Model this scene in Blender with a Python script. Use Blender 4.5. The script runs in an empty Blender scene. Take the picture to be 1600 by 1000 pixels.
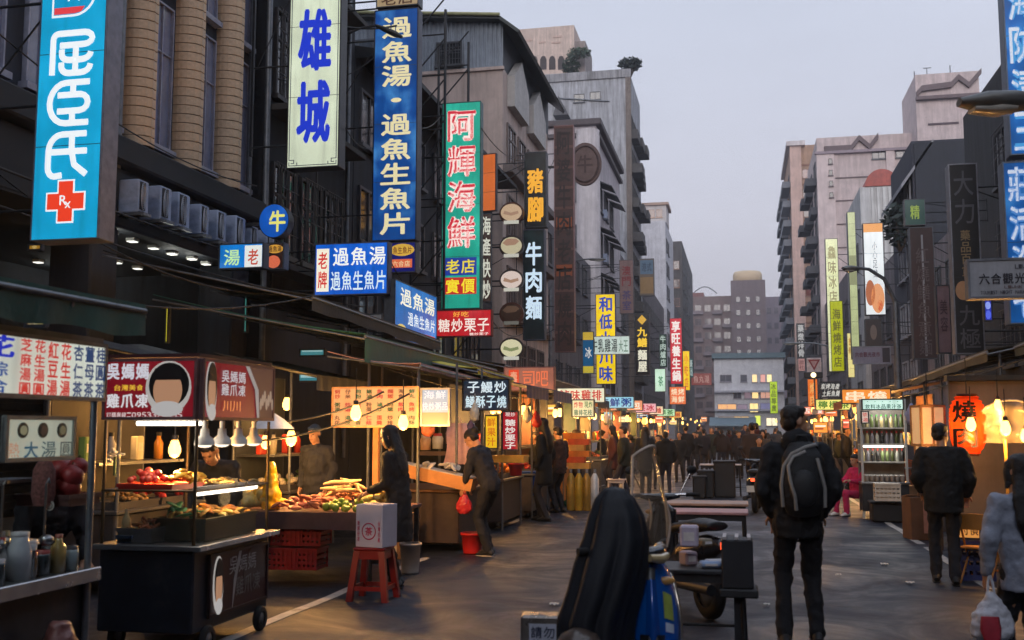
import bpy, bmesh, math, random
from mathutils import Vector, Matrix
random.seed(7)
R = math.radians
SC = bpy.context.scene
COL = SC.collection
# ---------------------------------------------------------------- camera, sky, sun, exposure
F = 1650.0; VPX, VPY = 1158.0, 670.0; EYE = 1.62
pitch = math.atan((VPY-500)/F); yaw = math.atan((VPX-800)/F*math.cos(pitch))
cam = bpy.data.cameras.new('camera'); cam.sensor_width = 36; cam.lens = 36*F/1600
cam.clip_end = 3000; cam.clip_start = .05
camo = bpy.data.objects.new('camera', cam); COL.objects.link(camo)
camo.location = (0, 0, EYE); camo.rotation_euler = (math.pi/2+pitch, 0, yaw)
SC.camera = camo
cam.dof.use_dof = True; cam.dof.focus_distance = 22; cam.dof.aperture_fstop = 3.2
W = bpy.data.worlds.new('World'); SC.world = W; W.use_nodes = True
nt = W.node_tree; bg = nt.nodes['Background']
sky = nt.nodes.new('ShaderNodeTexSky'); sky.sky_type = 'NISHITA'; sky.sun_disc = False
sky.sun_elevation = R(2.0); sky.sun_rotation = R(179); sky.dust_density = 2; sky.air_density = 1
hs = nt.nodes.new('ShaderNodeHueSaturation'); hs.inputs['Saturation'].default_value = .45
mx = nt.nodes.new('ShaderNodeMix'); mx.data_type = 'RGBA'; mx.inputs[0].default_value = .86
nt.links.new(sky.outputs[0], hs.inputs['Color']); nt.links.new(hs.outputs[0], mx.inputs[6])
tc = nt.nodes.new('ShaderNodeTexCoord'); sx = nt.nodes.new('ShaderNodeSeparateXYZ')
rp = nt.nodes.new('ShaderNodeValToRGB')
nt.links.new(tc.outputs['Generated'], sx.inputs[0]); nt.links.new(sx.outputs['Z'], rp.inputs[0])
# overcast dusk cloud deck: slightly rosy at the horizon, blue-grey overhead
e = rp.color_ramp.elements; e[0].position = 0; e[0].color = (6.2, 5.7, 6.45, 1); e[1].position = .5; e[1].color = (6.4, 7.1, 8.7, 1)
k = e.new(.14); k.color = (6.25, 6.2, 7.1, 1)
cn = nt.nodes.new('ShaderNodeTexNoise'); cn.inputs['Scale'].default_value = 2.4; cn.inputs['Detail'].default_value = 5; cm = nt.nodes.new('ShaderNodeMapping'); cm.inputs['Scale'].default_value = (1, 1, 3.5); nt.links.new(tc.outputs['Generated'], cm.inputs[0]); nt.links.new(cm.outputs[0], cn.inputs['Vector'])
cr_ = nt.nodes.new('ShaderNodeMapRange'); cr_.inputs[1].default_value = .3; cr_.inputs[2].default_value = .7; cr_.inputs[3].default_value = .94; cr_.inputs[4].default_value = 1.05; nt.links.new(cn.outputs['Fac'], cr_.inputs[0])
cv = nt.nodes.new('ShaderNodeVectorMath'); cv.operation = 'SCALE'; nt.links.new(rp.outputs[0], cv.inputs[0]); nt.links.new(cr_.outputs[0], cv.inputs['Scale'])   # soft cloud texture
nt.links.new(cv.outputs[0], mx.inputs[7]); nt.links.new(mx.outputs[2], bg.inputs[0]); bg.inputs[1].default_value = .125
sun = bpy.data.lights.new('sun', 'SUN'); sun.energy = 1.5; sun.angle = R(30); sun.color = (1, .93, .9)
suno = bpy.data.objects.new('sun', sun); COL.objects.link(suno); suno.rotation_euler = (R(74), 0, R(1))
vs = SC.view_settings; vs.view_transform = 'Standard'; vs.look = 'None'; vs.exposure = -.08; vs.gamma = 1
SC.cycles.use_denoising = True; SC.cycles.adaptive_threshold = .03; SC.cycles.adaptive_min_samples = 20; SC.cycles.max_bounces = 6; SC.cycles.sample_clamp_indirect = 4
SC.cycles.use_light_tree = True; SC.cycles.caustics_reflective = False; SC.cycles.caustics_refractive = False
SC.cycles.transparent_max_bounces = 12
# ---------------------------------------------------------------- photo pixel -> place
cp, sp_, ca, sa = math.cos(pitch), math.sin(pitch), math.cos(yaw), math.sin(yaw)
FW = Vector((-sa*cp, ca*cp, sp_)); RT = Vector((ca, sa, 0)); UP = RT.cross(FW)
def ray(px, py): return FW + RT*((px-800)/F) + UP*((500-py)/F)
EYEP = Vector((0, 0, EYE))
def at(px, py, Y): d = ray(px, py); return EYEP + d*(Y/d.y)
def atx(px, py, X): d = ray(px, py); return EYEP + d*(X/d.x)
def atz(px, py, z=0): d = ray(px, py); return EYEP + d*((z-EYE)/d.z)
# ---------------------------------------------------------------- materials
def lin(c):
    f = lambda u: u/12.92 if u <= .04045 else ((u+.055)/1.055)**2.4
    return tuple(f(x/255) for x in c)+(1,)
MATS = {}
def M(col, r=.6, m=0, v=.25, s=5, bump=0, em=0, streak=0, key=None, alpha=1, trans=0, objcol=False, bs=None, coat=0, emcol=None, wear=0):
    """procedural principled material; col is an 8-bit sRGB triple"""
    k_ = key or ('m', tuple(col), r, m, v, s, bump, em, streak, alpha, trans, objcol, bs, coat, emcol, wear)
    if k_ in MATS: return MATS[k_]
    mt = bpy.data.materials.new('mat_%d' % len(MATS)); mt.use_nodes = True; n = mt.node_tree; b = n.nodes['Principled BSDF']; L = n.links.new
    c = lin(col)
    tcn = n.nodes.new('ShaderNodeTexCoord'); src = tcn.outputs['Object']
    no = n.nodes.new('ShaderNodeTexNoise'); no.inputs['Scale'].default_value = s; no.inputs['Detail'].default_value = 6; no.inputs['Roughness'].default_value = .65
    L(src, no.inputs['Vector'])
    mixn = n.nodes.new('ShaderNodeMix'); mixn.data_type = 'RGBA'
    mp = n.nodes.new('ShaderNodeMapRange'); mp.inputs[1].default_value = .3; mp.inputs[2].default_value = .7
    L(no.outputs['Fac'], mp.inputs[0]); L(mp.outputs[0], mixn.inputs[0])
    if objcol:
        oi = n.nodes.new('ShaderNodeObjectInfo'); base = oi.outputs['Color']
        m1 = n.nodes.new('ShaderNodeMix'); m1.data_type = 'RGBA'; m1.blend_type = 'MULTIPLY'; m1.inputs[0].default_value = 1
        L(base, m1.inputs[6]); m1.inputs[7].default_value = (1-v, 1-v, 1-v, 1)
        L(m1.outputs[2], mixn.inputs[6]); L(base, mixn.inputs[7])
    else:
        mixn.inputs[6].default_value = tuple(x*(1-v) for x in c[:3])+(1,); mixn.inputs[7].default_value = tuple(min(1, x*(1+v)) for x in c[:3])+(1,)
    out = mixn.outputs[2]
    if streak:
        mpn = n.nodes.new('ShaderNodeMapping'); mpn.inputs['Scale'].default_value = (2.2, 2.2, .16); L(src, mpn.inputs[0])
        n2 = n.nodes.new('ShaderNodeTexNoise'); n2.inputs['Scale'].default_value = 1.6; n2.inputs['Detail'].default_value = 8; n2.inputs['Roughness'].default_value = .7; L(mpn.outputs[0], n2.inputs['Vector'])
        m2 = n.nodes.new('ShaderNodeMapRange'); m2.inputs[1].default_value = .42; m2.inputs[2].default_value = .68; m2.inputs[4].default_value = streak; L(n2.outputs['Fac'], m2.inputs[0])
        mm = n.nodes.new('ShaderNodeMix'); mm.data_type = 'RGBA'; L(m2.outputs[0], mm.inputs[0]); L(out, mm.inputs[6]); mm.inputs[7].default_value = (c[0]*.25, c[1]*.24, c[2]*.22, 1)
        out = mm.outputs[2]
    if wear:
        n3 = n.nodes.new('ShaderNodeTexNoise'); n3.inputs['Scale'].default_value = 2.5; n3.inputs['Detail'].default_value = 10; n3.inputs['Roughness'].default_value = .75; L(src, n3.inputs['Vector'])
        m3 = n.nodes.new('ShaderNodeMapRange'); m3.inputs[1].default_value = .55; m3.inputs[2].default_value = .66; m3.inputs[4].default_value = wear; L(n3.outputs['Fac'], m3.inputs[0])
        mm = n.nodes.new('ShaderNodeMix'); mm.data_type = 'RGBA'; L(m3.outputs[0], mm.inputs[0]); L(out, mm.inputs[6]); mm.inputs[7].default_value = (.09, .07, .055, 1)
        out = mm.outputs[2]
    L(out, b.inputs['Base Color'])
    b.inputs['Roughness'].default_value = r; b.inputs['Metallic'].default_value = m
    if r > .15 and r < .9:
        mr = n.nodes.new('ShaderNodeMapRange'); mr.inputs[3].default_value = max(.05, r-.12); mr.inputs[4].default_value = min(1, r+.12); L(no.outputs['Fac'], mr.inputs[0]); L(mr.outputs[0], b.inputs['Roughness'])
    if coat: b.inputs['Coat Weight'].default_value = coat
    if bump:
        nb = n.nodes.new('ShaderNodeTexNoise'); nb.inputs['Scale'].default_value = bs or s*4; nb.inputs['Detail'].default_value = 5; L(src, nb.inputs['Vector'])
        bp = n.nodes.new('ShaderNodeBump'); bp.inputs['Strength'].default_value = bump; bp.inputs['Distance'].default_value = .02; L(nb.outputs['Fac'], bp.inputs['Height']); L(bp.outputs[0], b.inputs['Normal'])
    if em:
        b.inputs['Emission Strength'].default_value = em
        if emcol: b.inputs['Emission Color'].default_value = lin(emcol)
        else: L(out, b.inputs['Emission Color'])
    if alpha < 1: b.inputs['Alpha'].default_value = alpha
    if trans: b.inputs['Transmission Weight'].default_value = trans; b.inputs['IOR'].default_value = 1.15
    MATS[k_] = mt; return mt
def EM(col, k_=1.0, v=.06): return M(tuple(x*.5 for x in col), r=.35, v=v, s=3, em=k_, emcol=tuple(col))
def LITE(col, k_=1.0, vy=0):
    """backlit acrylic: emission with the soft unevenness of the tubes behind the sheet"""
    key = ('lite', tuple(col), k_, vy)
    if key in MATS: return MATS[key]
    mt = bpy.data.materials.new('mat_%d' % len(MATS)); mt.use_nodes = True; n = mt.node_tree; b = n.nodes['Principled BSDF']; L = n.links.new
    c = lin(col); b.inputs['Base Color'].default_value = tuple(x*.4 for x in c[:3])+(1,); b.inputs['Roughness'].default_value = .25
    t_ = n.nodes.new('ShaderNodeTexCoord'); mp = n.nodes.new('ShaderNodeMapping'); mp.inputs['Scale'].default_value = (1.1, 1, .9); L(t_.outputs['Object'], mp.inputs[0])
    no = n.nodes.new('ShaderNodeTexNoise'); no.inputs['Scale'].default_value = 1.3; no.inputs['Detail'].default_value = 3; L(mp.outputs[0], no.inputs['Vector'])
    mr = n.nodes.new('ShaderNodeMapRange'); mr.inputs[1].default_value = .3; mr.inputs[2].default_value = .7; mr.inputs[3].default_value = k_*(.78-vy); mr.inputs[4].default_value = k_*(1.15+vy*1.6); L(no.outputs['Fac'], mr.inputs[0])
    hot = n.nodes.new('ShaderNodeMix'); hot.data_type = 'RGBA'; m2 = n.nodes.new('ShaderNodeMapRange'); m2.inputs[1].default_value = .5; m2.inputs[2].default_value = .72; m2.inputs[4].default_value = min(.55, .06+vy*1.3); L(no.outputs['Fac'], m2.inputs[0]); L(m2.outputs[0], hot.inputs[0])
    hot.inputs[6].default_value = c; hot.inputs[7].default_value = (min(1, c[0]*1.2+.10), min(1, c[1]*1.5+.28), min(1, c[2]*1.2+.3), 1)
    gm = n.nodes.new('ShaderNodeMapping'); gm.inputs['Scale'].default_value = (5, 5, .5); L(t_.outputs['Object'], gm.inputs[0]); gn = n.nodes.new('ShaderNodeTexNoise'); gn.inputs['Scale'].default_value = 1.5; gn.inputs['Detail'].default_value = 8; L(gm.outputs[0], gn.inputs['Vector']); gr = n.nodes.new('ShaderNodeMapRange'); gr.inputs[1].default_value = .5; gr.inputs[2].default_value = .8; gr.inputs[4].default_value = .45; L(gn.outputs['Fac'], gr.inputs[0])
    gx = n.nodes.new('ShaderNodeMix'); gx.data_type = 'RGBA'; L(gr.outputs[0], gx.inputs[0]); L(hot.outputs[2], gx.inputs[6]); gx.inputs[7].default_value = tuple(x*.35 for x in c[:3])+(1,)
    L(gx.outputs[2], b.inputs['Emission Color']); L(mr.outputs[0], b.inputs['Emission Strength'])
    MATS[key] = mt; return mt
DKM = M((44, 47, 52), .5, .3, .3)           # dark painted steel
STEEL = M((150, 152, 155), .32, .85, .15, 9)
GALV = M((120, 124, 130), .5, .6, .3, 6)
BLACK = M((26, 28, 32), .55, 0, .3)
WHITEP = M((205, 205, 200), .5, 0, .12)
RUBBER = M((24, 24, 26), .8, 0, .3)
GLASS = M((60, 70, 70), .05, 0, .02, alpha=.13, coat=.6)
# ---------------------------------------------------------------- mesh helpers
class MB:
    def __init__(s): s.v = []; s.f = []; s.sm = []
    def add(s, vs_, fs, T=None, smooth=False):
        o = len(s.v); s.v += [tuple(T @ Vector(p)) if T else tuple(p) for p in vs_]
        s.f += [tuple(i+o for i in f) for f in fs]; s.sm += [smooth]*len(fs); return s
    def box(s, x0, y0, z0, x1, y1, z1, T=None, b=0):
        if b: return s.bbox(x0, y0, z0, x1, y1, z1, b, T)
        v = [(x0,y0,z0),(x1,y0,z0),(x1,y1,z0),(x0,y1,z0),(x0,y0,z1),(x1,y0,z1),(x1,y1,z1),(x0,y1,z1)]
        return s.add(v, [(0,3,2,1),(4,5,6,7),(0,1,5,4),(1,2,6,5),(2,3,7,6),(3,0,4,7)], T)
    def bbox(s, x0, y0, z0, x1, y1, z1, b, T=None):
        """box with chamfered edges"""
        c = Vector(((x0+x1)/2, (y0+y1)/2, (z0+z1)/2)); h = Vector((abs(x1-x0)/2, abs(y1-y0)/2, abs(z1-z0)/2)); b = min(b, min(h)*.9)
        vs_ = []; idx = {}
        for sx_ in (-1, 1):
            for sy in (-1, 1):
                for sz in (-1, 1):
                    for ax in range(3):
                        p = [sx_*(h.x-b), sy*(h.y-b), sz*(h.z-b)]; p[ax] = (sx_, sy, sz)[ax]*h[ax]
                        idx[(sx_, sy, sz, ax)] = len(vs_); vs_.append(tuple(c+Vector(p)))
        fs = []
        for ax in range(3):
            o1, o2 = [a for a in range(3) if a != ax]
            for sg in (-1, 1):
                q = []
                for a, d in ((-1, -1), (1, -1), (1, 1), (-1, 1)):
                    k3 = [0, 0, 0]; k3[ax] = sg; k3[o1] = a; k3[o2] = d; q.append(idx[(*k3, ax)])
                fs.append(tuple(q))
            for a in (-1, 1):
                for d in (-1, 1):
                    k0 = [0, 0, 0]; k0[ax] = -1; k0[o1] = a; k0[o2] = d; k1 = list(k0); k1[ax] = 1
                    fs.append((idx[(*k0, o1)], idx[(*k1, o1)], idx[(*k1, o2)], idx[(*k0, o2)]))
        for sx_ in (-1, 1):
            for sy in (-1, 1):
                for sz in (-1, 1): fs.append(tuple(idx[(sx_, sy, sz, a)] for a in range(3)))
        return s.add(vs_, fs, T)
    def cyl(s, p0, p1, r0, r1=None, n=10, cap=True, smooth=True):
        return s.tube([p0, p1], [r0, r0 if r1 is None else r1], n=n, cap=cap, smooth=smooth)
    def tube(s, pts, rx, ry=None, side=None, n=10, cap=True, smooth=True, T=None):
        pts = [Vector(p) for p in pts]; m = len(pts)
        if not isinstance(rx, (list, tuple)): rx = [rx]*m
        ry = ry or rx
        if not isinstance(ry, (list, tuple)): ry = [ry]*m
        vs_ = []; prev = None
        for i, p in enumerate(pts):
            t = (pts[min(i+1, m-1)]-pts[max(i-1, 0)]).normalized()
            if side is not None: a = Vector(side)
            else: a = prev or (Vector((1, 0, 0)) if abs(t.x) < .8 else Vector((0, 1, 0)))
            a = (a - t*a.dot(t)).normalized(); prev = a; b = t.cross(a)
            for j in range(n):
                q = 2*math.pi*j/n; vs_.append(tuple(p+a*(rx[i]*math.cos(q))+b*(ry[i]*math.sin(q))))
        fs = [(i*n+j, i*n+(j+1) % n, (i+1)*n+(j+1) % n, (i+1)*n+j) for i in range(m-1) for j in range(n)]
        s.add(vs_, fs, T, smooth)
        if cap: s.add(vs_[:n], [tuple(range(n))[::-1]], T); s.add(vs_[-n:], [tuple(range(n))], T)
        return s
    def lathe(s, prof, c=(0, 0, 0), n=14, smooth=True, T=None):
        vs_ = []; fs = []; m = len(prof); c = Vector(c)
        for r_, z in prof:
            for j in range(n): q = 2*math.pi*j/n; vs_.append((c.x+r_*math.cos(q), c.y+r_*math.sin(q), c.z+z))
        for i in range(m-1):
            for j in range(n): fs.append((i*n+j, i*n+(j+1) % n, (i+1)*n+(j+1) % n, (i+1)*n+j))
        return s.add(vs_, fs, T, smooth)
    def ell(s, c, r, n=10, m=7, T=None, rot=None):
        if not isinstance(r, (list, tuple)): r = (r, r, r)
        vs_ = []; fs = []; c = Vector(c)
        for i in range(m+1):
            a = math.pi*(i+.0001)/(m+.0002)
            for j in range(n):
                q = 2*math.pi*j/n; p = Vector((r[0]*math.sin(a)*math.cos(q), r[1]*math.sin(a)*math.sin(q), r[2]*math.cos(a)))
                if rot: p = rot @ p
                vs_.append(tuple(c+p))
        for i in range(m):
            for j in range(n): fs.append((i*n+j, (i+1)*n+j, (i+1)*n+(j+1) % n, i*n+(j+1) % n))
        return s.add(vs_, fs, T, True)
    def cap(s, p0, r0, p1, r1, n=8):
        p0 = Vector(p0); p1 = Vector(p1); d = (p1-p0); ln = d.length or 1e-4; d = d/ln
        pts = [p0-d*r0*.97, p0-d*r0*.7, p0-d*r0*.35, p0, p1, p1+d*r1*.35, p1+d*r1*.7, p1+d*r1*.97]
        return s.tube(pts, [r0*.2, r0*.7, r0*.93, r0, r1, r1*.93, r1*.7, r1*.2], n=n)
    def prism(s, poly, y0, y1, T=None, smooth=False):
        """polygon in x,z extruded along y"""
        n = len(poly); v = [(x, y0, z) for x, z in poly]+[(x, y1, z) for x, z in poly]
        return s.add(v, [tuple(range(n)), tuple(range(n, 2*n))[::-1]]+[(i, i+n, (i+1) % n+n, (i+1) % n) for i in range(n)], T, smooth)
    def sheet(s, P, nu, nv, T=None, th=0):
        """grid surface from P(u, v), optional thickness along -z"""
        v = [tuple(P(i/nu, j/nv)) for j in range(nv+1) for i in range(nu+1)]; w = nu+1
        fs = [(j*w+i, j*w+i+1, (j+1)*w+i+1, (j+1)*w+i) for j in range(nv) for i in range(nu)]
        s.add(v, fs, T, True)
        if th:
            v2 = [(x, y, z-th) for x, y, z in v]; s.add(v2, [f[::-1] for f in fs], T, True)
            rim = [i for i in range(w)]+[j*w+nu for j in range(1, nv+1)]+[nv*w+i for i in range(nu-1, -1, -1)]+[j*w for j in range(nv-1, 0, -1)]
            m = len(rim); s.add([v[i] for i in rim]+[v2[i] for i in rim], [(i, i+m, (i+1) % m+m, (i+1) % m) for i in range(m)], T)
        return s
    def mesh(s, name):
        me = bpy.data.meshes.new(name); me.from_pydata(s.v, [], s.f)
        me.polygons.foreach_set('use_smooth', s.sm); me.update(); return me
    def build(s, name, mat, parent=None, loc=None, rz=0, label=None):
        return obj(name, s.mesh(name), mat, parent, loc, rz, label)
def fixn(me):
    bm = bmesh.new(); bm.from_mesh(me); bmesh.ops.recalc_face_normals(bm, faces=bm.faces); bm.to_mesh(me); bm.free()
def obj(name, me, mat, parent=None, loc=None, rz=0, label=None):
    o = bpy.data.objects.new(name, me); COL.objects.link(o)
    if mat and not me.materials: me.materials.append(mat)
    if parent: o.parent = parent
    if loc is not None: o.location = loc
    if rz: o.rotation_euler.z = rz
    if label: o['label'] = label
    return o
def tag(o, label, cat, group=None):
    o['label'] = label; o['category'] = cat
    if group: o['group'] = group
    return o
def thing(name, label, cat, loc=(0, 0, 0), rz=0, group=None):
    o = bpy.data.objects.new(name, None); COL.objects.link(o); o.location = loc; o.rotation_euler.z = rz
    o.empty_display_size = .1
    return tag(o, label, cat, group)
def struct(o): o['kind'] = 'structure'; return o
def kids(o): return [c for c in bpy.data.objects if c.parent == o]
KIDS = {}
def copy_tree(o, loc, rz=None, label=None, group=None, scale=None, colors=None):
    if o.name not in KIDS: KIDS[o.name] = [(c, kids(c)) for c in kids(o)]
    r_ = o.copy(); COL.objects.link(r_); r_.location = loc
    if rz is not None: r_.rotation_euler.z = rz
    if scale: r_.scale = scale if isinstance(scale, (tuple, list)) else (scale,)*3
    if label: r_['label'] = label
    if group: r_['group'] = group
    for c, g in KIDS[o.name]:
        n = c.copy(); COL.objects.link(n); n.parent = r_
        if colors and c.get('slot') in colors: n.color = colors[c['slot']]
        for d in g:
            n2 = d.copy(); COL.objects.link(n2); n2.parent = n
    return r_
def lamp(parent, loc, power, col=(255, 190, 110), rad=.04):
    l = bpy.data.lights.new('glow', 'POINT'); l.energy = power; l.color = lin(col)[:3]; l.shadow_soft_size = rad
    o = bpy.data.objects.new('glow', l); COL.objects.link(o); o.parent = parent; o.location = loc; return o
# ---------------------------------------------------------------- lettering
GL = {}
FC = bpy.data.curves.new('pen', 'FONT'); FC.resolution_u = 3
WS = bpy.data.scenes.new('workshop')                # meshes are evaluated here, away from the big scene
FO = bpy.data.objects.new('pen', FC); WS.collection.objects.link(FO)
def baked(o):
    vl = WS.view_layers[0]; vl.update(); return bpy.data.meshes.new_from_object(o.evaluated_get(vl.depsgraph))
def glyph(ch, bold):
    if (ch, bold) in GL: return GL[(ch, bold)]
    FC.body = ch; FC.offset = bold; me = baked(FO)
    v = [x.co.copy() for x in me.vertices]; fs = [tuple(p.vertices) for p in me.polygons]; bpy.data.meshes.remove(me)
    if not v: GL[(ch, bold)] = ([], []); return GL[(ch, bold)]
    x0, x1 = min(p.x for p in v), max(p.x for p in v); y0, y1 = min(p.y for p in v), max(p.y for p in v)
    wide = max(x1-x0, .35 if ord(ch) > 0x2000 else .02); tall = max(y1-y0, .35 if ord(ch) > 0x2000 else .3)
    v = [((p.x-(x0+x1)/2)/wide, (p.y-(y0+y1)/2)/tall) for p in v]
    GL[(ch, bold)] = (v, fs); return GL[(ch, bold)]
def letter(mb, text, x0, z0, x1, z1, y, d='h', bold=.02, fill=.88, slant=0):
    """lay text into the box; every character fills its own cell"""
    rows = text.split('\n')
    for ri, row in enumerate(rows):
        if d == 'h':
            za = z1-(z1-z0)*ri/len(rows); zb = z1-(z1-z0)*(ri+1)/len(rows)
        n = len(row)
        for i, ch in enumerate(row):
            if ch == ' ': continue
            if d == 'h': a = x0+(x1-x0)*i/n; b = x0+(x1-x0)*(i+1)/n; lo, hi = zb, za
            else:
                ra = x0+(x1-x0)*ri/len(rows); rb = x0+(x1-x0)*(ri+1)/len(rows); a, b = ra, rb
                hi = z1-(z1-z0)*i/n; lo = z1-(z1-z0)*(i+1)/n
            v, fs = glyph(ch, 0); cx, cz = (a+b)/2, (lo+hi)/2; w, h = (b-a)*fill, (hi-lo)*fill
            if ch in '·.': w = h = min(w, h)*.5
            sh = [(0, 0)] if bold < .004 else [(bold*.8*math.cos(q*math.pi/3), bold*.8*math.sin(q*math.pi/3)) for q in range(6)]
            sh = [(sx_*w, sy*min(h, w*1.3)) for sx_, sy in sh]
            for q, (ox, oz) in enumerate(sh): mb.add([(cx+p[0]*w*(1-bold*1.2)+slant*p[1]*h+ox, y-q*.00025, cz+p[1]*h*(1-bold*1.2)+oz) for p in v], fs)
    return mb
def sign3(label, c, w, h, rz, face, texts, t=.16, em=1.0, frame=None, name='shop_sign', cat='sign', group=None, arms=None, bold=.022, edge=.022, uneven=0, tilt=0, extra=None, slant=0, both=False):
    """light-box sign; c centre of its front face, the face looks towards local -y"""
    root = thing(name, label, cat, (c[0], c[1], c[2]-h/2), rz, group)
    if tilt: root.rotation_euler.y = tilt
    fr = frame or (70, 74, 82)
    MB().box(-w/2, .004, 0, w/2, t, h, b=.008).build('casing', M(fr, .45, .3, .3, 7), root)
    if em: fm = LITE(face, em, uneven)
    else: fm = M(face, .5, 0, .22, 3, streak=.35)
    MB().box(-w/2+edge*.6, -.004, edge*.6, w/2-edge*.6, .002, h-edge*.6).build('face_panel', fm, root)
    fb = MB()
    for a in ((-w/2, 0, w/2, edge), (-w/2, h-edge, w/2, h), (-w/2, edge, -w/2+edge, h-edge), (w/2-edge, edge, w/2, h-edge)):
        fb.box(a[0], -.016, a[1], a[2], -.001, a[3])
    fb.build('frame', M(fr, .4, .4, .3, 7), root)
    if h > 2.2*w and h > 1.5:                              # joints between the acrylic sheets
        for i in range(1, int(h/w/1.6)+1): zz = h*i/(int(h/w/1.6)+1); MB().box(-w/2+edge, -.0052, zz-.004, w/2-edge, -.0043, zz+.004).build('panel_joint', M((40, 50, 60), .6), root)
    groups = {}
    for tx in texts:
        s_, u0, v0, u1, v1, colr = tx[:6]; d = tx[6] if len(tx) > 6 else 'h'; bo = tx[7] if len(tx) > 7 else bold
        mbt = groups.setdefault(tuple(colr), MB())
        if s_ == '#': mbt.box(-w/2+u0*w, -.008, h-v1*h, -w/2+u1*w, -.004, h-v0*h)        # a plain printed panel
        elif s_ == '@': mbt.prism([(-w/2+w*((u0+u1)/2+(u1-u0)/2*math.cos(q*math.pi/12)), h-h*((v0+v1)/2+(v1-v0)/2*math.sin(q*math.pi/12))) for q in range(24)], -.009, -.004)
        else: letter(mbt, s_, -w/2+u0*w, h-v1*h, -w/2+u1*w, h-v0*h, -.0125, d, bo, slant=slant)
    for cl, mbt in groups.items():
        mbt.build('lettering', EM(cl, em) if em else M(cl, .6, 0, .1), root)
    if arms is not None:                                   # steel arms back to the facade
        mbt = MB(); sd = -1 if arms < 0 else 1
        ln = abs(arms)
        for zz in (h*.12, h*.5, h*.88): mbt.cyl((sd*w/2, t/2, zz), (sd*(w/2+ln), t/2, zz+.0), .018, n=6)
        mbt.box(sd*(w/2+ln)-.02, t/2-.03, h*.08, sd*(w/2+ln)+.02, t/2+.03, h*.92)
        mbt.cyl((sd*(w/2+ln*.9), t/2, h*.5), (sd*w/2, t/2, h*.86), .012, n=6)
        mbt.build('bracket', DKM, root)
    if extra: extra(root, w, h)
    return root
def sign(label, rect, Y, face, texts, rz=0, wall=None, **kw):
    x0, y0, x1, y1 = rect; c = at((x0+x1)/2, (y0+y1)/2, Y); a = at(x0, (y0+y1)/2, Y); b = at(x1, (y0+y1)/2, Y)
    u = at((x0+x1)/2, y0, Y); d = at((x0+x1)/2, y1, Y)
    if wall is not None: kw['arms'] = (wall-a.x) if wall < a.x else (wall-b.x)
    return sign3(label, c, b.x-a.x, u.z-d.z, rz, face, texts, **kw)
def signx(label, rect, X, face, texts, **kw):
    """sign whose face looks across the street; rect gives its left and right edge"""
    x0, y0, x1, y1 = rect; a = atx(x0, (y0+y1)/2, X); b = atx(x1, (y0+y1)/2, X)
    y = max(a.y, b.y); zt = EYE+(VPY-y0)/F*((a.y+b.y)/2); zb = EYE+(VPY-y1)/F*((a.y+b.y)/2)
    return sign3(label, ((a.x+b.x)/2, (a.y+b.y)/2, (zt+zb)/2), abs(a.y-b.y), zt-zb, R(90) if X < 0 else R(-90), face, texts, **kw)

def lump(r_, k=.25):
    def f(rn):
        m = MB().ell((0, 0, r_*.7), (r_, r_*rn.uniform(.75, 1.0), r_*rn.uniform(.6, .9)), 12, 9); ph = [rn.uniform(0, 6) for _ in range(4)]
        m.v = [(x*(1+k*math.sin(9/r_*.1*y+ph[0]+z/r_*2)), y*(1+k*math.sin(x/r_*3+ph[1])), z*(1+k*.7*math.sin(x/r_*2.4+y/r_*3+ph[2]))) for x, y, z in m.v]; return m
    return f
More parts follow.
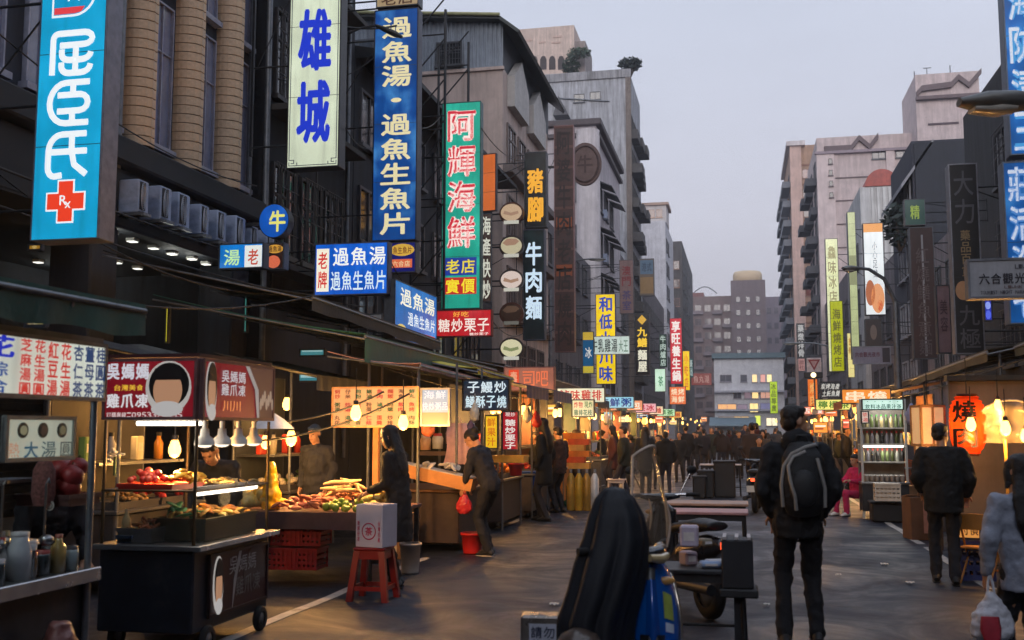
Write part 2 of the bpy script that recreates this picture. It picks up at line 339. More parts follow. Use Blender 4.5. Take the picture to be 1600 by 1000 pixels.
# ================================================================ ground and road
def asphalt():
    mt = bpy.data.materials.new('asphalt'); mt.use_nodes = True; n = mt.node_tree; b = n.nodes['Principled BSDF']; L = n.links.new
    t_ = n.nodes.new('ShaderNodeTexCoord')
    def noise(sc, det=6, rough=.6, dist=0):
        q = n.nodes.new('ShaderNodeTexNoise'); q.inputs['Scale'].default_value = sc; q.inputs['Detail'].default_value = det; q.inputs['Roughness'].default_value = rough; q.inputs['Distortion'].default_value = dist; L(t_.outputs['Object'], q.inputs['Vector']); return q.outputs['Fac']
    def rng(s_, a, b_, c, d):
        q = n.nodes.new('ShaderNodeMapRange'); q.inputs[1].default_value = a; q.inputs[2].default_value = b_; q.inputs[3].default_value = c; q.inputs[4].default_value = d; L(s_, q.inputs[0]); return q.outputs[0]
    cr = n.nodes.new('ShaderNodeValToRGB'); L(rng(noise(.55, 8, .7, .6), .3, .7, 0, 1), cr.inputs[0])
    e = cr.color_ramp.elements; e[0].color = (.012, .019, .035, 1); e[1].color = (.023, .032, .054, 1)
    mul = n.nodes.new('ShaderNodeMix'); mul.data_type = 'RGBA'; mul.blend_type = 'MULTIPLY'; mul.inputs[0].default_value = 1
    L(cr.outputs[0], mul.inputs[6])
    g = n.nodes.new('ShaderNodeCombineColor'); v = rng(noise(70, 3, .8), .25, .75, .55, 1.35)
    for i in range(3): L(v, g.inputs[i])
    L(g.outputs[0], mul.inputs[7])
    st = n.nodes.new('ShaderNodeMix'); st.data_type = 'RGBA'; L(rng(noise(2.1, 9, .7, .6), .56, .74, 0, .5), st.inputs[0]); L(mul.outputs[2], st.inputs[6]); st.inputs[7].default_value = (.03, .028, .03, 1)
    vo = n.nodes.new('ShaderNodeTexVoronoi'); vo.feature = 'DISTANCE_TO_EDGE'; vo.inputs['Scale'].default_value = .42; mpv = n.nodes.new('ShaderNodeMix'); mpv.data_type = 'VECTOR'; mpv.inputs[0].default_value = .12; nv = n.nodes.new('ShaderNodeTexNoise'); nv.inputs['Scale'].default_value = 2.2; nv.inputs['Detail'].default_value = 6; L(t_.outputs['Object'], nv.inputs['Vector']); L(t_.outputs['Object'], mpv.inputs[4]); L(nv.outputs['Color'], mpv.inputs[5]); L(mpv.outputs[1], vo.inputs['Vector'])
    ck = n.nodes.new('ShaderNodeMix'); ck.data_type = 'RGBA'; L(rng(vo.outputs['Distance'], .0, .012, .6, 0), ck.inputs[0]); L(st.outputs[2], ck.inputs[6]); ck.inputs[7].default_value = (.012, .012, .014, 1)
    L(ck.outputs[2], b.inputs['Base Color'])
    L(rng(noise(.9, 6, .7, .8), .35, .66, .74, .3), b.inputs['Roughness'])
    bp = n.nodes.new('ShaderNodeBump'); bp.inputs['Strength'].default_value = .5; bp.inputs['Distance'].default_value = .012; L(noise(55, 6, .8), bp.inputs['Height']); L(bp.outputs[0], b.inputs['Normal'])
    return mt
ASPH = asphalt()
struct(MB().sheet(lambda u, v: (-260+520*u, -150+800*v, 0), 8, 10).build('ground', ASPH))
PAVE = M((122, 116, 112), .55, 0, .3, 3, bump=.2, wear=.5)
pv = struct(MB().box(-12.2, -6, -.05, -6.9, 150, .13, b=.02).build('pavement', PAVE))
pv2 = struct(MB().box(6.0, -6, -.05, 7.6, 150, .13, b=.02).build('pavement', PAVE))
LINE = M((196, 192, 186), .6, 0, .25, 9, wear=.6)
for X, spans in ((-3.92, ((6.3, 10.9), (11.4, 13.0), (14.6, 16.0), (17.0, 20.5), (21.5, 26), (28, 36), (38, 52), (54, 80))),
                 (2.45, ((3.5, 6.4), (7.0, 10.0), (10.45, 11.3), (11.7, 12.9), (13.4, 15.6), (16, 19.8), (21, 27), (29, 44), (46, 80)))):
    for a, b in spans:
        struct(MB().sheet(lambda u, v: (X-.055+.11*u+.012*math.sin(9*v*(b-a)), a+(b-a)*v, .005), 1, max(2, int((b-a)*2))).build('lane_line', LINE))
for px, py, s_ in ((1382, 884, .035), (1310, 901, .025), (1422, 913, .035), (1530, 968, .03), (1198, 948, .025), (866, 947, .035)):
    p = atz(px, py, 0); m = MB()
    m.sheet(lambda u, v: (p.x+(u-.5)*s_*2.4, p.y+(v-.5)*s_*2.2, .012+.02*abs(math.sin(7*u+5*v+px))), 5, 5)
    tag(m.build('paper_scrap', M((215, 212, 205), .7)), 'crumpled pale paper scrap lying on the asphalt', 'litter', 'paper scraps on the road')
# ================================================================ buildings
WCACHE = {}
def window(root, org, face, a, d, z0, w, h, style=0, lit=None, fcol=(78, 80, 86), gcol=(52, 62, 74), name='window'):
    """framed window; face 's' looks to the camera (-y), 'e' to +x, 'w' to -x; a = position along the wall, d = wall plane"""
    key = (round(w, 2), round(h, 2), style)
    if key not in WCACHE:
        m = MB(); f = .05*min(1.6, max(w, .6))
        for q in ((-w/2, 0, w/2, f), (-w/2, h-f, w/2, h), (-w/2, f, -w/2+f, h-f), (w/2-f, f, w/2, h-f)): m.box(q[0], -.07, q[1], q[2], 0, q[3])
        for i in range(1, style % 10+1):
            x = -w/2+w*i/(style % 10+1); m.box(x-f*.4, -.055, f, x+f*.4, -.001, h-f)
        if style >= 10: m.box(-w/2+f, -.05, h*.66-f*.4, w/2-f, -.002, h*.66+f*.4)
        m.box(-w/2-.06, -.14, -.09, w/2+.06, 0, -.002)
        if style >= 20:
            for i in range(1, 9): m.cyl((-w/2+w*i/9, -.12, 0), (-w/2+w*i/9, -.12, h), .012, n=5)
            for i in range(5): m.cyl((-w/2, -.12, h*i/4), (w/2, -.12, h*i/4), .012, n=5)
        g = MB().box(-w/2+f*.5, -.022, f*.5, w/2-f*.5, -.004, h-f*.5)
        WCACHE[key] = (m.mesh('window'), g.mesh('pane'))
    wm, gm = WCACHE[key]
    rz = {'s': 0, 'e': R(90), 'w': R(-90)}[face]
    loc = (a, d, z0) if face == 's' else (d, a, z0)
    o = bpy.data.objects.new(name, wm.copy() if False else wm); COL.objects.link(o); o.parent = root; o.location = (loc[0]-org[0], loc[1]-org[1], loc[2]); o.rotation_euler.z = rz
    if not wm.materials: wm.materials.append(None)
    if not gm.materials: gm.materials.append(None)
    p = bpy.data.objects.new('pane', gm); COL.objects.link(p); p.parent = o
    for q, mt in ((o, M(fcol, .5, .2, .3)), (p, EM(lit, 1.35) if lit else M(gcol, .12, 0, .3, 2, coat=.4))):
        q.material_slots[0].link = 'OBJECT'; q.material_slots[0].material = mt
    return o
class Bd:
    def __init__(s, label, x0, x1, y0, y1, h, wall, z0=0, name='building'):
        s.o = ((x0+x1)/2, y0); s.x0, s.x1, s.y0, s.y1, s.h = x0, x1, y0, y1, h
        s.root = thing(name, label, 'building', (s.o[0], s.o[1], 0))
        s.part('wall', wall, MB().box(x0, y0, z0, x1, y1, h))
    def part(s, name, mat, mb, parent=None):
        mb.v = [(x-s.o[0], y-s.o[1], z) for x, y, z in mb.v]
        o = mb.build(name, mat, parent or s.root); return o
    def win(s, *a, **k): return window(s.root, s.o, *a, **k)
def CONC(c, st=.6): return M(c, .85, 0, .16, 1.2, bump=.12, bs=14, streak=st)
LX, RX = -8.5, 7.5
def yl(px): return atx(px, 660, LX).y
def yr(px): return atx(px, 660, RX).y
ZPX = [900]
def zat(py, Y): return at(ZPX[0], py, Y).z
AC_ME = None
def aircon(loc, rz, label, group):
    global AC_ME
    if AC_ME is None:
        a = MB().box(-.4, -.28, 0, .4, 0, .56, b=.02)
        g = MB()
        for i in range(7): g.tube([(-.12+.19*math.cos(q*math.pi/8)*(i+1)/7, -.295, .28+.23*math.sin(q*math.pi/8)*(i+1)/7) for q in range(17)], .006, n=4)
        f = MB().box(-.36, -.287, .05, .12, -.281, .52)
        k_ = MB().box(-.34, -.3, -.04, -.3, 0, -.001).box(.3, -.3, -.04, .34, 0, -.001).box(-.34, -.34, -.05, .34, -.29, -.002)
        AC_ME = [x.mesh(n) for x, n in ((a, 'case'), (f, 'fan_recess'), (g, 'fan_guard'), (k_, 'bracket'))]
    t = thing('air_conditioner', label, 'air conditioner', loc, rz, group)
    for me, mt in zip(AC_ME, (M((150, 164, 192), .5, .1, .3, wear=.3), BLACK, M((170, 176, 188), .5, .3), GALV)): obj(me.name, me, mt, t)
    return t
# ---- B1: dark arcade building with beige tiled columns (left foreground)
w1 = CONC((50, 56, 70), .7)
b1 = Bd('dark building on the left with beige tiled columns above an arcade', -22, LX-.25, 3, yl(402), 24, w1, z0=4.55)
b1.part('ledge', M((26, 32, 40), .7), MB().box(LX-.35, 3, 5.35, LX+.12, yl(402), 5.72, b=.03).box(LX-.3, 3, 4.5, LX-.05, yl(402), 5.3))
b1.part('soffit', M((30, 36, 44), .8), MB().box(-12.2, 3, 4.46, LX-.06, yl(402), 4.545))
b1.part('shop_wall', M((38, 44, 54), .8, 0, .4), MB().box(-12.6, 3, 0, -12.2, yl(402), 4.5))
for yy in (4.2, 8.6, 13.0, 17.1):
    b1.part('arcade_pillar', CONC((50, 56, 66)), MB().box(LX-.75, yy-.32, .13, LX-.1, yy+.32, 4.46, b=.03))
band_me = MB()
prof = []
for i in range(17):
    a = math.pi*i/16; rr = .36+(.014 if i % 2 else 0); prof.append((rr*math.sin(a), -.255*math.cos(a)))
vv = [(x, y, z) for z in (.004, .009, .137, .142) for x, y in prof]
vv = [((x-.012 if z in (.004, .142) else x), y, z) for x, y, z in vv]
band_me.add(vv, [(r_*17+i, r_*17+i+1, (r_+1)*17+i+1, (r_+1)*17+i) for r_ in range(3) for i in range(16)]); band_me = band_me.mesh('tile_band')
TILE = M((206, 178, 148), .5, 0, .16, 14, bump=.15, streak=.3); TILE2 = M((160, 134, 106), .5, 0, .16, 14, bump=.15, streak=.4)
for yy in (12.25, 13.75, 15.15, 16.5):
    core = b1.part('column', M((104, 86, 68), .8), MB().tube([(LX-.25, yy, 5.74), (LX-.25, yy, 24)], .3, .225, side=(1, 0, 0), n=16))
    for i in range(62):
        o = obj('tile_band', band_me, TILE, core); o.location = (LX-.25-b1.o[0]-.0, yy-b1.o[1], 5.74+.146*i)
for i, yy in enumerate((14.45, 15.83, 17.12, 13.0, 11.6, 10.6, 9.6)):
    for zz in (5.95, 8.6, 11.2, 13.8):
        b1.win('e', yy, LX-.25, zz, .6, 2.3, 11, fcol=(150, 152, 170), gcol=(120, 126, 150))
b1.part('drain_pipe', GALV, MB().cyl((LX-.15, 12.35, 4.6), (LX-.15, 12.35, 20), .05).cyl((LX-.12, 13.2, 4.6), (LX-.12, 13.2, 20), .07).cyl((LX-.15, 17.4, 4.6), (LX-.15, 17.4, 20), .05))
for i, px in enumerate((178, 213, 246, 278, 309, 338, 364, 388)):
    o = aircon((LX-.05, yl(px)+.1, 4.66), R(90), 'weathered air conditioner below the tiled columns, %s in the row' % ('leftmost', 'second from the left', 'third from the left', 'fourth from the left', 'fourth from the right', 'third from the right', 'second from the right', 'rightmost')[i], 'air conditioners on the arcade front'); o.scale = (.3+.05*(i % 3), 1.15+.1*(i % 2), .85+.05*(i % 3))
# arcade ceiling lights
for i, (px, py) in enumerate(((174, 363), (207, 374), (240, 385), (269, 394), (91, 382), (60, 407), (95, 415), (183, 408), (215, 417), (142, 428), (322, 410), (349, 418), (300, 402), (380, 424), (286, 440))):
    p = atz(px, py, 4.44)
    t = thing('ceiling_light', 'small white ceiling light under the arcade soffit', 'light', p, 0, 'arcade ceiling lights')
    MB().box(-.075, -.075, -.03, .075, .075, .018, b=.01).build('housing', WHITEP, t); MB().box(-.06, -.06, -.042, .06, .06, -.032).build('diffuser', EM((245, 245, 235), 1.6), t)
    if i % 3 == 0: lamp(t, (0, 0, -.15), 5, (240, 240, 230), .08)
# shutters and shop windows at the back of the arcade
for i, (ya, yb) in enumerate(((3.6, 7.4), (8.1, 11.0), (11.4, 14.2), (14.5, 17.2))):
    t = thing('roller_shutter', 'dark ribbed roller shutter at the back of the arcade, %s' % ('nearest one', 'second nearest', 'third nearest', 'farthest one')[i], 'shutter', (-12.19, ya, 0))
    for j in range(22): MB().box(0, .0, .0, .035, yb-ya, .12, b=.01).build('slat', M((56, 62, 72), .4, .5, .3), t, (0, 0, .14+.128*j))
    MB().box(0, 0, 2.98, .22, yb-ya, 3.3, b=.02).build('shutter_box', DKM, t)
# ---- B2: dark tall narrow block with rusty window cages
b2 = Bd('tall narrow grimy dark block behind the white sign', -20, LX, yl(402)+.06, yl(545), 25, CONC((40, 45, 54), .8))
for j in range(6):
    for yy in (18.5, 19.8, 21.0): b2.win('e', yy, LX, 4.9+3.0*j, 1.05, 1.7, 22, fcol=(66, 64, 66), gcol=(48, 52, 60))
    b2.part('balcony_slab', M((60, 58, 58), .8), MB().box(LX, 17.7, 4.5+3.0*j, LX+.55, 21.6, 4.62+3.0*j, b=.01))
b2.part('drain_pipe', GALV, MB().cyl((LX+.08, 17.62, 1), (LX+.08, 17.62, 24), .055).cyl((LX+.08, 21.7, 1), (LX+.08, 21.7, 24), .05))
# ---- B3: low dark block with roof shed
b3 = Bd('low dark three storey block behind the blue and teal signs', -20, LX, yl(545)+.05, yl(735)+3, 10.2, CONC((38, 42, 52), .8))
b3.part('roof', M((44, 46, 50), .6, .3), MB().prism([(LX+.9, 10.1), (LX+.9, 10.22), (-14, 11.6), (-20, 11.4), (-20, 10.3)], yl(545)+.05, yl(735)+3))
for j in range(3):
    for yy in (23.2, 25.0, 27.0, 29.2, 31.4, 33.5): b3.win('e', yy, LX, 3.6+2.3*j, 1.3, 1.3, 1, fcol=(70, 70, 76), gcol=(40, 44, 52))
# rusty sign scaffold between the signs
t = thing('sign_scaffold', 'dark lattice steel scaffold carrying the vertical signs', 'scaffold', (LX+1, 23.5, 3))
m = MB()
for yy in (0, 2.2):
    for xx in (0, .8): m.cyl((xx, yy, 0), (xx, yy, 8.6), .035, n=6)
    for i in range(9): m.cyl((0, yy, i), (.8, yy, i+.9), .02, n=5); m.cyl((0, yy, i), (.8, yy, i), .02, n=5)
m.build('lattice', DKM, t)
# ---- B4: corrugated metal shed on a cream block
y4 = yl(785); ZPX[0] = 760
b4 = Bd('cream block topped by a grey corrugated metal shed with a window', -24, LX, y4, yl(857), zat(107, y4), CONC((196, 176, 166), .45))
zs0, zs1 = zat(106, y4), zat(40, y4)
m = MB(); prv = None; N = 90; xa, xb = -24.0, LX+.02
ztop = lambda x: zat(26, y4)+(x-LX+2.6)*-.10
vv = []; ff = []
for i in range(N*4+1):
    x = xa+(xb-xa)*i/(N*4); yy = y4-.04-(.045 if i % 4 in (1, 2) else 0); vv += [(x, yy, zs0+.01), (x, yy, ztop(x))]
ff = [(2*i, 2*i+2, 2*i+3, 2*i+1) for i in range(N*4)]
SHED = M((150, 158, 168), .45, .35, .15, 3, streak=.4)
b4.part('corrugated_wall', SHED, m.add(vv, ff))
b4.part('shed_frame', M((196, 176, 166), .8), MB().box(xa, y4-.1, zs0-.12, LX+.06, y4+.02, zs0))
b4.part('shed_side', M((74, 78, 84), .6, .2), MB().box(LX-.3, y4, zs0, LX-.05, yl(860), ztop(LX)-.05))
ro = b4.part('roof', M((70, 74, 72), .5, .3), MB().add([(xa, y4-.5, ztop(xa)+.05), (LX, y4-.5, ztop(LX)+.05), (LX+.75, y4-.5, ztop(LX)-.55), (LX+.75, yl(860), ztop(LX)-.55), (LX, yl(860), ztop(LX)+.05), (xa, yl(860), ztop(xa)+.05)], [(0, 1, 4, 5), (1, 2, 3, 4)]))
mod = ro.modifiers.new('thick', 'SOLIDIFY'); mod.thickness = .12
b4.part('roof_edge', M((168, 166, 120), .6), MB().tube([(xa, y4-.55, ztop(xa)+.08), (LX, y4-.55, ztop(LX)+.08)], .07, n=6))
b4.win('s', at(703, 80, y4).x, y4-.1, zat(100, y4), 1.0, .9, 21, fcol=(70, 72, 76), gcol=(40, 42, 46))
b4.win('s', at(562, 60, y4).x, y4-.1, zat(100, y4), 1.3, 1.3, 11, fcol=(90, 94, 100), gcol=(80, 88, 98))
for j in range(4):
    for yy in (y4+1.4, y4+3.4, y4+5.4, y4+7.4): b4.win('e', yy, LX, 3.4+2.75*j, 1.5, 1.6, 12, fcol=(104, 92, 88), gcol=(46, 46, 54))
    b4.part('floor_band', M((120, 108, 104), .8), MB().box(LX, y4, 2.9+2.75*j, LX+.4, yl(857), 3.2+2.75*j, b=.02))
for yy in (y4+.8, y4+4.6):
    b4.part('dormer', M((190, 186, 182), .7, 0, .15, streak=.3), MB().prism([(yy, zs0-.1), (yy+1.4, zs0+.9), (yy+2.8, zs0-.1), (yy+2.8, zs0-1.3), (yy, zs0-1.3)], -.0, .3, T=Matrix(((0, 1, 0, LX), (1, 0, 0, 0), (0, 0, 1, 0), (0, 0, 0, 1)))))
# ---- B5: whitish block with a round medallion
y5 = yl(935); ZPX[0] = 930
b5 = Bd('whitish four storey block with dark cornice behind the brown lattice sign', -17, LX, y5, yl(972), zat(190, y5), CONC((190, 182, 186), .5))
b5.part('cornice', M((82, 74, 76), .7), MB().box(-17.2, y5-.3, zat(196, y5), LX+.35, yl(972), zat(186, y5), b=.05).box(-17.1, y5-.22, zat(214, y5), LX+.25, yl(972), zat(207, y5), b=.04))
b5.part('corner_pier', CONC((204, 198, 200), .4), MB().tube([(LX-.5, y5-.1, 0), (LX-.5, y5-.1, zat(205, y5))], .75, n=16))
for j in range(5):
    b5.win('s', at(900, 300, y5).x, y5, 4.2+2.9*j, 1.6, 1.4, 1, gcol=(40, 40, 48))
    for yy in (y5+1.6, y5+4.6, y5+7.6): b5.win('e', yy, LX, 3.8+2.9*j, 1.8, 1.6, 2, gcol=(44, 44, 52)); b5.part('hood', M((70, 70, 74), .6), MB().prism([(0, .0), (.9, -.4), (.9, -.45), (0, -.06)], yy-1.1, yy+1.1, T=Matrix.Translation((LX, 0, 5.6+2.9*j))))
    aircon((LX+.02, y5+3.1, 3.6+2.9*j), R(90), 'air conditioner on the whitish block, %s' % ('lowest one', 'second lowest', 'middle one', 'second highest', 'highest one')[j], 'air conditioners on the whitish block')
# ---- B6: weathered grey concrete tower
y6 = yl(990)
b6 = Bd('tall weathered grey concrete block with plants on its roof', at(850, 120, y6).x-3, LX, y6, yl(1006), zat(117, y6), CONC((176, 178, 184), .8))
b6.part('parapet', CONC((160, 160, 164), .9), MB().box(at(850, 120, y6).x-3.1, y6-.15, zat(121, y6)-.2, LX+.1, y6+.2, zat(117, y6)+.3, b=.03))
b6.part('corner_strip', M((120, 110, 104), .8, streak=.5), MB().box(LX-.35, y6-.12, 0, LX+.1, y6+.1, zat(122, y6)))
for j in range(9):
    for i, yy in enumerate((y6+1.3, y6+3.9, y6+6.5)):
        b6.win('e', yy, LX, 3+2.9*j, 1.9, 1.7, 2, gcol=(36, 38, 44), fcol=(60, 60, 62))
        b6.part('balcony', M((78, 76, 76), .8, 0, .4), MB().box(LX, yy-1.1, 2.5+2.9*j, LX+.8+.2*math.sin(j*3+i), yy+1.1, 3.3+2.9*j, b=.03))
b6.part('staining_rail', GALV, MB().cyl((-14.6, y6-.1, zat(150, y6)), (-10.2, y6-.1, zat(160, y6)), .06))
for i, (px, py) in enumerate(((905, 150), (930, 148))): b6.win('s', at(px, py, y6).x, y6, zat(py+8, y6), .9, .7, 1, gcol=(50, 54, 60))
b6.part('lean_to', M((90, 90, 94), .7, streak=.5), MB().prism([(at(872, 180, y6).x, zat(190, y6)), (at(895, 180, y6).x, zat(190, y6)), (at(880, 165, y6).x, zat(160, y6))], y6-2.5, y6-.02))
# ---- B7: beige penthouse behind
y7 = 100; ZPX[0] = 860
b7 = Bd('beige rooftop penthouse block rising behind the metal shed', at(800, 60, y7).x, at(897, 60, y7).x, y7, y7+7, zat(42, y7), CONC((206, 186, 174), .5))
b7.part('side_tower', CONC((150, 140, 136)), MB().box(at(897, 60, y7).x, y7+1, 0, at(912, 60, y7).x, y7+6, zat(62, y7)))
for i in range(4):
    q = at(835+i*14, 98, y7); b7.part('arched_opening', M((70, 62, 62), .8), MB().prism([(q.x-.32, q.z-.7), (q.x+.32, q.z-.7), (q.x+.32, q.z+.3), (q.x+.2, q.z+.6), (q.x, q.z+.7), (q.x-.2, q.z+.6), (q.x-.32, q.z+.3)], y7-.06, y7))
for xa_, xb_, za_ in ((822, 832, 60), (842, 852, 65), (864, 878, 58), (862, 876, 67)): b7.part('relief_bar', M((190, 164, 152), .8), MB().box(at(xa_, 60, y7).x, y7-.06, zat(za_+1.5, y7), at(xb_, 60, y7).x, y7-.002, zat(za_-1, y7)))
b7.part('antenna', GALV, MB().cyl((at(872, 40, y7).x, y7+2, zat(42, y7)), (at(872, 40, y7).x, y7+2, zat(30, y7)), .05))
# ---- B8: white slab, B9: dark slab
y8 = yl(1044); ZPX[0] = 1030
b8 = Bd('plain white slab tower with a small penthouse', -15, LX, y8, yl(1056), zat(345, y8), CONC((214, 214, 220), .3))
b8.part('penthouse', CONC((214, 208, 206), .3), MB().box(at(1006, 320, y8).x, y8+1, zat(345, y8), at(1040, 320, y8).x, y8+6, zat(318, y8)))
b8.part('penthouse_roof', M((176, 150, 136), .7), MB().box(at(1006, 320, y8).x-.3, y8+.7, zat(318, y8), at(1040, 320, y8).x+.3, y8+6.3, zat(314, y8)))
for i in range(2): b8.win('s', at(1017+i*12, 330, y8).x, y8+1, zat(337, y8), .7, 1.0, 0, fcol=(190, 160, 140), gcol=(120, 84, 70))
for j in range(8):
    for yy in (y8+2, y8+5): b8.win('e', yy, LX, 3+2.9*j, 1.8, 1.6, 1)
y9 = yl(1070)
b9 = Bd('dark brown grey block far down the left side', -13.5, LX, y9, yl(1086), zat(378, y9), CONC((92, 88, 88), .5))
for j in range(9):
    for xx in (-9.4, -10.6): b9.win('s', xx, y9, 3+2.95*j, .9, 1.3, 0, fcol=(150, 120, 106), gcol=(110, 96, 92))
    for yy in (y9+3, y9+8, y9+14, y9+22): b9.win('e', yy, LX, 3+2.95*j, 2, 1.6, 1)
ZPX[0] = 1150
# ---- far blocks closing the street
yf = 240
bf = Bd('brownish grey apartment block closing the far end of the street', at(1064, 500, yf).x, at(1160, 500, yf).x, yf, yf+14, zat(462, yf), CONC((134, 116, 114), .4))
bf.part('roof_shed', M((128, 86, 84), .7), MB().box(at(1078, 500, yf).x, yf+1, zat(462, yf), at(1100, 500, yf).x, yf+8, zat(455, yf)))
bf.part('arched_roof_frame', GALV, MB().tube([(at(1082, 500, yf).x+i*.55, yf+2, zat(456, yf)+1.6*math.sin(math.pi*i/10)) for i in range(11)], .12, n=6))
for j in range(9):
    for i in range(6):
        xx = at(1076+i*15, 500, yf).x; bf.win('s', xx, yf, 3+3.1*j, 1.5, 1.6, 1, fcol=(120, 106, 106), gcol=(88, 78, 82))
        if (i+j) % 2: bf.part('balcony', M((132, 120, 124), .8), MB().box(xx-1.1, yf-.9, 2.4+3.1*j, xx+1.1, yf, 3.2+3.1*j))
bt = Bd('dark stair tower with a beige water tank beside the far block', at(1143, 500, yf).x, at(1196, 500, yf).x, yf-6, yf+5, zat(444, yf), CONC((122, 108, 110), .4))
bt.part('water_tank', M((206, 184, 152), .7), MB().lathe([(2.6, 0), (3.2, .1), (3.2, 2.0), (2.9, 2.6), (0, 2.7)], (at(1168, 440, yf).x, yf, zat(444, yf)), 20))
for j in range(10):
    for i in range(3): bt.win('s', at(1154+i*15, 500, yf).x, yf-6, 3+2.9*j, .9, 1.2, 0, gcol=(70, 64, 76))
b12 = Bd('plain mauve block at the far right end of the street', at(1190, 500, yf).x, at(1236, 500, yf).x, yf+20, yf+34, zat(465, yf+20), CONC((122, 112, 122), .3))
for j in range(8):
    for i in range(3): b12.win('s', at(1202+i*11, 500, yf+20).x, yf+20, 4+3.6*j, 1.0, 1.4, 0, gcol=(74, 68, 80))
# lit white house at the junction
yw = 150
bw = Bd('white four storey house with lit windows at the far junction', at(1116, 600, yw).x, at(1225, 600, yw).x, yw, yw+9, zat(560, yw), CONC((236, 236, 242), .12))
bw.part('roof', M((96, 118, 128), .5, .2), MB().box(at(1113, 600, yw).x, yw-.6, zat(560, yw), at(1228, 600, yw).x, yw+9, zat(552, yw)))
for py in (612, 641):
    bw.part('floor_slab', M((196, 196, 206), .7), MB().box(at(1116, 600, yw).x, yw-.9, zat(py+1.5, yw), at(1225, 600, yw).x, yw-.01, zat(py-1.5, yw)))
bw.part('canopy', M((150, 176, 190), .5), MB().prism([(yw-3.2, zat(664, yw)), (yw, zat(652, yw)), (yw, zat(655, yw)), (yw-3.2, zat(666, yw))], at(1108, 600, yw).x, at(1180, 600, yw).x, T=Matrix(((0, 1, 0, 0), (1, 0, 0, 0), (0, 0, 1, 0), (0, 0, 0, 1)))))
for px, py, w_, h_, lit in ((1134, 590, 1.6, 1.0, None), (1162, 590, .9, 1.0, None), (1179, 590, .7, 1.1, (255, 222, 160)), (1192, 590, .7, 1.1, (210, 150, 140)), (1202, 590, .7, 1.1, (255, 232, 170)),
                            (1152, 616, 1.1, 1.0, None), (1168, 616, .9, 1.0, (110, 90, 100)), (1180, 616, .9, 1.0, (255, 214, 140)), (1196, 616, 1.4, 1.0, (190, 140, 120)),
                            (1136, 636, 2.6, 1.1, (228, 168, 110)), (1160, 636, 1.4, 1.0, (120, 104, 120)), (1178, 636, 1.2, 1.3, (255, 226, 150)), (1198, 634, 1.8, 1.0, (96, 96, 130)),
                            (1135, 656, 2.2, 1.1, (214, 176, 140)), (1158, 656, 2.2, 1.2, (246, 196, 120)), (1184, 656, .8, 1.4, (214, 226, 90)), (1206, 658, 1.6, 1.2, (250, 236, 200))):
    q = at(px, py, yw); bw.win('s', q.x, yw, q.z-h_/2-.1, w_, h_, 1 if w_ > 1 else 0, lit=lit, fcol=(150, 146, 156), gcol=(84, 88, 104))
# ---- right side
ZPX[0] = 1270
y1r = yr(1246)
r1 = Bd('tall beige and brown apartment tower far on the right', RX, at(1300, 300, y1r).x+4, y1r, yr(1231), zat(226, y1r), CONC((176, 144, 122), .4))
r1.part('corner_pier', CONC((206, 176, 164), .3), MB().box(RX-.05, y1r-.5, 0, at(1253, 300, y1r).x, y1r-.01, zat(222, y1r)))
r1.part('roof_cap', CONC((214, 206, 206), .4), MB().box(RX-.5, y1r-.9, zat(228, y1r), RX+2, y1r+20, zat(221, y1r)))
for j in range(13):
    zz = 3.2+2.75*j
    r1.win('s', at(1268, 300, y1r).x, y1r, zz, 2.4, 1.3, 2, fcol=(130, 100, 86), gcol=(78, 58, 54) if j % 3 else (120, 70, 60))
    r1.part('floor_band', M((140, 104, 88), .8), MB().box(at(1253, 300, y1r).x, y1r-.12, zz+1.75, at(1290, 300, y1r).x, y1r-.01, zz+2.0))
    for i in range(3):
        yy = y1r+5+9*i
        r1.part('balcony', M((120, 124, 132), .8), MB().box(RX-1.1, yy-3.6, zz-.9, RX, yy+3.6, zz-.0, b=.03)); r1.win('w', yy, RX, zz, 3.0, 1.5, 2, gcol=(50, 54, 62))
y2r = yr(1289); ZPX[0] = 1400
ztop2 = zat(209, y2r)
PINK = CONC((204, 188, 186), .35); PTR = M((108, 94, 96), .7, 0, .2)
r2 = Bd('pink tiled block with a zigzag dark cornice on the right', RX, at(1560, 300, y2r).x, y2r, yr(1273), ztop2, PINK)
def cx2(px): return at(px, 220, y2r).x
def zig(pts, y, zoff=0, th=.5):
    m = MB()
    for (a, za), (b, zb) in zip(pts, pts[1:]): m.prism([(a, za-th/2), (b, zb-th/2), (b, zb+th/2), (a, za+th/2)], y-.35, y-.02)
    return m
r2.part('zigzag_cornice', PTR, zig([(cx2(1287), zat(228, y2r)), (cx2(1329), zat(228, y2r)), (cx2(1342), zat(213, y2r)), (cx2(1358), zat(228, y2r)), (cx2(1372), zat(211, y2r))], y2r))
r2.part('cornice', M((150, 136, 144), .7), MB().box(RX-.2, y2r-.4, zat(236, y2r), cx2(1440), y2r-.01, zat(232, y2r)))
for py in (274, 310, 347, 384, 420, 460, 500): r2.part('floor_band', PTR, MB().box(cx2(1303), y2r-.1, zat(py+.8, y2r), cx2(1440), y2r-.01, zat(py-.8, y2r)))
r2.part('corner_pier', CONC((214, 198, 196), .2), MB().box(RX-.06, y2r-.25, 0, cx2(1302), y2r-.01, zat(236, y2r)).box(cx2(1383), y2r-.3, 0, cx2(1396), y2r-.01, zat(236, y2r)))
for i, py in enumerate((250, 268, 285, 303)): r2.win('s', cx2(1296), y2r-.25, zat(py+2, y2r), .35, .5, 0, fcol=(90, 80, 84), gcol=(26, 26, 30))
for px, w_ in ((1372, 1.2), (1411, 1.4), (1425, .8)): r2.win('s', cx2(px), y2r, zat(247, y2r), w_, .7, 1, gcol=(70, 56, 60))
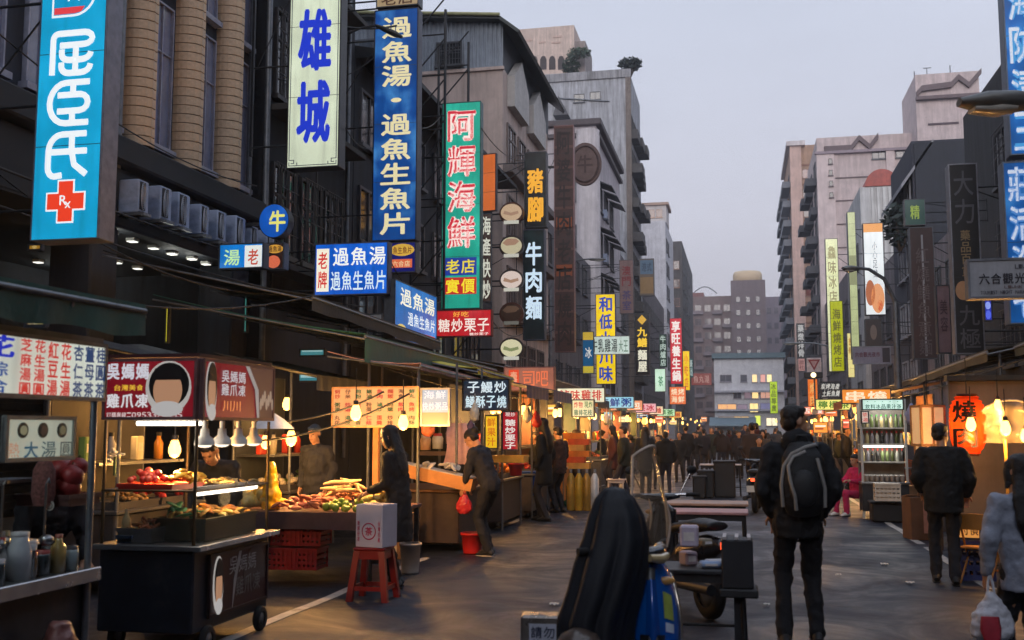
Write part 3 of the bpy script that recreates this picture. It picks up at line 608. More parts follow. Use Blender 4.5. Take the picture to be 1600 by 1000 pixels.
for j in range(9):
    for yy in (y2r+3, y2r+8, y2r+12): r2.win('w', yy, RX, 3+2.8*j, 2.2, 1.6, 1, gcol=(40, 42, 50)); r2.part('balcony', M((84, 86, 92), .8), MB().box(RX-.9-.3*math.sin(j*2+yy), yy-1.6, 2.2+2.8*j, RX, yy+1.6, 2.9+2.8*j))
y3r = y2r-3
r2t = Bd('pink rooftop tower with zigzag cornice and antennas', at(1433, 200, y3r).x, at(1533, 200, y3r).x, y3r, y3r+8, zat(119, y3r), PINK)
c3 = lambda px: at(px, 150, y3r).x
r2t.part('zigzag_cornice', PTR, zig([(c3(1431), zat(151, y3r)), (c3(1440), zat(142, y3r)), (c3(1486), zat(139, y3r)), (c3(1498), zat(128, y3r)), (c3(1514), zat(141, y3r)), (c3(1534), zat(121, y3r))], y3r))
r2t.part('cornice', PTR, MB().box(c3(1430), y3r-.5, zat(160, y3r), c3(1534), y3r-.01, zat(155, y3r)))
r2t.part('window_slot', M((84, 70, 76), .7), MB().box(c3(1448), y3r-.08, zat(199, y3r), c3(1496), y3r-.01, zat(196, y3r)).box(c3(1504), y3r-.08, zat(199, y3r), c3(1528), y3r-.01, zat(196, y3r)))
r2t.part('antenna', GALV, MB().cyl((c3(1433), y3r+1, zat(119, y3r)), (c3(1433), y3r+1, zat(108, y3r)), .05).cyl((c3(1490), y3r+1, zat(119, y3r)), (c3(1490), y3r+1, zat(102, y3r)), .05).cyl((c3(1447), y3r+1, zat(104, y3r)), (c3(1460), y3r+1, zat(104, y3r)), .04).cyl((c3(1453), y3r+1, zat(104, y3r)), (c3(1453), y3r+1, zat(119, y3r)), .04))
# domed white building
yd = yr(1356)
r3 = Bd('white building with a rust red rounded roof on the right', RX, at(1410, 300, yd).x, yd, yd+9, zat(290, yd), CONC((206, 206, 206), .5))
cxm = (RX+.3+at(1405, 300, yd).x)/2; rr = (at(1405, 300, yd).x-RX-.3)/2
r3.part('rounded_roof', M((176, 92, 82), .6, 0, .2, streak=.3), MB().prism([(cxm+rr*math.cos(math.pi*i/14), zat(290, yd)+.02+1.05*math.sin(math.pi*i/14)) for i in range(15)], yd-.1, yd+8, smooth=False))
for px in (1363, 1372, 1381, 1390): r3.part('pilaster', CONC((214, 214, 212), .5), MB().box(at(px, 300, yd).x-.08, yd-.12, 3, at(px, 300, yd).x+.08, yd-.01, zat(292, yd)))
for j in range(4): r3.win('w', yd+3, RX, 3+2.9*j, 2.5, 1.6, 2)
y4r = yr(1441)
r4 = Bd('dark grey block with a blank dark front on the right', RX, at(1560, 300, y4r).x, y4r, yr(1406), zat(222, y4r), CONC((66, 68, 78), .35))
r4.part('gable_front', M((48, 52, 62), .7, 0, .15, 2, streak=.3), MB().box(RX+.1, y4r-.1, 0, at(1527, 300, y4r).x, y4r-.01, zat(226, y4r)))
for j in range(4):
    for yy in (y4r+1.4, y4r+3.8): r4.win('w', yy, RX, 3.2+2.6*j, 1.6, 1.5, 1, fcol=(150, 152, 160), gcol=(60, 64, 74))
r4.part('roof_slope', M((120, 122, 130), .5, .3), MB().prism([(RX-.5, zat(222, y4r)-1.9), (RX+.9, zat(222, y4r)+.05), (RX+.9, zat(222, y4r)-.1), (RX-.5, zat(222, y4r)-2.1)], y4r-.1, yr(1406)))
y5r = yr(1526)
r5 = Bd('dark shophouse at the right edge behind the blue sign', RX, RX+12, 20, y5r, zat(190, y5r), CONC((60, 60, 64), .7))
for j in range(3):
    for yy in (22.5, 25, 27.5, 30, 32): r5.win('w', yy, RX, 3.4+2.6*j, 1.5, 1.6, 22, fcol=(74, 74, 80), gcol=(46, 50, 58))
r6 = Bd('dark shophouse outside the right edge of the view', RX, RX+12, 2, 19.9, 12.5, CONC((70, 70, 74), .6))
for j in range(3):
    for yy in (4.5, 8, 11.5, 15, 18): r6.win('w', yy, RX, 3.6+2.8*j, 1.7, 1.6, 11)
# filler shop rows so the street stays closed between the corner blocks
for i, (sd, ya, yb, h) in enumerate(((-1, yl(857)+.1, y5-.1, 11.5), (-1, yl(972)+.1, y6-.1, 15), (-1, yl(1006)+.1, y8-.1, 16), (-1, yl(1056)+.1, y9-.1, 19), (1, yr(1406)+.1, yd-.1, 10.5), (1, yd+9.1, y2r-.1, 13), (1, yr(1273)+.1, y1r-.1, 13), (1, y5r+.1, y4r-.1, 9))):
    x0, x1 = (LX-9, LX-.3) if sd < 0 else (RX+.3, RX+9)
    b = Bd('plain recessed shophouses ' + ('between the cream shed block and the whitish block', 'between the whitish block and the grey concrete block', 'between the grey concrete block and the white slab', 'between the white slab and the dark far block', 'between the dark grey block and the domed building', 'between the domed building and the pink block', 'between the pink block and the beige tower', 'between the edge shophouse and the dark grey block')[i], x0, x1, ya, yb, h, CONC((104+6*i, 100+5*i, 104+5*i), .6))
    k = ya+1.5
    while k < yb-1:
        for j in range(int((h-2)/3)): b.win('e' if sd < 0 else 'w', k, x1 if sd < 0 else x0, 3.4+3*j, 1.8, 1.6, 2, gcol=(46, 48, 56))
        k += 3.0
# street end: row behind the white house
for i, (xa, xb, h) in enumerate(((-30, -9, 14), (12, 34, 12))):
    b = Bd('long dim block across the far junction on the %s' % ('left', 'right')[i], xa, xb, 205, 214, h, CONC((120, 112, 118), .4))
    for j in range(3):
        for q in range(7): b.win('s', xa+1.5+q*2.8, 205, 3+3*j, 1.6, 1.5, 1)
# unseen houses added behind the viewer, blocking low sun and sky from the road
for i, (x0, x1, ya, yb, h) in enumerate(((-22, LX-.3, -30, 2.9, 19), (RX+.2, RX+14, -30, 1.9, 16), (-30, 30, -48, -36, 21))):
    b = Bd(('unseen dark shophouses added behind the viewer on the left to shade the street', 'unseen dark shophouses added behind the viewer on the right to shade the street', 'unseen block added behind the viewer to keep low sun off the street')[i], x0, x1, ya, yb, h, CONC((96, 94, 98), .5))
    for j in range(5):
        for q in range(7):
            if i < 2: b.win('e' if i == 0 else 'w', ya+2.5+4.3*q, x1 if i == 0 else x0, 3.6+2.9*j, 1.8, 1.6, 2)
# ---- roof plants
def leafy(label, c, rad, n, col, name='roof_shrub', trunk=.6, seed=1, leaf=.22):
    rnd = random.Random(seed); t = thing(name, label, 'shrub', c); m = MB()
    for i in range(n):
        d = Vector((rnd.gauss(0, 1), rnd.gauss(0, 1), rnd.gauss(0, 1))).normalized()*rnd.random()**.4
        p = Vector((d.x*rad[0], d.y*rad[1], trunk+rad[2]+d.z*rad[2])); a = Vector((rnd.gauss(0, 1), rnd.gauss(0, 1), rnd.gauss(0, .6))).normalized(); b_ = a.cross(Vector((rnd.gauss(0, 1), rnd.gauss(0, 1), rnd.gauss(0, 1)))).normalized(); s_ = leaf*rnd.uniform(.6, 1.4)
        m.add([p-a*s_, p+b_*s_*.4, p+a*s_, p-b_*s_*.4], [(0, 1, 2, 3)])
    m.build('crown', M(col, .6, 0, .5, 2), t)
    s_ = MB()
    for i in range(5): q = rnd.uniform(0, 6.3); s_.tube([(0, 0, 0), (rad[0]*.3*math.cos(q), rad[1]*.3*math.sin(q), trunk), (rad[0]*.7*math.cos(q), rad[1]*.7*math.sin(q), trunk+rad[2]*1.2)], [.07, .05, .02], n=5)
    s_.build('trunk', M((70, 56, 44), .8), t); return t
leafy('dark leafy shrub on the corner of the grey concrete roof', Vector((at(985, 117, y6+1).x, y6+1, b6.h-.1)), (1.0, 1, .55), 420, (52, 62, 58), seed=2)
leafy('small shrub behind the parapet of the grey concrete roof', Vector((at(892, 117, y6+1.2).x, y6+1.2, b6.h-.1)), (.8, .8, .9), 320, (48, 62, 48), seed=3)
leafy('spreading plant on the beige penthouse corner', at(905, 92, y7-.6), (1.2, 1, .5), 300, (70, 88, 70), seed=4, trunk=.1)
leafy('dark palm like plant on the balcony beside the domed building', at(1406, 392, 48), (.7, .7, 1.0), 340, (40, 52, 48), seed=5, trunk=.2)
# ================================================================ signs, left side
YEL = (250, 226, 80); WHT = (245, 246, 240); RED = (214, 44, 46); BLU = (24, 62, 176); NAVY = (34, 52, 96)
def drug_extra(root, w, h):
    k = EM((240, 246, 250), 1.0); m = MB()
    # drop-shaped emblem: square corner at lower left, round elsewhere
    def drop(s_, cx, cz): return [(cx-s_, cz-s_)]+[(cx+s_*math.cos(q), cz+s_*math.sin(q)) for q in [R(-90+i*15) for i in range(19)]]
    cz = h*.885
    m.prism(drop(w*.33, 0, cz), -.009, -.005); m.build('emblem_outline', k, root)
    MB().prism(drop(w*.30, 0, cz), -.012, -.0095).build('emblem_field', LITE((22, 150, 200), 1.0), root)
    MB().prism([(-w*.29, cz-w*.29), (w*.02, cz-w*.29), (w*.12, cz-w*.27), (w*.17, cz-w*.2), (-w*.29, cz-w*.2)], -.015, -.0125).build('emblem_bar', EM((226, 66, 74)), root)
    mm = MB(); letter(mm, 'W', -w*.2, cz-w*.14, w*.2, cz+w*.2, -.016, bold=.03); mm.build('lettering', k, root)
    cz = h*.135; a, b = w*.27, w*.105
    cross = lambda e: [(-b-e, -a-e), (b+e, -a-e), (b+e, -b-e), (a+e, -b-e), (a+e, b+e), (b+e, b+e), (b+e, a+e), (-b-e, a+e), (-b-e, b+e), (-a-e, b+e), (-a-e, -b-e), (-b-e, -b-e)]
    MB().prism([(x, z+cz) for x, z in cross(.018)], -.009, -.005).build('cross_outline', k, root)
    MB().prism([(x, z+cz) for x, z in cross(0)], -.012, -.0095).build('cross', EM((236, 66, 40)), root)
    mm = MB(); letter(mm, 'R', -w*.09, cz-w*.06, w*.03, cz+w*.09, -.014, bold=.02); letter(mm, 'x', -w*.01, cz-w*.1, w*.09, cz+w*.0, -.014, bold=.02); mm.build('lettering', k, root)
    # rounded stroke characters drawn as tubes
    m = MB(); s_ = w*.30
    def st(pts, z):
        q_ = MB().tube([(x*s_, 0, z+y*s_*.92) for x, y in pts], .036, n=10); q_.v = [(x, -.012+y*.2, zz) for x, y, zz in q_.v]; m.add(q_.v, q_.f, None, True)
    def arc(cx, cy, rx, ry, a0, a1, n=9): return [(cx+rx*math.cos(R(a0+(a1-a0)*i/n)), cy+ry*math.sin(R(a0+(a1-a0)*i/n))) for i in range(n+1)]
    z = h*.665
    st([(-.95, -1.05), (-.95, .7)]+arc(-.7, .7, .25, .3, 180, 90, 4)+[(.6, 1.0)]+arc(.6, .7, .4, .3, 90, -90, 6)+[(-.6, .4)], z)
    st([(-.5, .2)]+arc(-.1, -.05, .4, .3, 180, 270, 4)+[(.5, -.35)]+arc(.5, .0, .45, .35, -90, 0, 4), z)
    st([(.2, .3), (.2, -.95)], z); st([(-.5, -.45)]+arc(-.1, -.65, .4, .35, 180, 270, 4)+[(.5, -1.0)]+arc(.5, -.6, .45, .4, -90, 0, 4), z)
    z = h*.485
    st([(.95, 1.0), (-.2, 1.0)]+arc(-.2, 0, .8, 1.0, 90, 270, 10)+[(.95, -1.0)], z)
    st([(.15, 1.0), (.15, .4)], z); st([(.15, -1.0), (.15, -.4)], z)
    st([(-.6, .4), (.5, .4)]+arc(.5, 0, .4, .4, 90, -90, 6)+[(-.6, -.4)], z)
    z = h*.3
    st([(.9, 1.0), (-.3, 1.0)]+arc(-.3, .2, .65, .8, 90, 180, 5)+[(-.95, -.5)]+arc(-.6, -.6, .35, .45, 180, 270, 4)+[(-.25, -1.0)], z)
    st([(-.85, .15), (.95, .15)], z); st([(.2, 1.0), (.2, .2), (.35, -.5), (.95, -1.0)], z)
    m.build('lettering', k, root)
sign('tall light blue lit pharmacy sign with white characters and a red cross', (58, -62, 162, 371), 10.0, (22, 160, 208), [], wall=LX-.1, t=.3, frame=(120, 122, 136), extra=drug_extra, edge=.012)
def frett(root, w, h):
    m = MB(); c = .05; k = .012
    def bar(x0, z0, x1, z1): m.box(min(x0, x1)-k/2, -.014, min(z0, z1)-k/2, max(x0, x1)+k/2, -.006, max(z0, z1)+k/2)
    for sx_ in (-1, 1):
        x = sx_*(w/2-c); bar(x, .15, x, h); i = -sx_
        bar(x, .15, x+i*.09, .15); bar(x+i*.09, .15, x+i*.09, .09); bar(x+i*.04, .09, x+i*.09, .09); bar(x, c, x+i*.15, c); bar(x, c, x, .11); bar(x+i*.15, c, x+i*.15, .1)
    bar(-w/2+c+.15, c, w/2-c-.15, c); m.build('border_fret', EM((60, 70, 84), .6), root)
sign('white lit sign with two big blue characters and a fretted border', (451, -70, 532, 260), 17, (206, 216, 190), [('雄城', .14, .23, .86, .91, (22, 52, 196), 'v', .05)], wall=LX, t=.3, frame=(52, 54, 58), extra=frett, edge=.02)
sign('tall deep blue lit sign with a column of cream characters', (583, 12, 652, 374), 20, (10, 66, 136), [('過魚湯·過魚生魚片', .14, .03, .9, .98, (226, 214, 168), 'v', .035)], wall=LX, t=.3, frame=(44, 48, 66), uneven=.3)
sign('beige cap panel on top of the deep blue sign', (588, -22, 654, 10), 20, (206, 180, 140), [('老店', .1, .25, .9, .95, (90, 56, 40))], em=.5, t=.3, wall=LX)
sign('small navy panel with a yellow oval hanging below the deep blue sign', (607, 378, 650, 426), 20.05, (20, 26, 110), [('@', .06, .06, .94, .46, (226, 180, 70)), ('魚生魚片', .16, .14, .86, .4, (120, 50, 20)), ('#', .06, .56, .86, .84, (232, 110, 70)), ('六合店', .14, .6, .8, .82, (250, 220, 170))], em=.8, t=.25)
sign('teal lit sign with red outlined characters and yellow ones below', (690, 158, 751, 481), 24, (34, 160, 138), [('阿輝海鮮', .1, .03, .92, .72, (252, 232, 224), 'v', .075), ('阿輝海鮮', .1, .03, .92, .72, (206, 40, 58), 'v', .025), ('#', .08, .755, .9, .84, (34, 58, 150)), ('老店', .1, .76, .88, .835, (236, 214, 60)), ('#', .08, .85, .9, .93, (190, 40, 40)), ('實價', .1, .852, .88, .93, (250, 226, 50))], wall=LX, t=.25, frame=(60, 96, 96), uneven=.08)
sign('wide bright blue light box with a white tag and two rows of characters', (491, 379, 606, 461), 18, (12, 88, 196), [('#', .03, .1, .2, .92, (246, 238, 216)), ('老牌', .045, .14, .185, .88, (206, 44, 40), 'v', .03), ('過魚湯', .24, .07, .98, .46, WHT), ('過魚生魚片', .22, .52, .98, .93, (216, 232, 240))], t=.22, frame=(80, 84, 110), uneven=.12, wall=LX)
signx('slanting blue light box facing the street with pale characters', (616, 440, 682, 533), -6.1, (22, 104, 180), [('過魚湯', .1, .08, .95, .42, (244, 240, 214)), ('過魚生魚片', .28, .46, .95, .72, (226, 236, 240)), ('@', .05, .72, .26, .9, (216, 190, 110)), ('#', .7, .78, .95, .9, (216, 80, 60))], t=.2, uneven=.1)
sign('red lit sign with white characters below the teal sign', (681, 484, 768, 526), 22, (186, 28, 36), [('糖炒栗子', .03, .3, .97, .85, (246, 226, 216)), ('好吃', .3, .05, .6, .28, (240, 170, 60)), ('糖炒栗子', .6, .85, .95, .97, (240, 220, 210))], t=.18, uneven=.1, frame=(120, 40, 40), wall=LX)
sign('coral sign with a glowing red square and orange neon strokes', (787, 573, 866, 611), 21, (176, 112, 92), [('#', .1, .12, .3, .8, (250, 80, 40)), ('壽', .12, .16, .28, .76, (255, 190, 150)), ('司吧', .36, .14, .9, .84, (250, 128, 84))], em=.75, t=.2, frame=(150, 104, 96))
sign('dark slate sign with two rows of bright white characters', (722, 592, 796, 642), 15, (32, 46, 62), [('子鰻炒', .1, .06, .95, .46, (226, 242, 250)), ('鱔酥子燒', .06, .5, .95, .93, (214, 240, 250))], em=.9, t=.14, frame=(36, 42, 52))
# pork foot / beef noodle sign
sign('black sign panel with two golden glowing characters', (819, 237, 854, 355), 30, (16, 18, 22), [('豬腳', .1, .2, .9, .95, (250, 176, 40), 'v', .05)], wall=LX, t=.3, em=.9, frame=(60, 62, 70))
sign('black sign panel with three white characters stacked', (817, 358, 851, 531), 30, (14, 22, 26), [('牛肉麵', .08, .1, .92, .83, (206, 228, 246), 'v', .04)], wall=LX, t=.3, em=.95, frame=(70, 74, 90))
# round food plaques beside it (plain, no faces)
for i, (py, c, lit) in enumerate(((333, (206, 176, 144), .8), (385, (204, 194, 160), .8), (438, (226, 206, 196), .85), (490, (96, 70, 60), .15), (545, (222, 216, 176), .85))):
    q = at(799, py, 29.5); t = thing('round_plaque', ('round cream lit plaque with a brown rim, topmost in the column', 'round cream lit plaque, second from the top in the column', 'round pinkish lit plaque in the middle of the column', 'round unlit brown plaque, second from the bottom of the column', 'round cream lit plaque with a green cap, lowest in the column')[i], 'sign', (q.x, q.y, q.z-.32), 0, 'round plaques beside the noodle sign')
    MB().prism([(.36*math.cos(a*math.pi/12), .32+.33*math.sin(a*math.pi/12)) for a in range(24)], 0, .14).build('casing', M((92, 52, 40) if i in (0, 3) else (70, 60, 60), .5), t)
    MB().prism([(.31*math.cos(a*math.pi/12), .34+.25*math.sin(a*math.pi/12)) for a in range(24)], -.02, -.004).build('face_panel', EM(c, lit), t)
    MB().prism([(-.26, .42), (-.14, .34), (.12, .36), (.24, .46), (.14, .54), (-.12, .55)] if i % 2 else [(-.24, .3), (.0, .24), (.22, .3), (.2, .38), (-.02, .33), (-.2, .4)], -.026, -.0215).build('printed_patch', EM((150, 160, 110) if i == 4 else (190, 150, 124), lit*.8), t)
    MB().box(-.22, -.03, .0, .22, 0, .1).build('caption_strip', EM((216, 214, 200), lit*.9), t)
    MB().box(-1.6, .04, .3, -.3, .09, .34).build('bracket', DKM, t)
# brown lattice sign with medallion
sign('tall unlit brown lattice sign with weathered characters', (866, 194, 897, 548), 40, (74, 46, 42), [('阿婆牛肉老店燒肉', .12, .02, .88, .98, (48, 34, 34), 'v', .03)]+[('#', .04, i/11, .96, i/11+.012, (104, 72, 66)) for i in range(11)]+[('#', .1, .41, .9, .46, (150, 76, 40)), ('#', .1, .62, .9, .67, (150, 76, 40))], em=0, t=.35, frame=(128, 92, 92), wall=LX, bold=.02)
q = at(914, 256, 45); t = thing('round_medallion', 'large unlit brown round sign on the whitish block', 'sign', (q.x, q.y, q.z-.7))
MB().prism([(.72*math.cos(a*math.pi/16), .7+.95*math.sin(a*math.pi/16)) for a in range(32)], 0, .2).build('casing', M((112, 92, 88), .7), t)
MB().tube([(.6*math.cos(a*math.pi/16), -.01, .7+.8*math.sin(a*math.pi/16)) for a in range(33)], .05, n=6).build('ring', M((84, 68, 66), .7), t)
m = MB(); letter(m, '牛', -.38, .25, .38, 1.15, -.012, bold=.03); m.build('lettering', M((84, 66, 64), .7), t)
MB().box(-2.6, .05, .6, -.6, .12, .7).build('bracket', DKM, t)
# behind the teal sign: orange awning-like sign and white lettered board
sign('plain orange panel leaning out behind the teal sign', (753, 240, 776, 330), 27, (226, 116, 60), [], em=.8, t=.1, rz=R(-12))
sign('narrow dark board with white characters behind the teal sign', (752, 333, 768, 472), 26.5, (66, 50, 46), [('海產快炒', .05, .02, .95, .98, (236, 236, 220), 'v', .04)], em=.7, t=.1, rz=R(10))
# far left signs of the middle distance
sign('yellow lit vertical sign with blue characters', (931, 459, 962, 600), 42, (244, 206, 24), [('和低小川味', .12, .02, .88, .98, (36, 66, 170), 'v', .04)], t=.3, wall=LX, frame=(60, 66, 120))
sign('white banner with dark characters crossing the yellow sign', (921, 525, 984, 554), 40, (198, 214, 206), [('牛乳雞湯', .04, .1, .7, .92, (40, 52, 50)), ('大王', .72, .2, .96, .9, (96, 130, 110))], t=.12, frame=(120, 120, 120), em=.9)
sign('grey pink unlit sign with faded red and violet characters', (968, 406, 990, 490), 52, (138, 110, 108), [('澳門', .15, .1, .85, .5, (140, 50, 56), 'v'), ('茶室', .15, .56, .85, .94, (80, 70, 120), 'v')], em=0, t=.3, wall=LX)
sign('unlit sign with a blue top and ochre bottom', (999, 404, 1022, 462), 58, (110, 96, 84), [('#', .06, .04, .94, .42, (92, 118, 140)), ('港式', .15, .1, .85, .36, (60, 76, 96)), ('#', .06, .5, .94, .94, (150, 120, 80))], em=0, t=.3, wall=LX)
sign('black vertical sign with a gold diamond and yellow and white characters', (992, 489, 1015, 586), 50, (22, 20, 24), [('◆', .15, .02, .85, .2, (206, 160, 50)), ('九鱔', .12, .22, .88, .56, (246, 200, 50), 'v', .04), ('麵屋', .15, .58, .85, .96, (226, 222, 200), 'v', .04)], t=.3, wall=LX)
sign('narrow dark green sign with white characters', (1030, 522, 1042, 574), 60, (26, 56, 48), [('牛肉爐店', .1, .03, .9, .97, (190, 210, 200), 'v', .04)], em=.7, t=.2, wall=LX)
sign('pale mint lit box below the dark green sign', (1023, 576, 1040, 612), 58, (206, 240, 214), [('茶', .3, .3, .8, .8, (40, 120, 80))], em=.95, t=.2)
sign('tall red sign with five white characters', (1047, 497, 1066, 600), 60, (196, 36, 52), [('享旺養生鍋', .1, .03, .9, .97, (246, 232, 226), 'v', .045)], t=.25, wall=LX, em=.95)
sign('yellow sign edge next to the tall red sign', (1067, 548, 1078, 610), 60.5, (246, 200, 30), [('小吃店', .2, .05, .8, .95, (214, 110, 20), 'v', .04)], t=.25)
sign('orange and red menu panel under the tall red sign', (1046, 604, 1072, 632), 58, (226, 110, 60), [('燒烤\n海鮮', .08, .08, .92, .92, (250, 226, 190))], t=.15)
sign('blue and yellow curved banner left of the yellow sign', (910, 518, 928, 584), 36, (22, 92, 140), [('#', .0, .82, 1, .98, (220, 200, 60)), ('#', .0, .0, 1, .2, (226, 190, 60)), ('冰', .2, .35, .85, .65, WHT)], em=.6, t=.12)
sign('dim green vertical sign far on the left', (1076, 560, 1083, 590), 80, (40, 90, 90), [('藥局', .1, .05, .9, .95, (200, 220, 220), 'v')], em=.6, t=.2)
sign('dull red horizontal sign at the far junction', (1080, 583, 1112, 602), 110, (150, 70, 66), [('魚丸湯', .1, .15, .9, .85, (220, 170, 160))], em=.5, t=.3)
# left mid round and blue signs behind the arcade end
q = at(428, 345, 16.6); t = thing('round_blue_sign', 'round blue lit sign with one yellow character', 'sign', (q.x, q.y, q.z-.36))
MB().prism([(.28*math.cos(a*math.pi/16), .36+.3*math.sin(a*math.pi/16)) for a in range(32)], 0, .2).build('casing', DKM, t)
MB().prism([(.265*math.cos(a*math.pi/16), .36+.285*math.sin(a*math.pi/16)) for a in range(32)], -.01, -.001).build('face_panel', LITE((18, 84, 180), .9, .2), t)
m = MB(); letter(m, '牛', -.1, .14, .24, .56, -.016, bold=.04); m.build('lettering', EM((230, 226, 120), .95), t)
MB().box(-1.0, .06, .3, -.3, .12, .36).build('bracket', DKM, t)
sign('blue lit board with a white tag partly hidden by the arcade', (342, 380, 412, 420), 15.2, (14, 120, 206), [('#', .58, .1, .96, .96, (226, 230, 226)), ('老', .64, .2, .9, .9, (190, 70, 50)), ('湯', .1, .2, .5, .9, (190, 230, 160))], t=.2, uneven=.1)
sign('small dark board with a yellow oval and an orange patch', (414, 379, 444, 421), 16.4, (44, 26, 24), [('@', .1, .08, .95, .4, (220, 160, 60)), ('過魚湯', .18, .12, .88, .36, (60, 30, 20)), ('@', .1, .48, .8, .95, (226, 110, 76))], t=.2, em=.8)
# ================================================================ signs, right side
sign('tall blue sign with white outlined characters at the right edge', (1571, -40, 1660, 240), 17, (16, 92, 170), [('海防清玉', .05, .02, .62, .99, (60, 150, 214), 'v', .09), ('海防清玉', .05, .02, .62, .99, (216, 222, 236), 'v', .03)], t=.3, em=.9, uneven=.25, wall=RX, frame=(96, 110, 130))
sign('lower blue sign with pale characters at the right edge', (1571, 250, 1660, 505), 17, (18, 84, 156), [('莊活海七', .05, .02, .62, .99, (70, 130, 200), 'v', .09), ('莊活海七', .05, .02, .62, .99, (206, 216, 236), 'v', .03)], t=.3, em=.85, uneven=.25, wall=RX, frame=(96, 110, 130))
sign('tall black unlit sign with grey outlined characters', (1487, 254, 1533, 552), 20, (30, 31, 36), [('大力', .12, .03, .88, .33, (96, 98, 106), 'v', .012), ('藥品百貨', .3, .35, .68, .6, (150, 130, 96), 'v', .02), ('@', .08, .62, .6, .72, (196, 150, 110)), ('九極', .12, .74, .9, .98, (92, 92, 98), 'v', .012)], em=0, t=.3, wall=RX, frame=(130, 132, 142))
sign('white unlit market name sign hung over the right side', (1511, 403, 1640, 466), 10.5, (176, 180, 190), [('六合觀光夜市', .13, .36, 1.0, .66, (50, 50, 62), 'h', .02), ('LIUHE', .58, .16, .8, .28, (70, 70, 82)), ('LIUHE', .44, .68, .66, .76, (110, 90, 90)), ('TOURIST NIGHT MARKET', .15, .8, .75, .9, (80, 80, 92))], em=0, t=.14, frame=(120, 124, 134))
sign('dull green board with lime characters on the right', (1413, 311, 1446, 352), 34, (28, 70, 66), [('精', .25, .2, .75, .8, (170, 196, 70))], em=.55, t=.3, wall=RX)
sign('dark red brown unlit sign with pale vertical tube', (1424, 354, 1462, 560), 30, (60, 36, 38), [('紅燒鱔魚意麵', .2, .15, .8, .98, (92, 80, 82), 'v', .01), ('#', .48, .06, .56, .98, (150, 150, 156))], em=0, t=.3, wall=RX, frame=(80, 84, 92))
sign('pinkish unlit panel beside the black sign', (1464, 445, 1486, 552), 24, (140, 116, 122), [('美容', .2, .2, .8, .7, (90, 70, 80), 'v')], em=0, t=.25, wall=RX)
sign('bright white lit sign with small ink strokes and a painted foot picture', (1350, 348, 1382, 492), 38, (232, 238, 240), [('#', .0, .0, 1.0, .1, (232, 160, 90)), ('小心足健', .42, .2, .68, .6, (110, 110, 120), 'v', .0), ('@', .04, .62, .5, .9, (170, 96, 60)), ('@', .3, .66, .95, .98, (222, 150, 100)), ('@', .6, .84, .85, .96, (190, 90, 60))], t=.3, wall=RX, em=1.0)
sign('dark unlit box with a pale figure below the white sign', (1352, 498, 1378, 545), 38, (58, 54, 58), [('@', .3, .2, .7, .7, (120, 110, 106))], em=0, t=.3, wall=RX)
sign('long pale yellow lit sign with faded characters', (1292, 372, 1312, 580), 50, (222, 226, 176), [('鱻味冰店', .15, .05, .85, .5, (150, 140, 96), 'v', .02)], t=.3, wall=RX, em=.95)
sign('yellow green slim lit sign leaning over the street', (1327, 330, 1340, 560), 46, (196, 206, 150), [('#', .1, .3, .9, .5, (150, 156, 110))], t=.3, wall=RX, em=.7)
sign('bright olive yellow banner with dark characters', (1298, 470, 1318, 580), 44, (176, 182, 20), [('海鮮燒烤店', .15, .1, .85, .95, (96, 96, 20), 'v', .03)], t=.06, em=.85, frame=(120, 126, 30))
sign('yellow white lit pillar sign behind the banner', (1324, 520, 1335, 590), 48, (240, 226, 150), [('飲料', .2, .1, .8, .5, (180, 120, 30), 'v')], t=.2, em=.9)
sign('narrow black sign with white characters on the far right', (1245, 505, 1258, 560), 70, (36, 38, 44), [('藥燉排骨', .1, .03, .9, .97, (206, 206, 206), 'v', .03)], em=.6, t=.3, wall=RX)
sign('small pink board below the narrow black sign', (1247, 560, 1258, 580), 70, (200, 150, 146), [('旅社', .1, .1, .9, .9, (120, 60, 60), 'v')], em=.5, t=.3)
sign('light grey direction board on an arm over the right lane', (1332, 541, 1392, 569), 26, (150, 148, 168), [('六合觀光夜市', .06, .3, .72, .62, (110, 60, 80), 'h'), ('#', .78, .1, .97, .9, (70, 66, 74))], em=0, t=.08, frame=(140, 144, 154))
sign('glowing orange vertical sign on the far right', (1262, 592, 1278, 640), 60, (240, 120, 40), [('燒肉', .2, .1, .8, .9, (250, 190, 110), 'v')], t=.2, em=.9)
sign('dark board with white slanted characters on the far right', (1281, 596, 1314, 622), 48, (40, 42, 48), [('炭烤海產', .05, .1, .95, .5, (226, 224, 216)), ('土魠魚羹', .1, .52, .95, .92, (230, 230, 222))], t=.15, em=.8, slant=.2)
sign('lime green vertical banner in front of the lit white house', (1203, 596, 1215, 646), 100, (176, 206, 40), [('冰品專賣', .15, .05, .85, .95, (90, 110, 20), 'v', .03)], t=.1, em=.95)
sign('blue violet lit sign glow between black sign and blue sign', (1537, 468, 1551, 502), 18, (50, 60, 190), [('@', .2, .1, .8, .45, (150, 170, 250)), ('@', .2, .5, .8, .9, (90, 110, 240))], t=.12, em=.8)
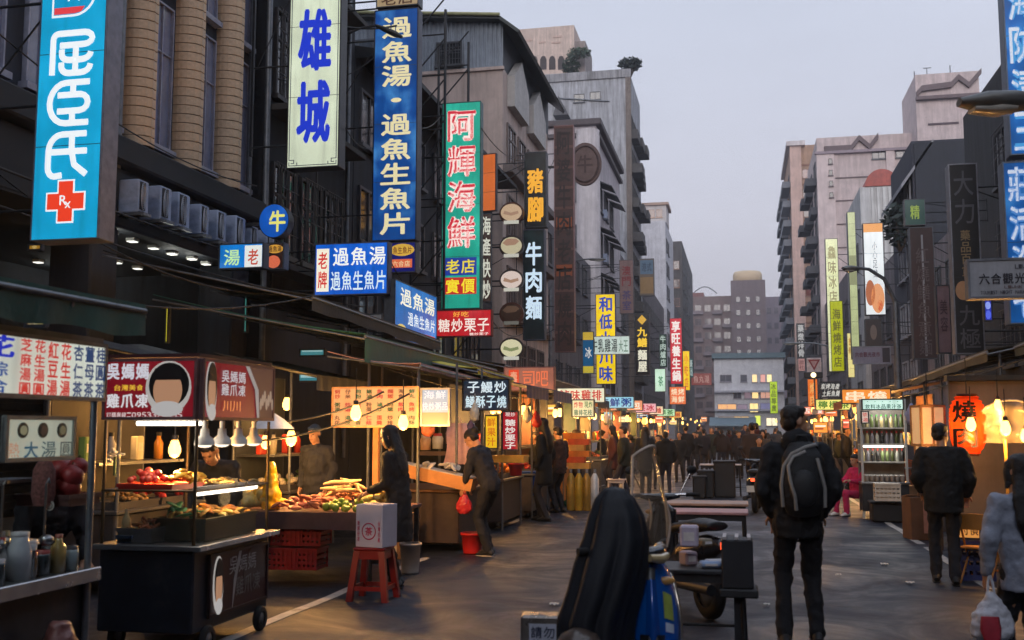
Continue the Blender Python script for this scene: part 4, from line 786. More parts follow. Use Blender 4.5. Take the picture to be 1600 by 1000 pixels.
# inverted triangle road sign with a lit signal head below
q = at(1272, 571, 55); t = thing('road_sign', 'red bordered inverted triangle road sign on a white plate', 'road sign', (q.x, q.y, 0))
MB().box(-.36, 0, q.z-.4, .36, .03, q.z+.38, b=.01).build('plate', M((206, 190, 190), .5), t)
MB().prism([(-.3, q.z+.3), (.3, q.z+.3), (0, q.z-.26)], -.012, -.002).build('triangle', M((140, 50, 58), .5), t)
MB().prism([(-.17, q.z+.22), (.17, q.z+.22), (0, q.z-.1)], -.02, -.013).build('triangle_field', M((190, 150, 150), .5), t)
MB().cyl((0, .06, 0), (0, .06, q.z+.3), .04).build('post', GALV, t)
q2 = at(1271, 586, 54.5); t = thing('signal_head', 'dark horizontal signal head with one warm lit lamp', 'traffic light', (q2.x, q2.y, q2.z-.15))
MB().box(-.45, 0, 0, .45, .2, .3, b=.03).build('housing', BLACK, t); MB().ell((0, -.02, .15), (.13, .05, .13)).build('lit_lens', EM((255, 226, 170), 3), t); MB().box(-.05, .2, .1, .05, .42, .2).build('bracket', DKM, t)
# ================================================================ street lamps
def street_lamp(label, head, base, reach, s_=1.0):
    """head = lamp head tip, base = pole foot"""
    t = thing('street_lamp', label, 'street lamp', base); d = Vector(head)-Vector(base)
    MB().tube([(0, 0, 0), (0, 0, d.z*.5), (0, 0, d.z*.86)], [.11*s_, .09*s_, .07*s_], n=12).build('pole', GALV, t)
    MB().tube([(0, 0, d.z*.86), (d.x*.2, d.y*.2, d.z*.96), (d.x*.5, d.y*.5, d.z*1.0), (d.x*.8, d.y*.8, d.z*1.005)], [.055*s_, .05*s_, .045*s_, .04*s_], n=8).build('arm', GALV, t)
    hx = Vector((d.x, d.y, 0)).normalized(); p = Vector((d.x*.72, d.y*.72, d.z))
    L_ = Vector((d.x, d.y, 0)).length*.3
    MB().tube([p+hx*L_*k for k in (0, .12, .35, .7, 1.0)], [.05*s_, .1*s_, .16*s_, .17*s_, .06*s_], [.04*s_, .06*s_, .075*s_, .07*s_, .03*s_], side=hx.cross(Vector((0, 0, 1))), n=12).build('lamp_head', M((120, 122, 122), .5, .3, .25, wear=.3), t)
    MB().tube([p+hx*L_*k+Vector((0, 0, -.06*s_)) for k in (.35, .55, .85)], [.1*s_, .12*s_, .08*s_], [.03*s_, .05*s_, .02*s_], side=hx.cross(Vector((0, 0, 1))), n=10).build('lens', M((200, 200, 196), .2), t)
    return t
h1 = at(1507, 160, 9.5); street_lamp('grey cobra head street lamp reaching in from the upper right', h1, (h1.x+2.3, 9.9, 0), 2, 1.15)
h2 = at(1318, 419, 25); b2p = at(1401, 640, 26); street_lamp('slim grey street lamp on the right with a curved arm', h2, (b2p.x, 25.6, 0), 2, .9)
h3 = at(1224, 537, 62); street_lamp('far street lamp arm near the white house', h3, (RX-1.6, 62, 0), 2)
h4 = at(628, 58, 19.3); t = thing('wall_lamp', 'dark wall lamp on an arm in front of the deep blue sign', 'lamp', h4); a4 = at(545, 52, 19.3)-h4; m4 = at(588, 40, 19.3)-h4
MB().tube([a4, a4*.5+m4*.6, m4], [.03, .025, .025], n=8).build('arm', DKM, t); MB().tube([m4, m4*.7, m4*.25, (0, 0, 0)], [.03, .09, .11, .04], [.03, .05, .06, .03], side=(0, 1, 0), n=10).build('lamp_head', M((40, 44, 44), .5), t)
h5 = at(945, 405, 45); street_lamp('small lamp on an arm by the whitish block', h5, (LX+.5, 45, 0), 2, .8)
# ================================================================ overhead cables
def cable(label, pts, r_=.012, sag=.3):
    a, b = Vector(pts[0]), Vector(pts[1]); m = MB()
    m.tube([a+(b-a)*i/12+Vector((0, 0, -sag*4*(i/12)*(1-i/12))) for i in range(13)], r_, n=5)
    tag(m.build('cable', BLACK), label, 'cable')
cable('black cable sagging from the dark block to the deep blue sign', (at(540, 42, 19), at(620, 40, 20)), .02, .05)
cable('thin cable from the metal shed roof to the noodle sign', (at(745, 285, 28), at(820, 262, 30)), .02, .2)
cable('cable running along the arcade front above the stalls', ((LX+.2, 4, 4.9), (LX+.3, 22, 4.7)), .018, .25)
cable('second cable along the arcade front, slightly lower', ((LX+.25, 4, 4.55), (LX+.4, 22, 4.3)), .014, .35)
cable('cable across the right shophouses', ((RX-.2, 8, 5.5), (RX-.3, 34, 5.3)), .018, .3)
# ================================================================ people
def remesh(mb, vox, smooth=4, disp=0, dscale=.12):
    me = mb.mesh('tmp'); o = bpy.data.objects.new('tmp', me); WS.collection.objects.link(o)
    q = o.modifiers.new('r', 'REMESH'); q.mode = 'VOXEL'; q.voxel_size = vox; q.use_smooth_shade = True
    if smooth: q = o.modifiers.new('s', 'SMOOTH'); q.factor = .5; q.iterations = smooth
    if disp:
        tx = bpy.data.textures.get('folds%.2f' % dscale) or bpy.data.textures.new('folds%.2f' % dscale, 'CLOUDS'); tx.noise_scale = dscale
        q = o.modifiers.new('d', 'DISPLACE'); q.texture = tx; q.strength = disp; q.mid_level = .5; q.texture_coords = 'LOCAL'
    r_ = baked(o)
    bpy.data.objects.remove(o); bpy.data.meshes.remove(me)
    return r_
def joinmesh(name, meshes):
    v = []; f = []
    for me in meshes:
        o = len(v); v += [tuple(x.co) for x in me.vertices]; f += [tuple(i+o for i in p.vertices) for p in me.polygons]; bpy.data.meshes.remove(me)
    r_ = bpy.data.meshes.new(name); r_.from_pydata(v, [], f); r_.polygons.foreach_set('use_smooth', [True]*len(f)); r_.update(); return r_
def hand(mb, w, d, up, side, curl=.5, s=1.0):
    """palm and five fingers; w wrist, d forearm direction, up = back of the hand, side = +1 right"""
    w = Vector(w); d = Vector(d).normalized(); up = Vector(up); up = (up-d*up.dot(d)).normalized(); x = d.cross(up)*side
    P = lambda a, b, c: w+(d*a+x*b+up*c)*s
    mb.cap(P(-.03, 0, 0), .026*s, P(.02, 0, 0), .027*s)
    for b in (-.03, -.01, .01, .03): mb.cap(P(.01, b*.6, 0), .018*s, P(.085, b, 0), .0135*s, n=6)
    for b, l in ((-.032, .062), (-.011, .075), (.011, .08), (.032, .072)):
        c = curl*1.0; p0 = P(.085, b, 0)
        p1 = p0+(d*math.cos(c*.7)-up*math.sin(c*.7))*l*.5*s; p2 = p1+(d*math.cos(c*1.6)-up*math.sin(c*1.6))*l*.32*s; p3 = p2+(d*math.cos(c*2.4)-up*math.sin(c*2.4))*l*.26*s
        mb.cap(p0, .0105*s, p1, .0095*s, n=6).cap(p1, .0095*s, p2, .0088*s, n=6).cap(p2, .0088*s, p3, .0078*s, n=6)
    t0 = P(.02, .03, -.005); t1 = t0+(d*.7+x*.6-up*.3)*.035*s; t2 = t1+(d*.9+x*.25-up*.4).normalized()*.033*s
    mb.cap(t0, .014*s, t1, .0115*s, n=6).cap(t1, .0115*s, t2, .009*s, n=6)
SKIN = (196, 146, 116)
def person(label, loc, rz, H=1.72, lean=0, head_yaw=0, head_nod=0, arms=None, feet=((-.1, 0), (.1, 0)), coat=(34, 36, 42), pants=(28, 30, 38), hair='short', hairc=(24, 20, 20),
           hem=.82, low=False, sit=False, shoe=(30, 30, 32), sole=None, skirt=0, bulk=1.0, group=None, hood=False, curl=.5, skinc=SKIN, cat='person', sleeves=1.0):
    k = H/1.75; V3 = lambda x, y, z: Vector((x, y, z))*k
    t = thing('person', label, cat, loc, rz, group)
    def mt(c, **q): return M(c, .85, 0, .2, 9, objcol=True, key=('objc', q.get('n', 0))) if low else M(c, q.get('r', .85), 0, .25, 12, bump=q.get('b', .25), bs=60)
    pz = .47 if sit else .93
    rot = Matrix.Rotation(-lean, 3, 'X'); piv = V3(0, 0, pz+.03)
    def sp(x, y, z): return piv+rot @ (V3(x, y, z+pz-.93)-piv)
    spine = [sp(0, 0, .93), sp(0, .0, 1.06), sp(0, .01, 1.2), sp(0, .005, 1.34), sp(0, -.01, 1.44)]
    neck = sp(0, .0, 1.49); hc = sp(0, .035, 1.625)
    hr = Matrix.Rotation(head_yaw, 3, 'Z') @ Matrix.Rotation(-lean*.6-head_nod, 3, 'X')
    hc = neck+(Matrix.Rotation(-lean*.8-head_nod*.6, 3, 'X') @ V3(0, .03, .14))
    sh = [sp(-.175*bulk**.5, -.005, 1.405), sp(.175*bulk**.5, -.005, 1.405)]
    arms = arms or (((-.07, -.05, -.27), (-.03, .06, -.5)), ((.07, -.05, -.27), (.03, .06, -.5)))
    brot = Matrix.Rotation(-lean*.5, 3, 'X')
    el = [sh[i]+brot @ V3(*arms[i][0]) for i in (0, 1)]; wr = [sh[i]+brot @ V3(*arms[i][1]) for i in (0, 1)]
    hip = [V3(-.09, 0, pz-.03), V3(.09, 0, pz-.03)]
    an = []; kn = []
    for i, (fx, fy) in enumerate(feet):
        a = V3(fx, fy, .085)
        if sit: kk = V3((-.13, .13)[i], .42, .48); a = V3((-.13, .13)[i]+fx*.2, .40+fy, .085)
        else:
            mid = (hip[i]+a)/2; ln = (a-hip[i]).length; bend = math.sqrt(max(0, (.43*k)**2-(ln/2)**2)); kk = mid+Vector((0, 1, 0))*min(bend, .2)+V3(0, .015, .02)
        an.append(a); kn.append(kk)
    vox = .03 if low else .017
    # --- body (one continuous surface)
    b = MB()
    b.tube([spine[0]+V3(0, 0, -.08)]+spine, [x*k for x in (.12, .145, .125, .13, .145, .09)], [x*k for x in (.08, .095, .085, .095, .09, .06)], side=(1, 0, 0), n=14)
    b.cap(spine[-1], .055*k, neck+V3(0, .01, .05), .05*k)
    for i in (0, 1):
        b.cap(sh[i], .05*k, el[i], .037*k).cap(el[i], .037*k, wr[i], .026*k).cap(spine[3], .08*k, sh[i], .05*k)
        b.cap(hip[i], .082*k, kn[i], .055*k).cap(kn[i], .05*k, an[i], .036*k).cap(an[i]+V3(0, -.02, -.03), .035*k, an[i]+V3(0, .1, -.055), .028*k)
    meshes = [remesh(b, vox, 3)]
    h = MB(); hs = k*1.02
    Q = lambda x, y, z: hc+hr @ (Vector((x, y, z))*hs)
    h.ell(Q(0, -.012, .028), [x*hs for x in (.076, .094, .088)], 14, 10, rot=hr); h.ell(Q(0, .03, -.04), [x*hs for x in (.057, .066, .076)], 12, 9, rot=hr)
    h.ell(Q(0, .06, -.088), [x*hs for x in (.03, .03, .025)], rot=hr)
    h.cap(Q(0, .088, .012), .009*hs, Q(0, .106, -.022), .0135*hs, 6); h.cap(Q(-.03, .078, .032), .012*hs, Q(.03, .078, .032), .012*hs, 6)
    h.cap(Q(-.018, .088, -.055), .008*hs, Q(.018, .088, -.055), .008*hs, 6)
    for s_ in (-1, 1): h.ell(Q(s_*.078, -.01, -.005), [x*hs for x in (.012, .02, .032)], 8, 6, rot=hr)
    h.cap(neck+V3(0, 0, -.03), .054*k, hc+V3(0, 0, -.05), .05*k)
    meshes.append(remesh(h, .02 if low else .0085, 2))
    if not low:
        hm = MB()
        for i in (0, 1):
            d = (wr[i]-el[i]); upv = Vector((0, 0, 1)) if abs(d.normalized().z) < .8 else Vector(((-1, 1)[i], 0, 0))
            hand(hm, wr[i]+d.normalized()*.01, d, upv, (-1, 1)[i] if abs(d.normalized().z) < .8 else (1, -1)[i]*-1, curl, k)
        meshes.append(remesh(hm, .0055, 1))
    o = obj('body', joinmesh('body', meshes), M((196, 146, 116), .6, 0, .12, 9, objcol=True, key='objskin') if low else M(skinc, .55, 0, .12, 9), t); o['slot'] = 'skin'; o.color = lin(skinc)
    if not low:
        e = MB()
        for s_ in (-1, 1): e.ell(Q(s_*.032, .079, .012), [x*hs for x in (.013, .009, .006)], 8, 6, rot=hr)
        e.build('eyes', M((30, 24, 22), .3), t)
        lp = MB().cap(Q(-.02, .096, -.056), .005*hs, Q(.02, .096, -.056), .005*hs, 6); lp.build('lips', M((150, 84, 78), .5), t)
    # --- coat
    c = MB(); g = .03 if not low else .03
    hz = hem-.93
    hemc = [sp(0, 0, .93)+V3(0, .0, hz), sp(0, 0, .97)]
    if sit: hemc = [V3(0, .02, pz-.02), sp(0, 0, 1.0)]
    rx = [.165+skirt, .17]+[.168, .18, .192, .15]; ry = [.125+skirt, .135]+[.13, .135, .125, .085]
    c.tube(hemc+spine[1:], [x*k*bulk for x in rx], [x*k*bulk for x in ry], side=(1, 0, 0), n=16)
    for i in (0, 1):
        c.cap(spine[3]+V3((-.06, .06)[i], 0, .03), .105*k*bulk, sh[i], .072*k*bulk)
        c.cap(sh[i], .073*k*bulk, el[i], .06*k*bulk); w2 = el[i]+(wr[i]-el[i])*(.93*sleeves+.0); c.cap(el[i], .06*k*bulk, w2, .046*k*bulk)
    c.tube([spine[-1]+V3(0, 0, -.04), neck+V3(0, -.0, .0)], [.1*k, .072*k], [.085*k, .07*k], side=(1, 0, 0), n=12)
    if hood: c.ell(neck+V3(0, -.085, -.0), [x*k for x in (.125, .075, .085)], 12, 8)
    o = obj('jacket', remesh(c, .034 if low else .016, 2, 0 if low else .042, .075), mt(coat, n=1), t); o['slot'] = 'coat'; o.color = lin(coat)
    # --- trousers
    c = MB(); c.tube([V3(0, 0, pz-.1), V3(0, 0, pz+.0), sp(0, 0, 1.0)], [x*k for x in (.13, .16, .15)], [x*k for x in (.1, .12, .11)], side=(1, 0, 0), n=14)
    for i in (0, 1): c.cap(hip[i], .095*k, kn[i], .072*k).cap(kn[i], .07*k, an[i]+V3(0, 0, -.0), .06*k)
    o = obj('trousers', remesh(c, .034 if low else .016, 2, 0 if low else .04, .08), mt(pants, n=2), t); o['slot'] = 'pants'; o.color = lin(pants)
    # --- shoes
    for i in (0, 1):
        a = an[i]; z0 = -.085*k
        c = MB().tube([a+V3(0, -.07, -.05), a+V3(0, -.04, -.025), a+V3(0, .03, -.03), a+V3(0, .11, -.05), a+V3(0, .17, -.062)], [x*k for x in (.03, .042, .043, .048, .03)], [x*k for x in (.03, .05, .047, .03, .018)], side=(1, 0, 0), n=10)
        s_ = c.build('shoe', M(shoe, .6), t)
        MB().tube([a+V3(0, -.075, -.076), a+V3(0, .06, -.076), a+V3(0, .175, -.076)], [x*k for x in (.036, .05, .034)], [.009*k]*3, side=(1, 0, 0), n=10).build('sole', M(sole or (20, 20, 20), .7), s_)
    # --- hair
    c = MB()
    if hair == 'short':
        c.ell(Q(0, -.022, .043), [x*hs for x in (.0815, .095, .083)], 14, 10, rot=hr); c.ell(Q(0, -.055, -.005), [x*hs for x in (.074, .058, .07)], 12, 8, rot=hr); c.ell(Q(0, .042, .086), [x*hs for x in (.06, .045, .028)], 10, 6, rot=hr)
    elif hair == 'bun':
        c.ell(Q(0, -.024, .045), [x*hs for x in (.085, .097, .086)], 14, 10, rot=hr); c.ell(Q(0, -.12, .05), [x*hs for x in (.05, .05, .05)], rot=hr); c.ell(Q(0, -.055, -.01), [x*hs for x in (.076, .06, .07)], 12, 8, rot=hr)
    else:
        c.ell(Q(0, -.018, .045), [x*hs for x in (.09, .102, .088)], 14, 10, rot=hr)
        bk = Matrix.Rotation(-lean*.7, 3, 'X')
        c.tube([Q(0, -.03, .06), Q(0, -.05, -.05), hc+bk @ V3(0, -.115, -.2), hc+bk @ V3(0, -.15, -.36), hc+bk @ V3(0, -.14, -.5)], [x*k for x in (.085, .1, .12, .12, .06)], [x*k for x in (.075, .065, .055, .05, .025)], side=hr @ Vector((1, 0, 0)), n=14)
        for s_ in (-1, 1): c.tube([Q(s_*.06, .03, .07), Q(s_*.085, .025, -.02), Q(s_*.09, .02, -.12)], [.03*hs, .026*hs, .018*hs], n=8)
    o = obj('hair', remesh(c, .026 if low else .01, 1, 0 if low else .014, .03), M((24, 20, 20), .6, 0, .3, 30, objcol=True, key='objhair') if low else M(hairc, .5, 0, .4, 60, bump=.5, bs=120), t); o['slot'] = 'hair'; o.color = lin(hairc)
    t['hand_l'] = tuple(wr[0]); t['hand_r'] = tuple(wr[1])
    return t
# --- man with backpack in the road
p = at(1247, 800, 8.4)
man1 = person('man in a black jacket with a backpack seen from behind in the road', (p.x, 8.4, 0), R(4), 1.8, lean=.02, head_yaw=R(-62), arms=(((-.085, -.05, -.27), (-.0, .12, -.47)), ((.085, -.05, -.27), (.0, .12, -.47))),
              feet=((-.12, -.03), (.12, .06)), coat=(27, 29, 34), pants=(26, 27, 33), hem=.78, bulk=1.05, hood=True, shoe=(40, 40, 44), sole=(120, 120, 118))
t = thing('backpack', 'black backpack with curved grey trim worn by the man in the road', 'backpack', (p.x+.03, 8.24, .985), R(2))
c = MB().tube([(0, 0, .0), (0, -.03, .08), (0, -.05, .25), (0, -.03, .42), (0, .02, .53)], [.12, .155, .165, .15, .09], [.06, .085, .09, .08, .045], side=(1, 0, 0), n=20)
obj('bag', remesh(c, .014, 3, .01, .08), M((28, 30, 34), .6, 0, .3, 20, bump=.3, bs=80), t)
c = MB().ell((0, -.125, .2), (.11, .05, .14), 14, 10); obj('front_pocket', remesh(c, .012, 2), M((34, 36, 40), .6, 0, .3, 20), t)
for pts in ([(-.15, -.075, .06), (-.16, -.085, .22), (-.14, -.09, .36), (-.08, -.095, .45), (.02, -.085, .5), (.1, -.06, .52)], [(-.06, -.13, .04), (-.07, -.165, .14), (-.1, -.15, .26), (-.11, -.12, .36), (-.07, -.108, .43), (.02, -.1, .47)], [(.15, -.08, .06), (.15, -.1, .2), (.12, -.115, .33), (.1, -.1, .42)]):
    MB().tube(pts, .014, .007, n=6).build('trim', M((150, 148, 146), .5), t)
for s_ in (-1, 1): MB().tube([(s_*.1, .05, .5), (s_*.13, .14, .53), (s_*.14, .24, .46)], .024, .008, n=6).build('strap', M((26, 28, 32), .7), t)
MB().tube([(-.04, .0, .54), (-.03, -.01, .585), (.03, -.01, .585), (.04, 0, .54)], .01, n=6).build('handle', BLACK, t)
# --- man in black on the right
p = at(1475, 800, 12.0)
man2 = person('man in a black sweater walking away beside the orange lantern', (p.x, 12.0, 0), R(-8), 1.68, lean=.03, head_yaw=R(-35), arms=(((-.07, -.05, -.26), (-.02, .16, -.4)), ((.08, -.05, -.26), (.05, .14, -.44))),
              feet=((-.1, .12), (.09, -.1)), coat=(22, 24, 27), pants=(30, 32, 40), hem=.78, bulk=1.24)
# --- woman with long hair at the vegetable stall
p = at(622, 800, 10.55)
wom1 = person('long haired woman in a long black coat choosing food at the stall', (p.x, 10.55, 0), R(82), 1.66, lean=.1, head_nod=.25, head_yaw=R(8), arms=(((-.0, .02, -.28), (-.0, .24, -.36)), ((.0, .03, -.28), (.0, .25, -.33))),
              feet=((-.09, -.02), (.09, .05)), coat=(32, 31, 34), pants=(26, 27, 32), hair='long', hem=.5, skirt=.03, shoe=(26, 26, 28))
# --- woman bending over the counter
p = at(768, 800, 13.5)
wom2 = person('woman in dark clothes bending over a counter with a red bag in her hand', (p.x, 13.4, 0), R(72), 1.68, lean=.38, head_nod=.5, arms=(((-.06, .1, -.26), (-.02, .22, -.44)), ((.06, .1, -.26), (.04, .28, -.4))),
              feet=((-.09, -.03), (.09, .06)), coat=(34, 36, 46), pants=(28, 29, 36), hair='bun', hem=.85, sole=(196, 190, 182), sleeves=.6, hairc=(26, 20, 18))
wp = Vector(wom2['hand_l']); wq = Matrix.Rotation(R(72), 3, 'Z') @ wp+wom2.location
t = thing('red_bag', 'small red bag hanging from the hand of the bending woman', 'bag', (wq.x+.02, wq.y-.03, wq.z-.33))
c = MB().tube([(0, 0, .0), (0, 0, .06), (0, 0, .14), (0, 0, .2), (0, 0, .25)], [.06, .11, .1, .06, .02], [.05, .08, .07, .04, .015], n=12); obj('sack', remesh(c, .012, 2, .03, .05), M((190, 44, 52), .4, 0, .2, bump=.3), t)
MB().tube([(-.02, 0, .23), (0, 0, .3), (.02, 0, .23)], .006, n=5).build('handle', M((190, 44, 52), .4), t)
# --- person with brown jacket by the far left stall
p = at(874, 700, 20.5)
person('person in a brown jacket facing the orange stall on the left', (p.x, 20.5, 0), R(60), 1.66, head_nod=.2, coat=(62, 44, 44), pants=(34, 34, 40), hem=.8, hair='short', arms=(((-.06, .02, -.27), (-.02, .2, -.4)), ((.06, .02, -.27), (.02, .2, -.4))))
# --- short person at the right edge
p = at(1597, 800, 7.0)
edge = person('short dark haired person in a silver grey jacket at the right edge', (p.x, 7.0, 0), R(10), 1.46, head_yaw=R(25), coat=(150, 156, 172), pants=(30, 32, 40), hem=.78, hair='long', bulk=1.05, feet=((-.09, .05), (.09, -.05)), arms=(((-.09, -.05, -.27), (-.09, .02, -.51)), ((.09, -.04, -.27), (.06, .05, -.5))))
wp = Matrix.Rotation(R(10), 3, 'Z') @ Vector(edge['hand_l'])+edge.location
t = thing('plastic_bag', 'white plastic shopping bag with red print held at the right edge', 'bag', (wp.x+.01, wp.y-.05, wp.z-.42))
c = MB().tube([(0, 0, .02), (0, 0, .07), (0, 0, .17), (.0, 0, .25), (0, 0, .32)], [.07, .125, .12, .075, .02], [.05, .08, .075, .05, .015], n=14); obj('sack', remesh(c, .013, 2, .05, .06), M((214, 216, 226), .35, 0, .15, 8, bump=.5, alpha=.9), t)
c = MB().tube([(-.02, -.088, .05), (-.03, -.098, .12), (-.03, -.09, .19)], [.045, .06, .05], [.012]*3, side=(1, 0, 0), n=8); c.build('red_print', M((196, 60, 76), .5), t)
for s_ in (-1, 1): MB().tube([(s_*.02, 0, .31), (s_*.012, .01, .38), (0, .02, .43)], .008, n=5).build('handle', M((214, 216, 226), .4), t)
# --- child/person in pink seated
p = at(1340, 780, 21.0)
person('person in a bright pink outfit sitting by the white stall', (p.x, 21.0, 0), R(125), 1.55, sit=True, head_nod=.2, coat=(206, 36, 92), pants=(196, 40, 90), hair='short', arms=(((-.08, .12, -.22), (-.02, .34, -.2)), ((.08, .12, -.22), (.02, .34, -.2))), shoe=(220, 214, 206), feet=((0, 0), (0, .06)))
# --- vendors
p = at(352, 720, 9.2); person('vendor in dark clothes stooping behind the glass food cart', (p.x, 9.2, 0), R(185), 1.66, lean=.55, head_nod=.5, coat=(30, 32, 38), hair='short', arms=(((-.06, .12, -.24), (.0, .3, -.34)), ((.06, .12, -.24), (0, .3, -.34))))
p = at(141, 760, 6.1); person('vendor with brown tied hair leaning over the dessert stall', (p.x-.3, 6.0, 0), R(240), 1.5, lean=.5, head_nod=.5, coat=(44, 44, 50), hair='bun', hairc=(60, 36, 28), arms=(((-.06, .12, -.24), (.0, .3, -.34)), ((.06, .12, -.24), (0, .3, -.34))), pants=(60, 44, 66))
p = at(494, 700, 13.0); person('dim vendor with a blue cap standing behind the vegetables', (p.x, 13.0, 0), R(170), 1.68, coat=(44, 46, 54), hair='short', hairc=(40, 62, 96), head_nod=.3)
# ---------------------------------------------------------------- crowd
proto = [person('proto', (0, -60-i, 0), 0, 1.7, low=True, **kw) for i, kw in enumerate((
    dict(hair='short', feet=((-.1, .12), (.1, -.12)), bulk=1.12, hem=.8), dict(hair='long', feet=((-.08, -.08), (.08, .1)), hem=.6, skirt=.02), dict(hair='short', feet=((-.12, 0), (.1, .05)), bulk=1.2, hood=True, hem=.85, arms=(((-.1, .02, -.26), (.0, .2, -.2)), ((.1, -.04, -.27), (.06, .05, -.5)))), dict(hair='bun', feet=((-.09, -.12), (.09, .14)), hem=.7, bulk=1.05)))]
COATS = [(24, 26, 31), (19, 21, 24), (34, 32, 40), (44, 34, 32), (26, 31, 48), (29, 29, 31), (62, 48, 42), (20, 22, 29), (54, 57, 66), (72, 34, 36), (38, 44, 36), (70, 64, 60), (22, 22, 26), (36, 40, 56)]
PANTS = [(28, 30, 38), (34, 36, 48), (26, 26, 28), (44, 46, 60), (52, 46, 42)]
rnd = random.Random(21)
spots = [(1008, 26, 0), (1040, 27, 8), (1028, 29, 190), (975, 24, 80), (985, 30, 60), (1062, 33, 170), (1072, 35, 5), (1085, 38, 180), (1100, 40, 0), (1112, 42, 185), (1128, 39, 10), (1140, 44, 0), (1155, 36, 175), (1170, 40, 0), (1182, 33, 20), (1192, 30, 180), (1200, 45, 0), (1165, 48, 190), (958, 27, 100), (940, 31, 80), (1310, 34, 250), (1300, 38, 270), (1322, 30, 260), (1212, 50, 0), (900, 23, 70), (850, 18.6, 75), (838, 19.5, 100), (1292, 44, 240), (1176, 27, 0), (1186, 25, 185)]
for i in range(28):
    Y = rnd.uniform(40, 105); X = rnd.choice((rnd.uniform(-3.6, -1.2), rnd.uniform(-3.0, 2.6), rnd.uniform(.6, 2.6))); spots.append((VPX+X/Y*F, Y, rnd.choice((0, 180))+rnd.uniform(-40, 40)))
CN = ('charcoal', 'black', 'dark plum', 'brown', 'navy', 'grey black', 'tan', 'blue black', 'slate grey', 'dull red', 'olive', 'taupe', 'soot grey', 'steel blue')
lab = ('short haired walker in a %s coat in the distant crowd', 'long haired walker in a long %s coat in the distant crowd', 'hooded walker in a %s puffy jacket in the distant crowd', 'walker with tied up hair in a %s coat in the distant crowd')
for i, (px, Y, a) in enumerate(spots):
    j = rnd.randrange(4); ci = rnd.randrange(len(COATS)); p = at(px, 700, Y)
    copy_tree(proto[j], (p.x, Y, 0), R(a), lab[j] % CN[ci], 'people in the distant street crowd', rnd.uniform(.84, 1.07), dict(coat=lin(COATS[ci]), pants=lin(rnd.choice(PANTS)), hair=lin(rnd.choice(((22, 18, 18), (30, 24, 22), (52, 36, 28)))), skin=lin((196, 146, 116))))
for q in proto:
    for c in kids(q):
        for d in kids(c): bpy.data.objects.remove(d)
        bpy.data.objects.remove(c)
    bpy.data.objects.remove(q)
# ================================================================ small builders
WARM = (255, 184, 98)
def bulb(label, loc, power=28, drop=.5, col=WARM, group='bare bulbs over the stalls', s=1.0, em=6):
    """hanging bulb; loc = centre of the glass"""
    t = thing('hanging_bulb', label, 'light bulb', loc, 0, group)
    MB().lathe([(.001, -.075*s), (.03*s, -.065*s), (.046*s, -.03*s), (.045*s, 0), (.03*s, .045*s), (.02*s, .07*s)], n=12).build('glass', EM((255, 190, 96), em), t)
    MB().lathe([(.0, .1*s), (.022*s, .1*s), (.024*s, .06*s), (.0, .06*s)], n=10).build('socket', M((60, 50, 44), .5), t)
    MB().cyl((0, 0, .1*s), (0, 0, .1*s+drop), .006, n=5).build('flex', BLACK, t)
    if power: lamp(t, (0, -.0, -.13*s), power*1.75, col, .05)
    return t
def tubelight(label, a, b, power=14, col=(255, 244, 226), em=5):
    a, b = Vector(a), Vector(b); t = thing('tube_light', label, 'tube light', (a+b)/2); d = (b-a)/2
    MB().cyl(-d, d, .016, n=8).build('tube', EM((255, 246, 230), em), t)
    MB().box(-abs(d.x)-.02, -abs(d.y)-.02, .02, abs(d.x)+.02, abs(d.y)+.02, .05).build('fitting', WHITEP, t)
    if power: lamp(t, (0, 0, -.06), power, col, .2)
    return t
def heap(label, cat, name, c, size, n, mesh_fn, mats, group, seed=0, rise=.08, rot=True):
    """a heap of single pieces, each an object; shared meshes"""
    rnd = random.Random(seed+int(c[0]*10)+int(c[1]*7)); mes = [[mesh_fn(rnd).mesh(name) for _ in range(2)] for _ in mats]
    for j, mt_ in enumerate(mats):
        for me in mes[j]: me.materials.append(mt_)
    for i in range(n):
        u, v = rnd.uniform(-1, 1), rnd.uniform(-1, 1); e = max(0, 1-max(abs(u), abs(v))**2)
        o = bpy.data.objects.new(name, rnd.choice(rnd.choice(mes))); COL.objects.link(o)
        o.location = (c[0]+u*size[0], c[1]+v*size[1], c[2]+rnd.uniform(.2, 1)*rise*e+.012)
        o.rotation_euler = (rnd.uniform(-.6, .6), rnd.uniform(-.6, .6), rnd.uniform(0, 6.3)) if rot else (0, 0, rnd.uniform(0, 6.3)); s_ = rnd.uniform(.8, 1.25); o.scale = (s_, s_, s_)
        tag(o, label, cat, group)
ball = lambda r_: (lambda rn: MB().ell((0, 0, r_*.6), (r_, r_*.95, r_*.9), 10, 7))
def longp(l, r_): return lambda rn: MB().tube([(-l/2, 0, r_), (-l/4, .1*l*rn.uniform(-1, 1), r_*1.1), (l/4, .1*l*rn.uniform(-1, 1), r_*1.1), (l/2, 0, r_)], [r_*.4, r_, r_, r_*.4], n=8)
def slab(l, w, h): return lambda rn: MB().tube([(-l/2, 0, h), (-l/6, w*.2*rn.uniform(-1, 1), h*1.5), (l/6, w*.2*rn.uniform(-1, 1), h*1.4), (l/2, 0, h*.8)], [w*.4, w, w*.9, w*.3], [h*.5, h, h, h*.4], side=(0, 1, 0), n=8)
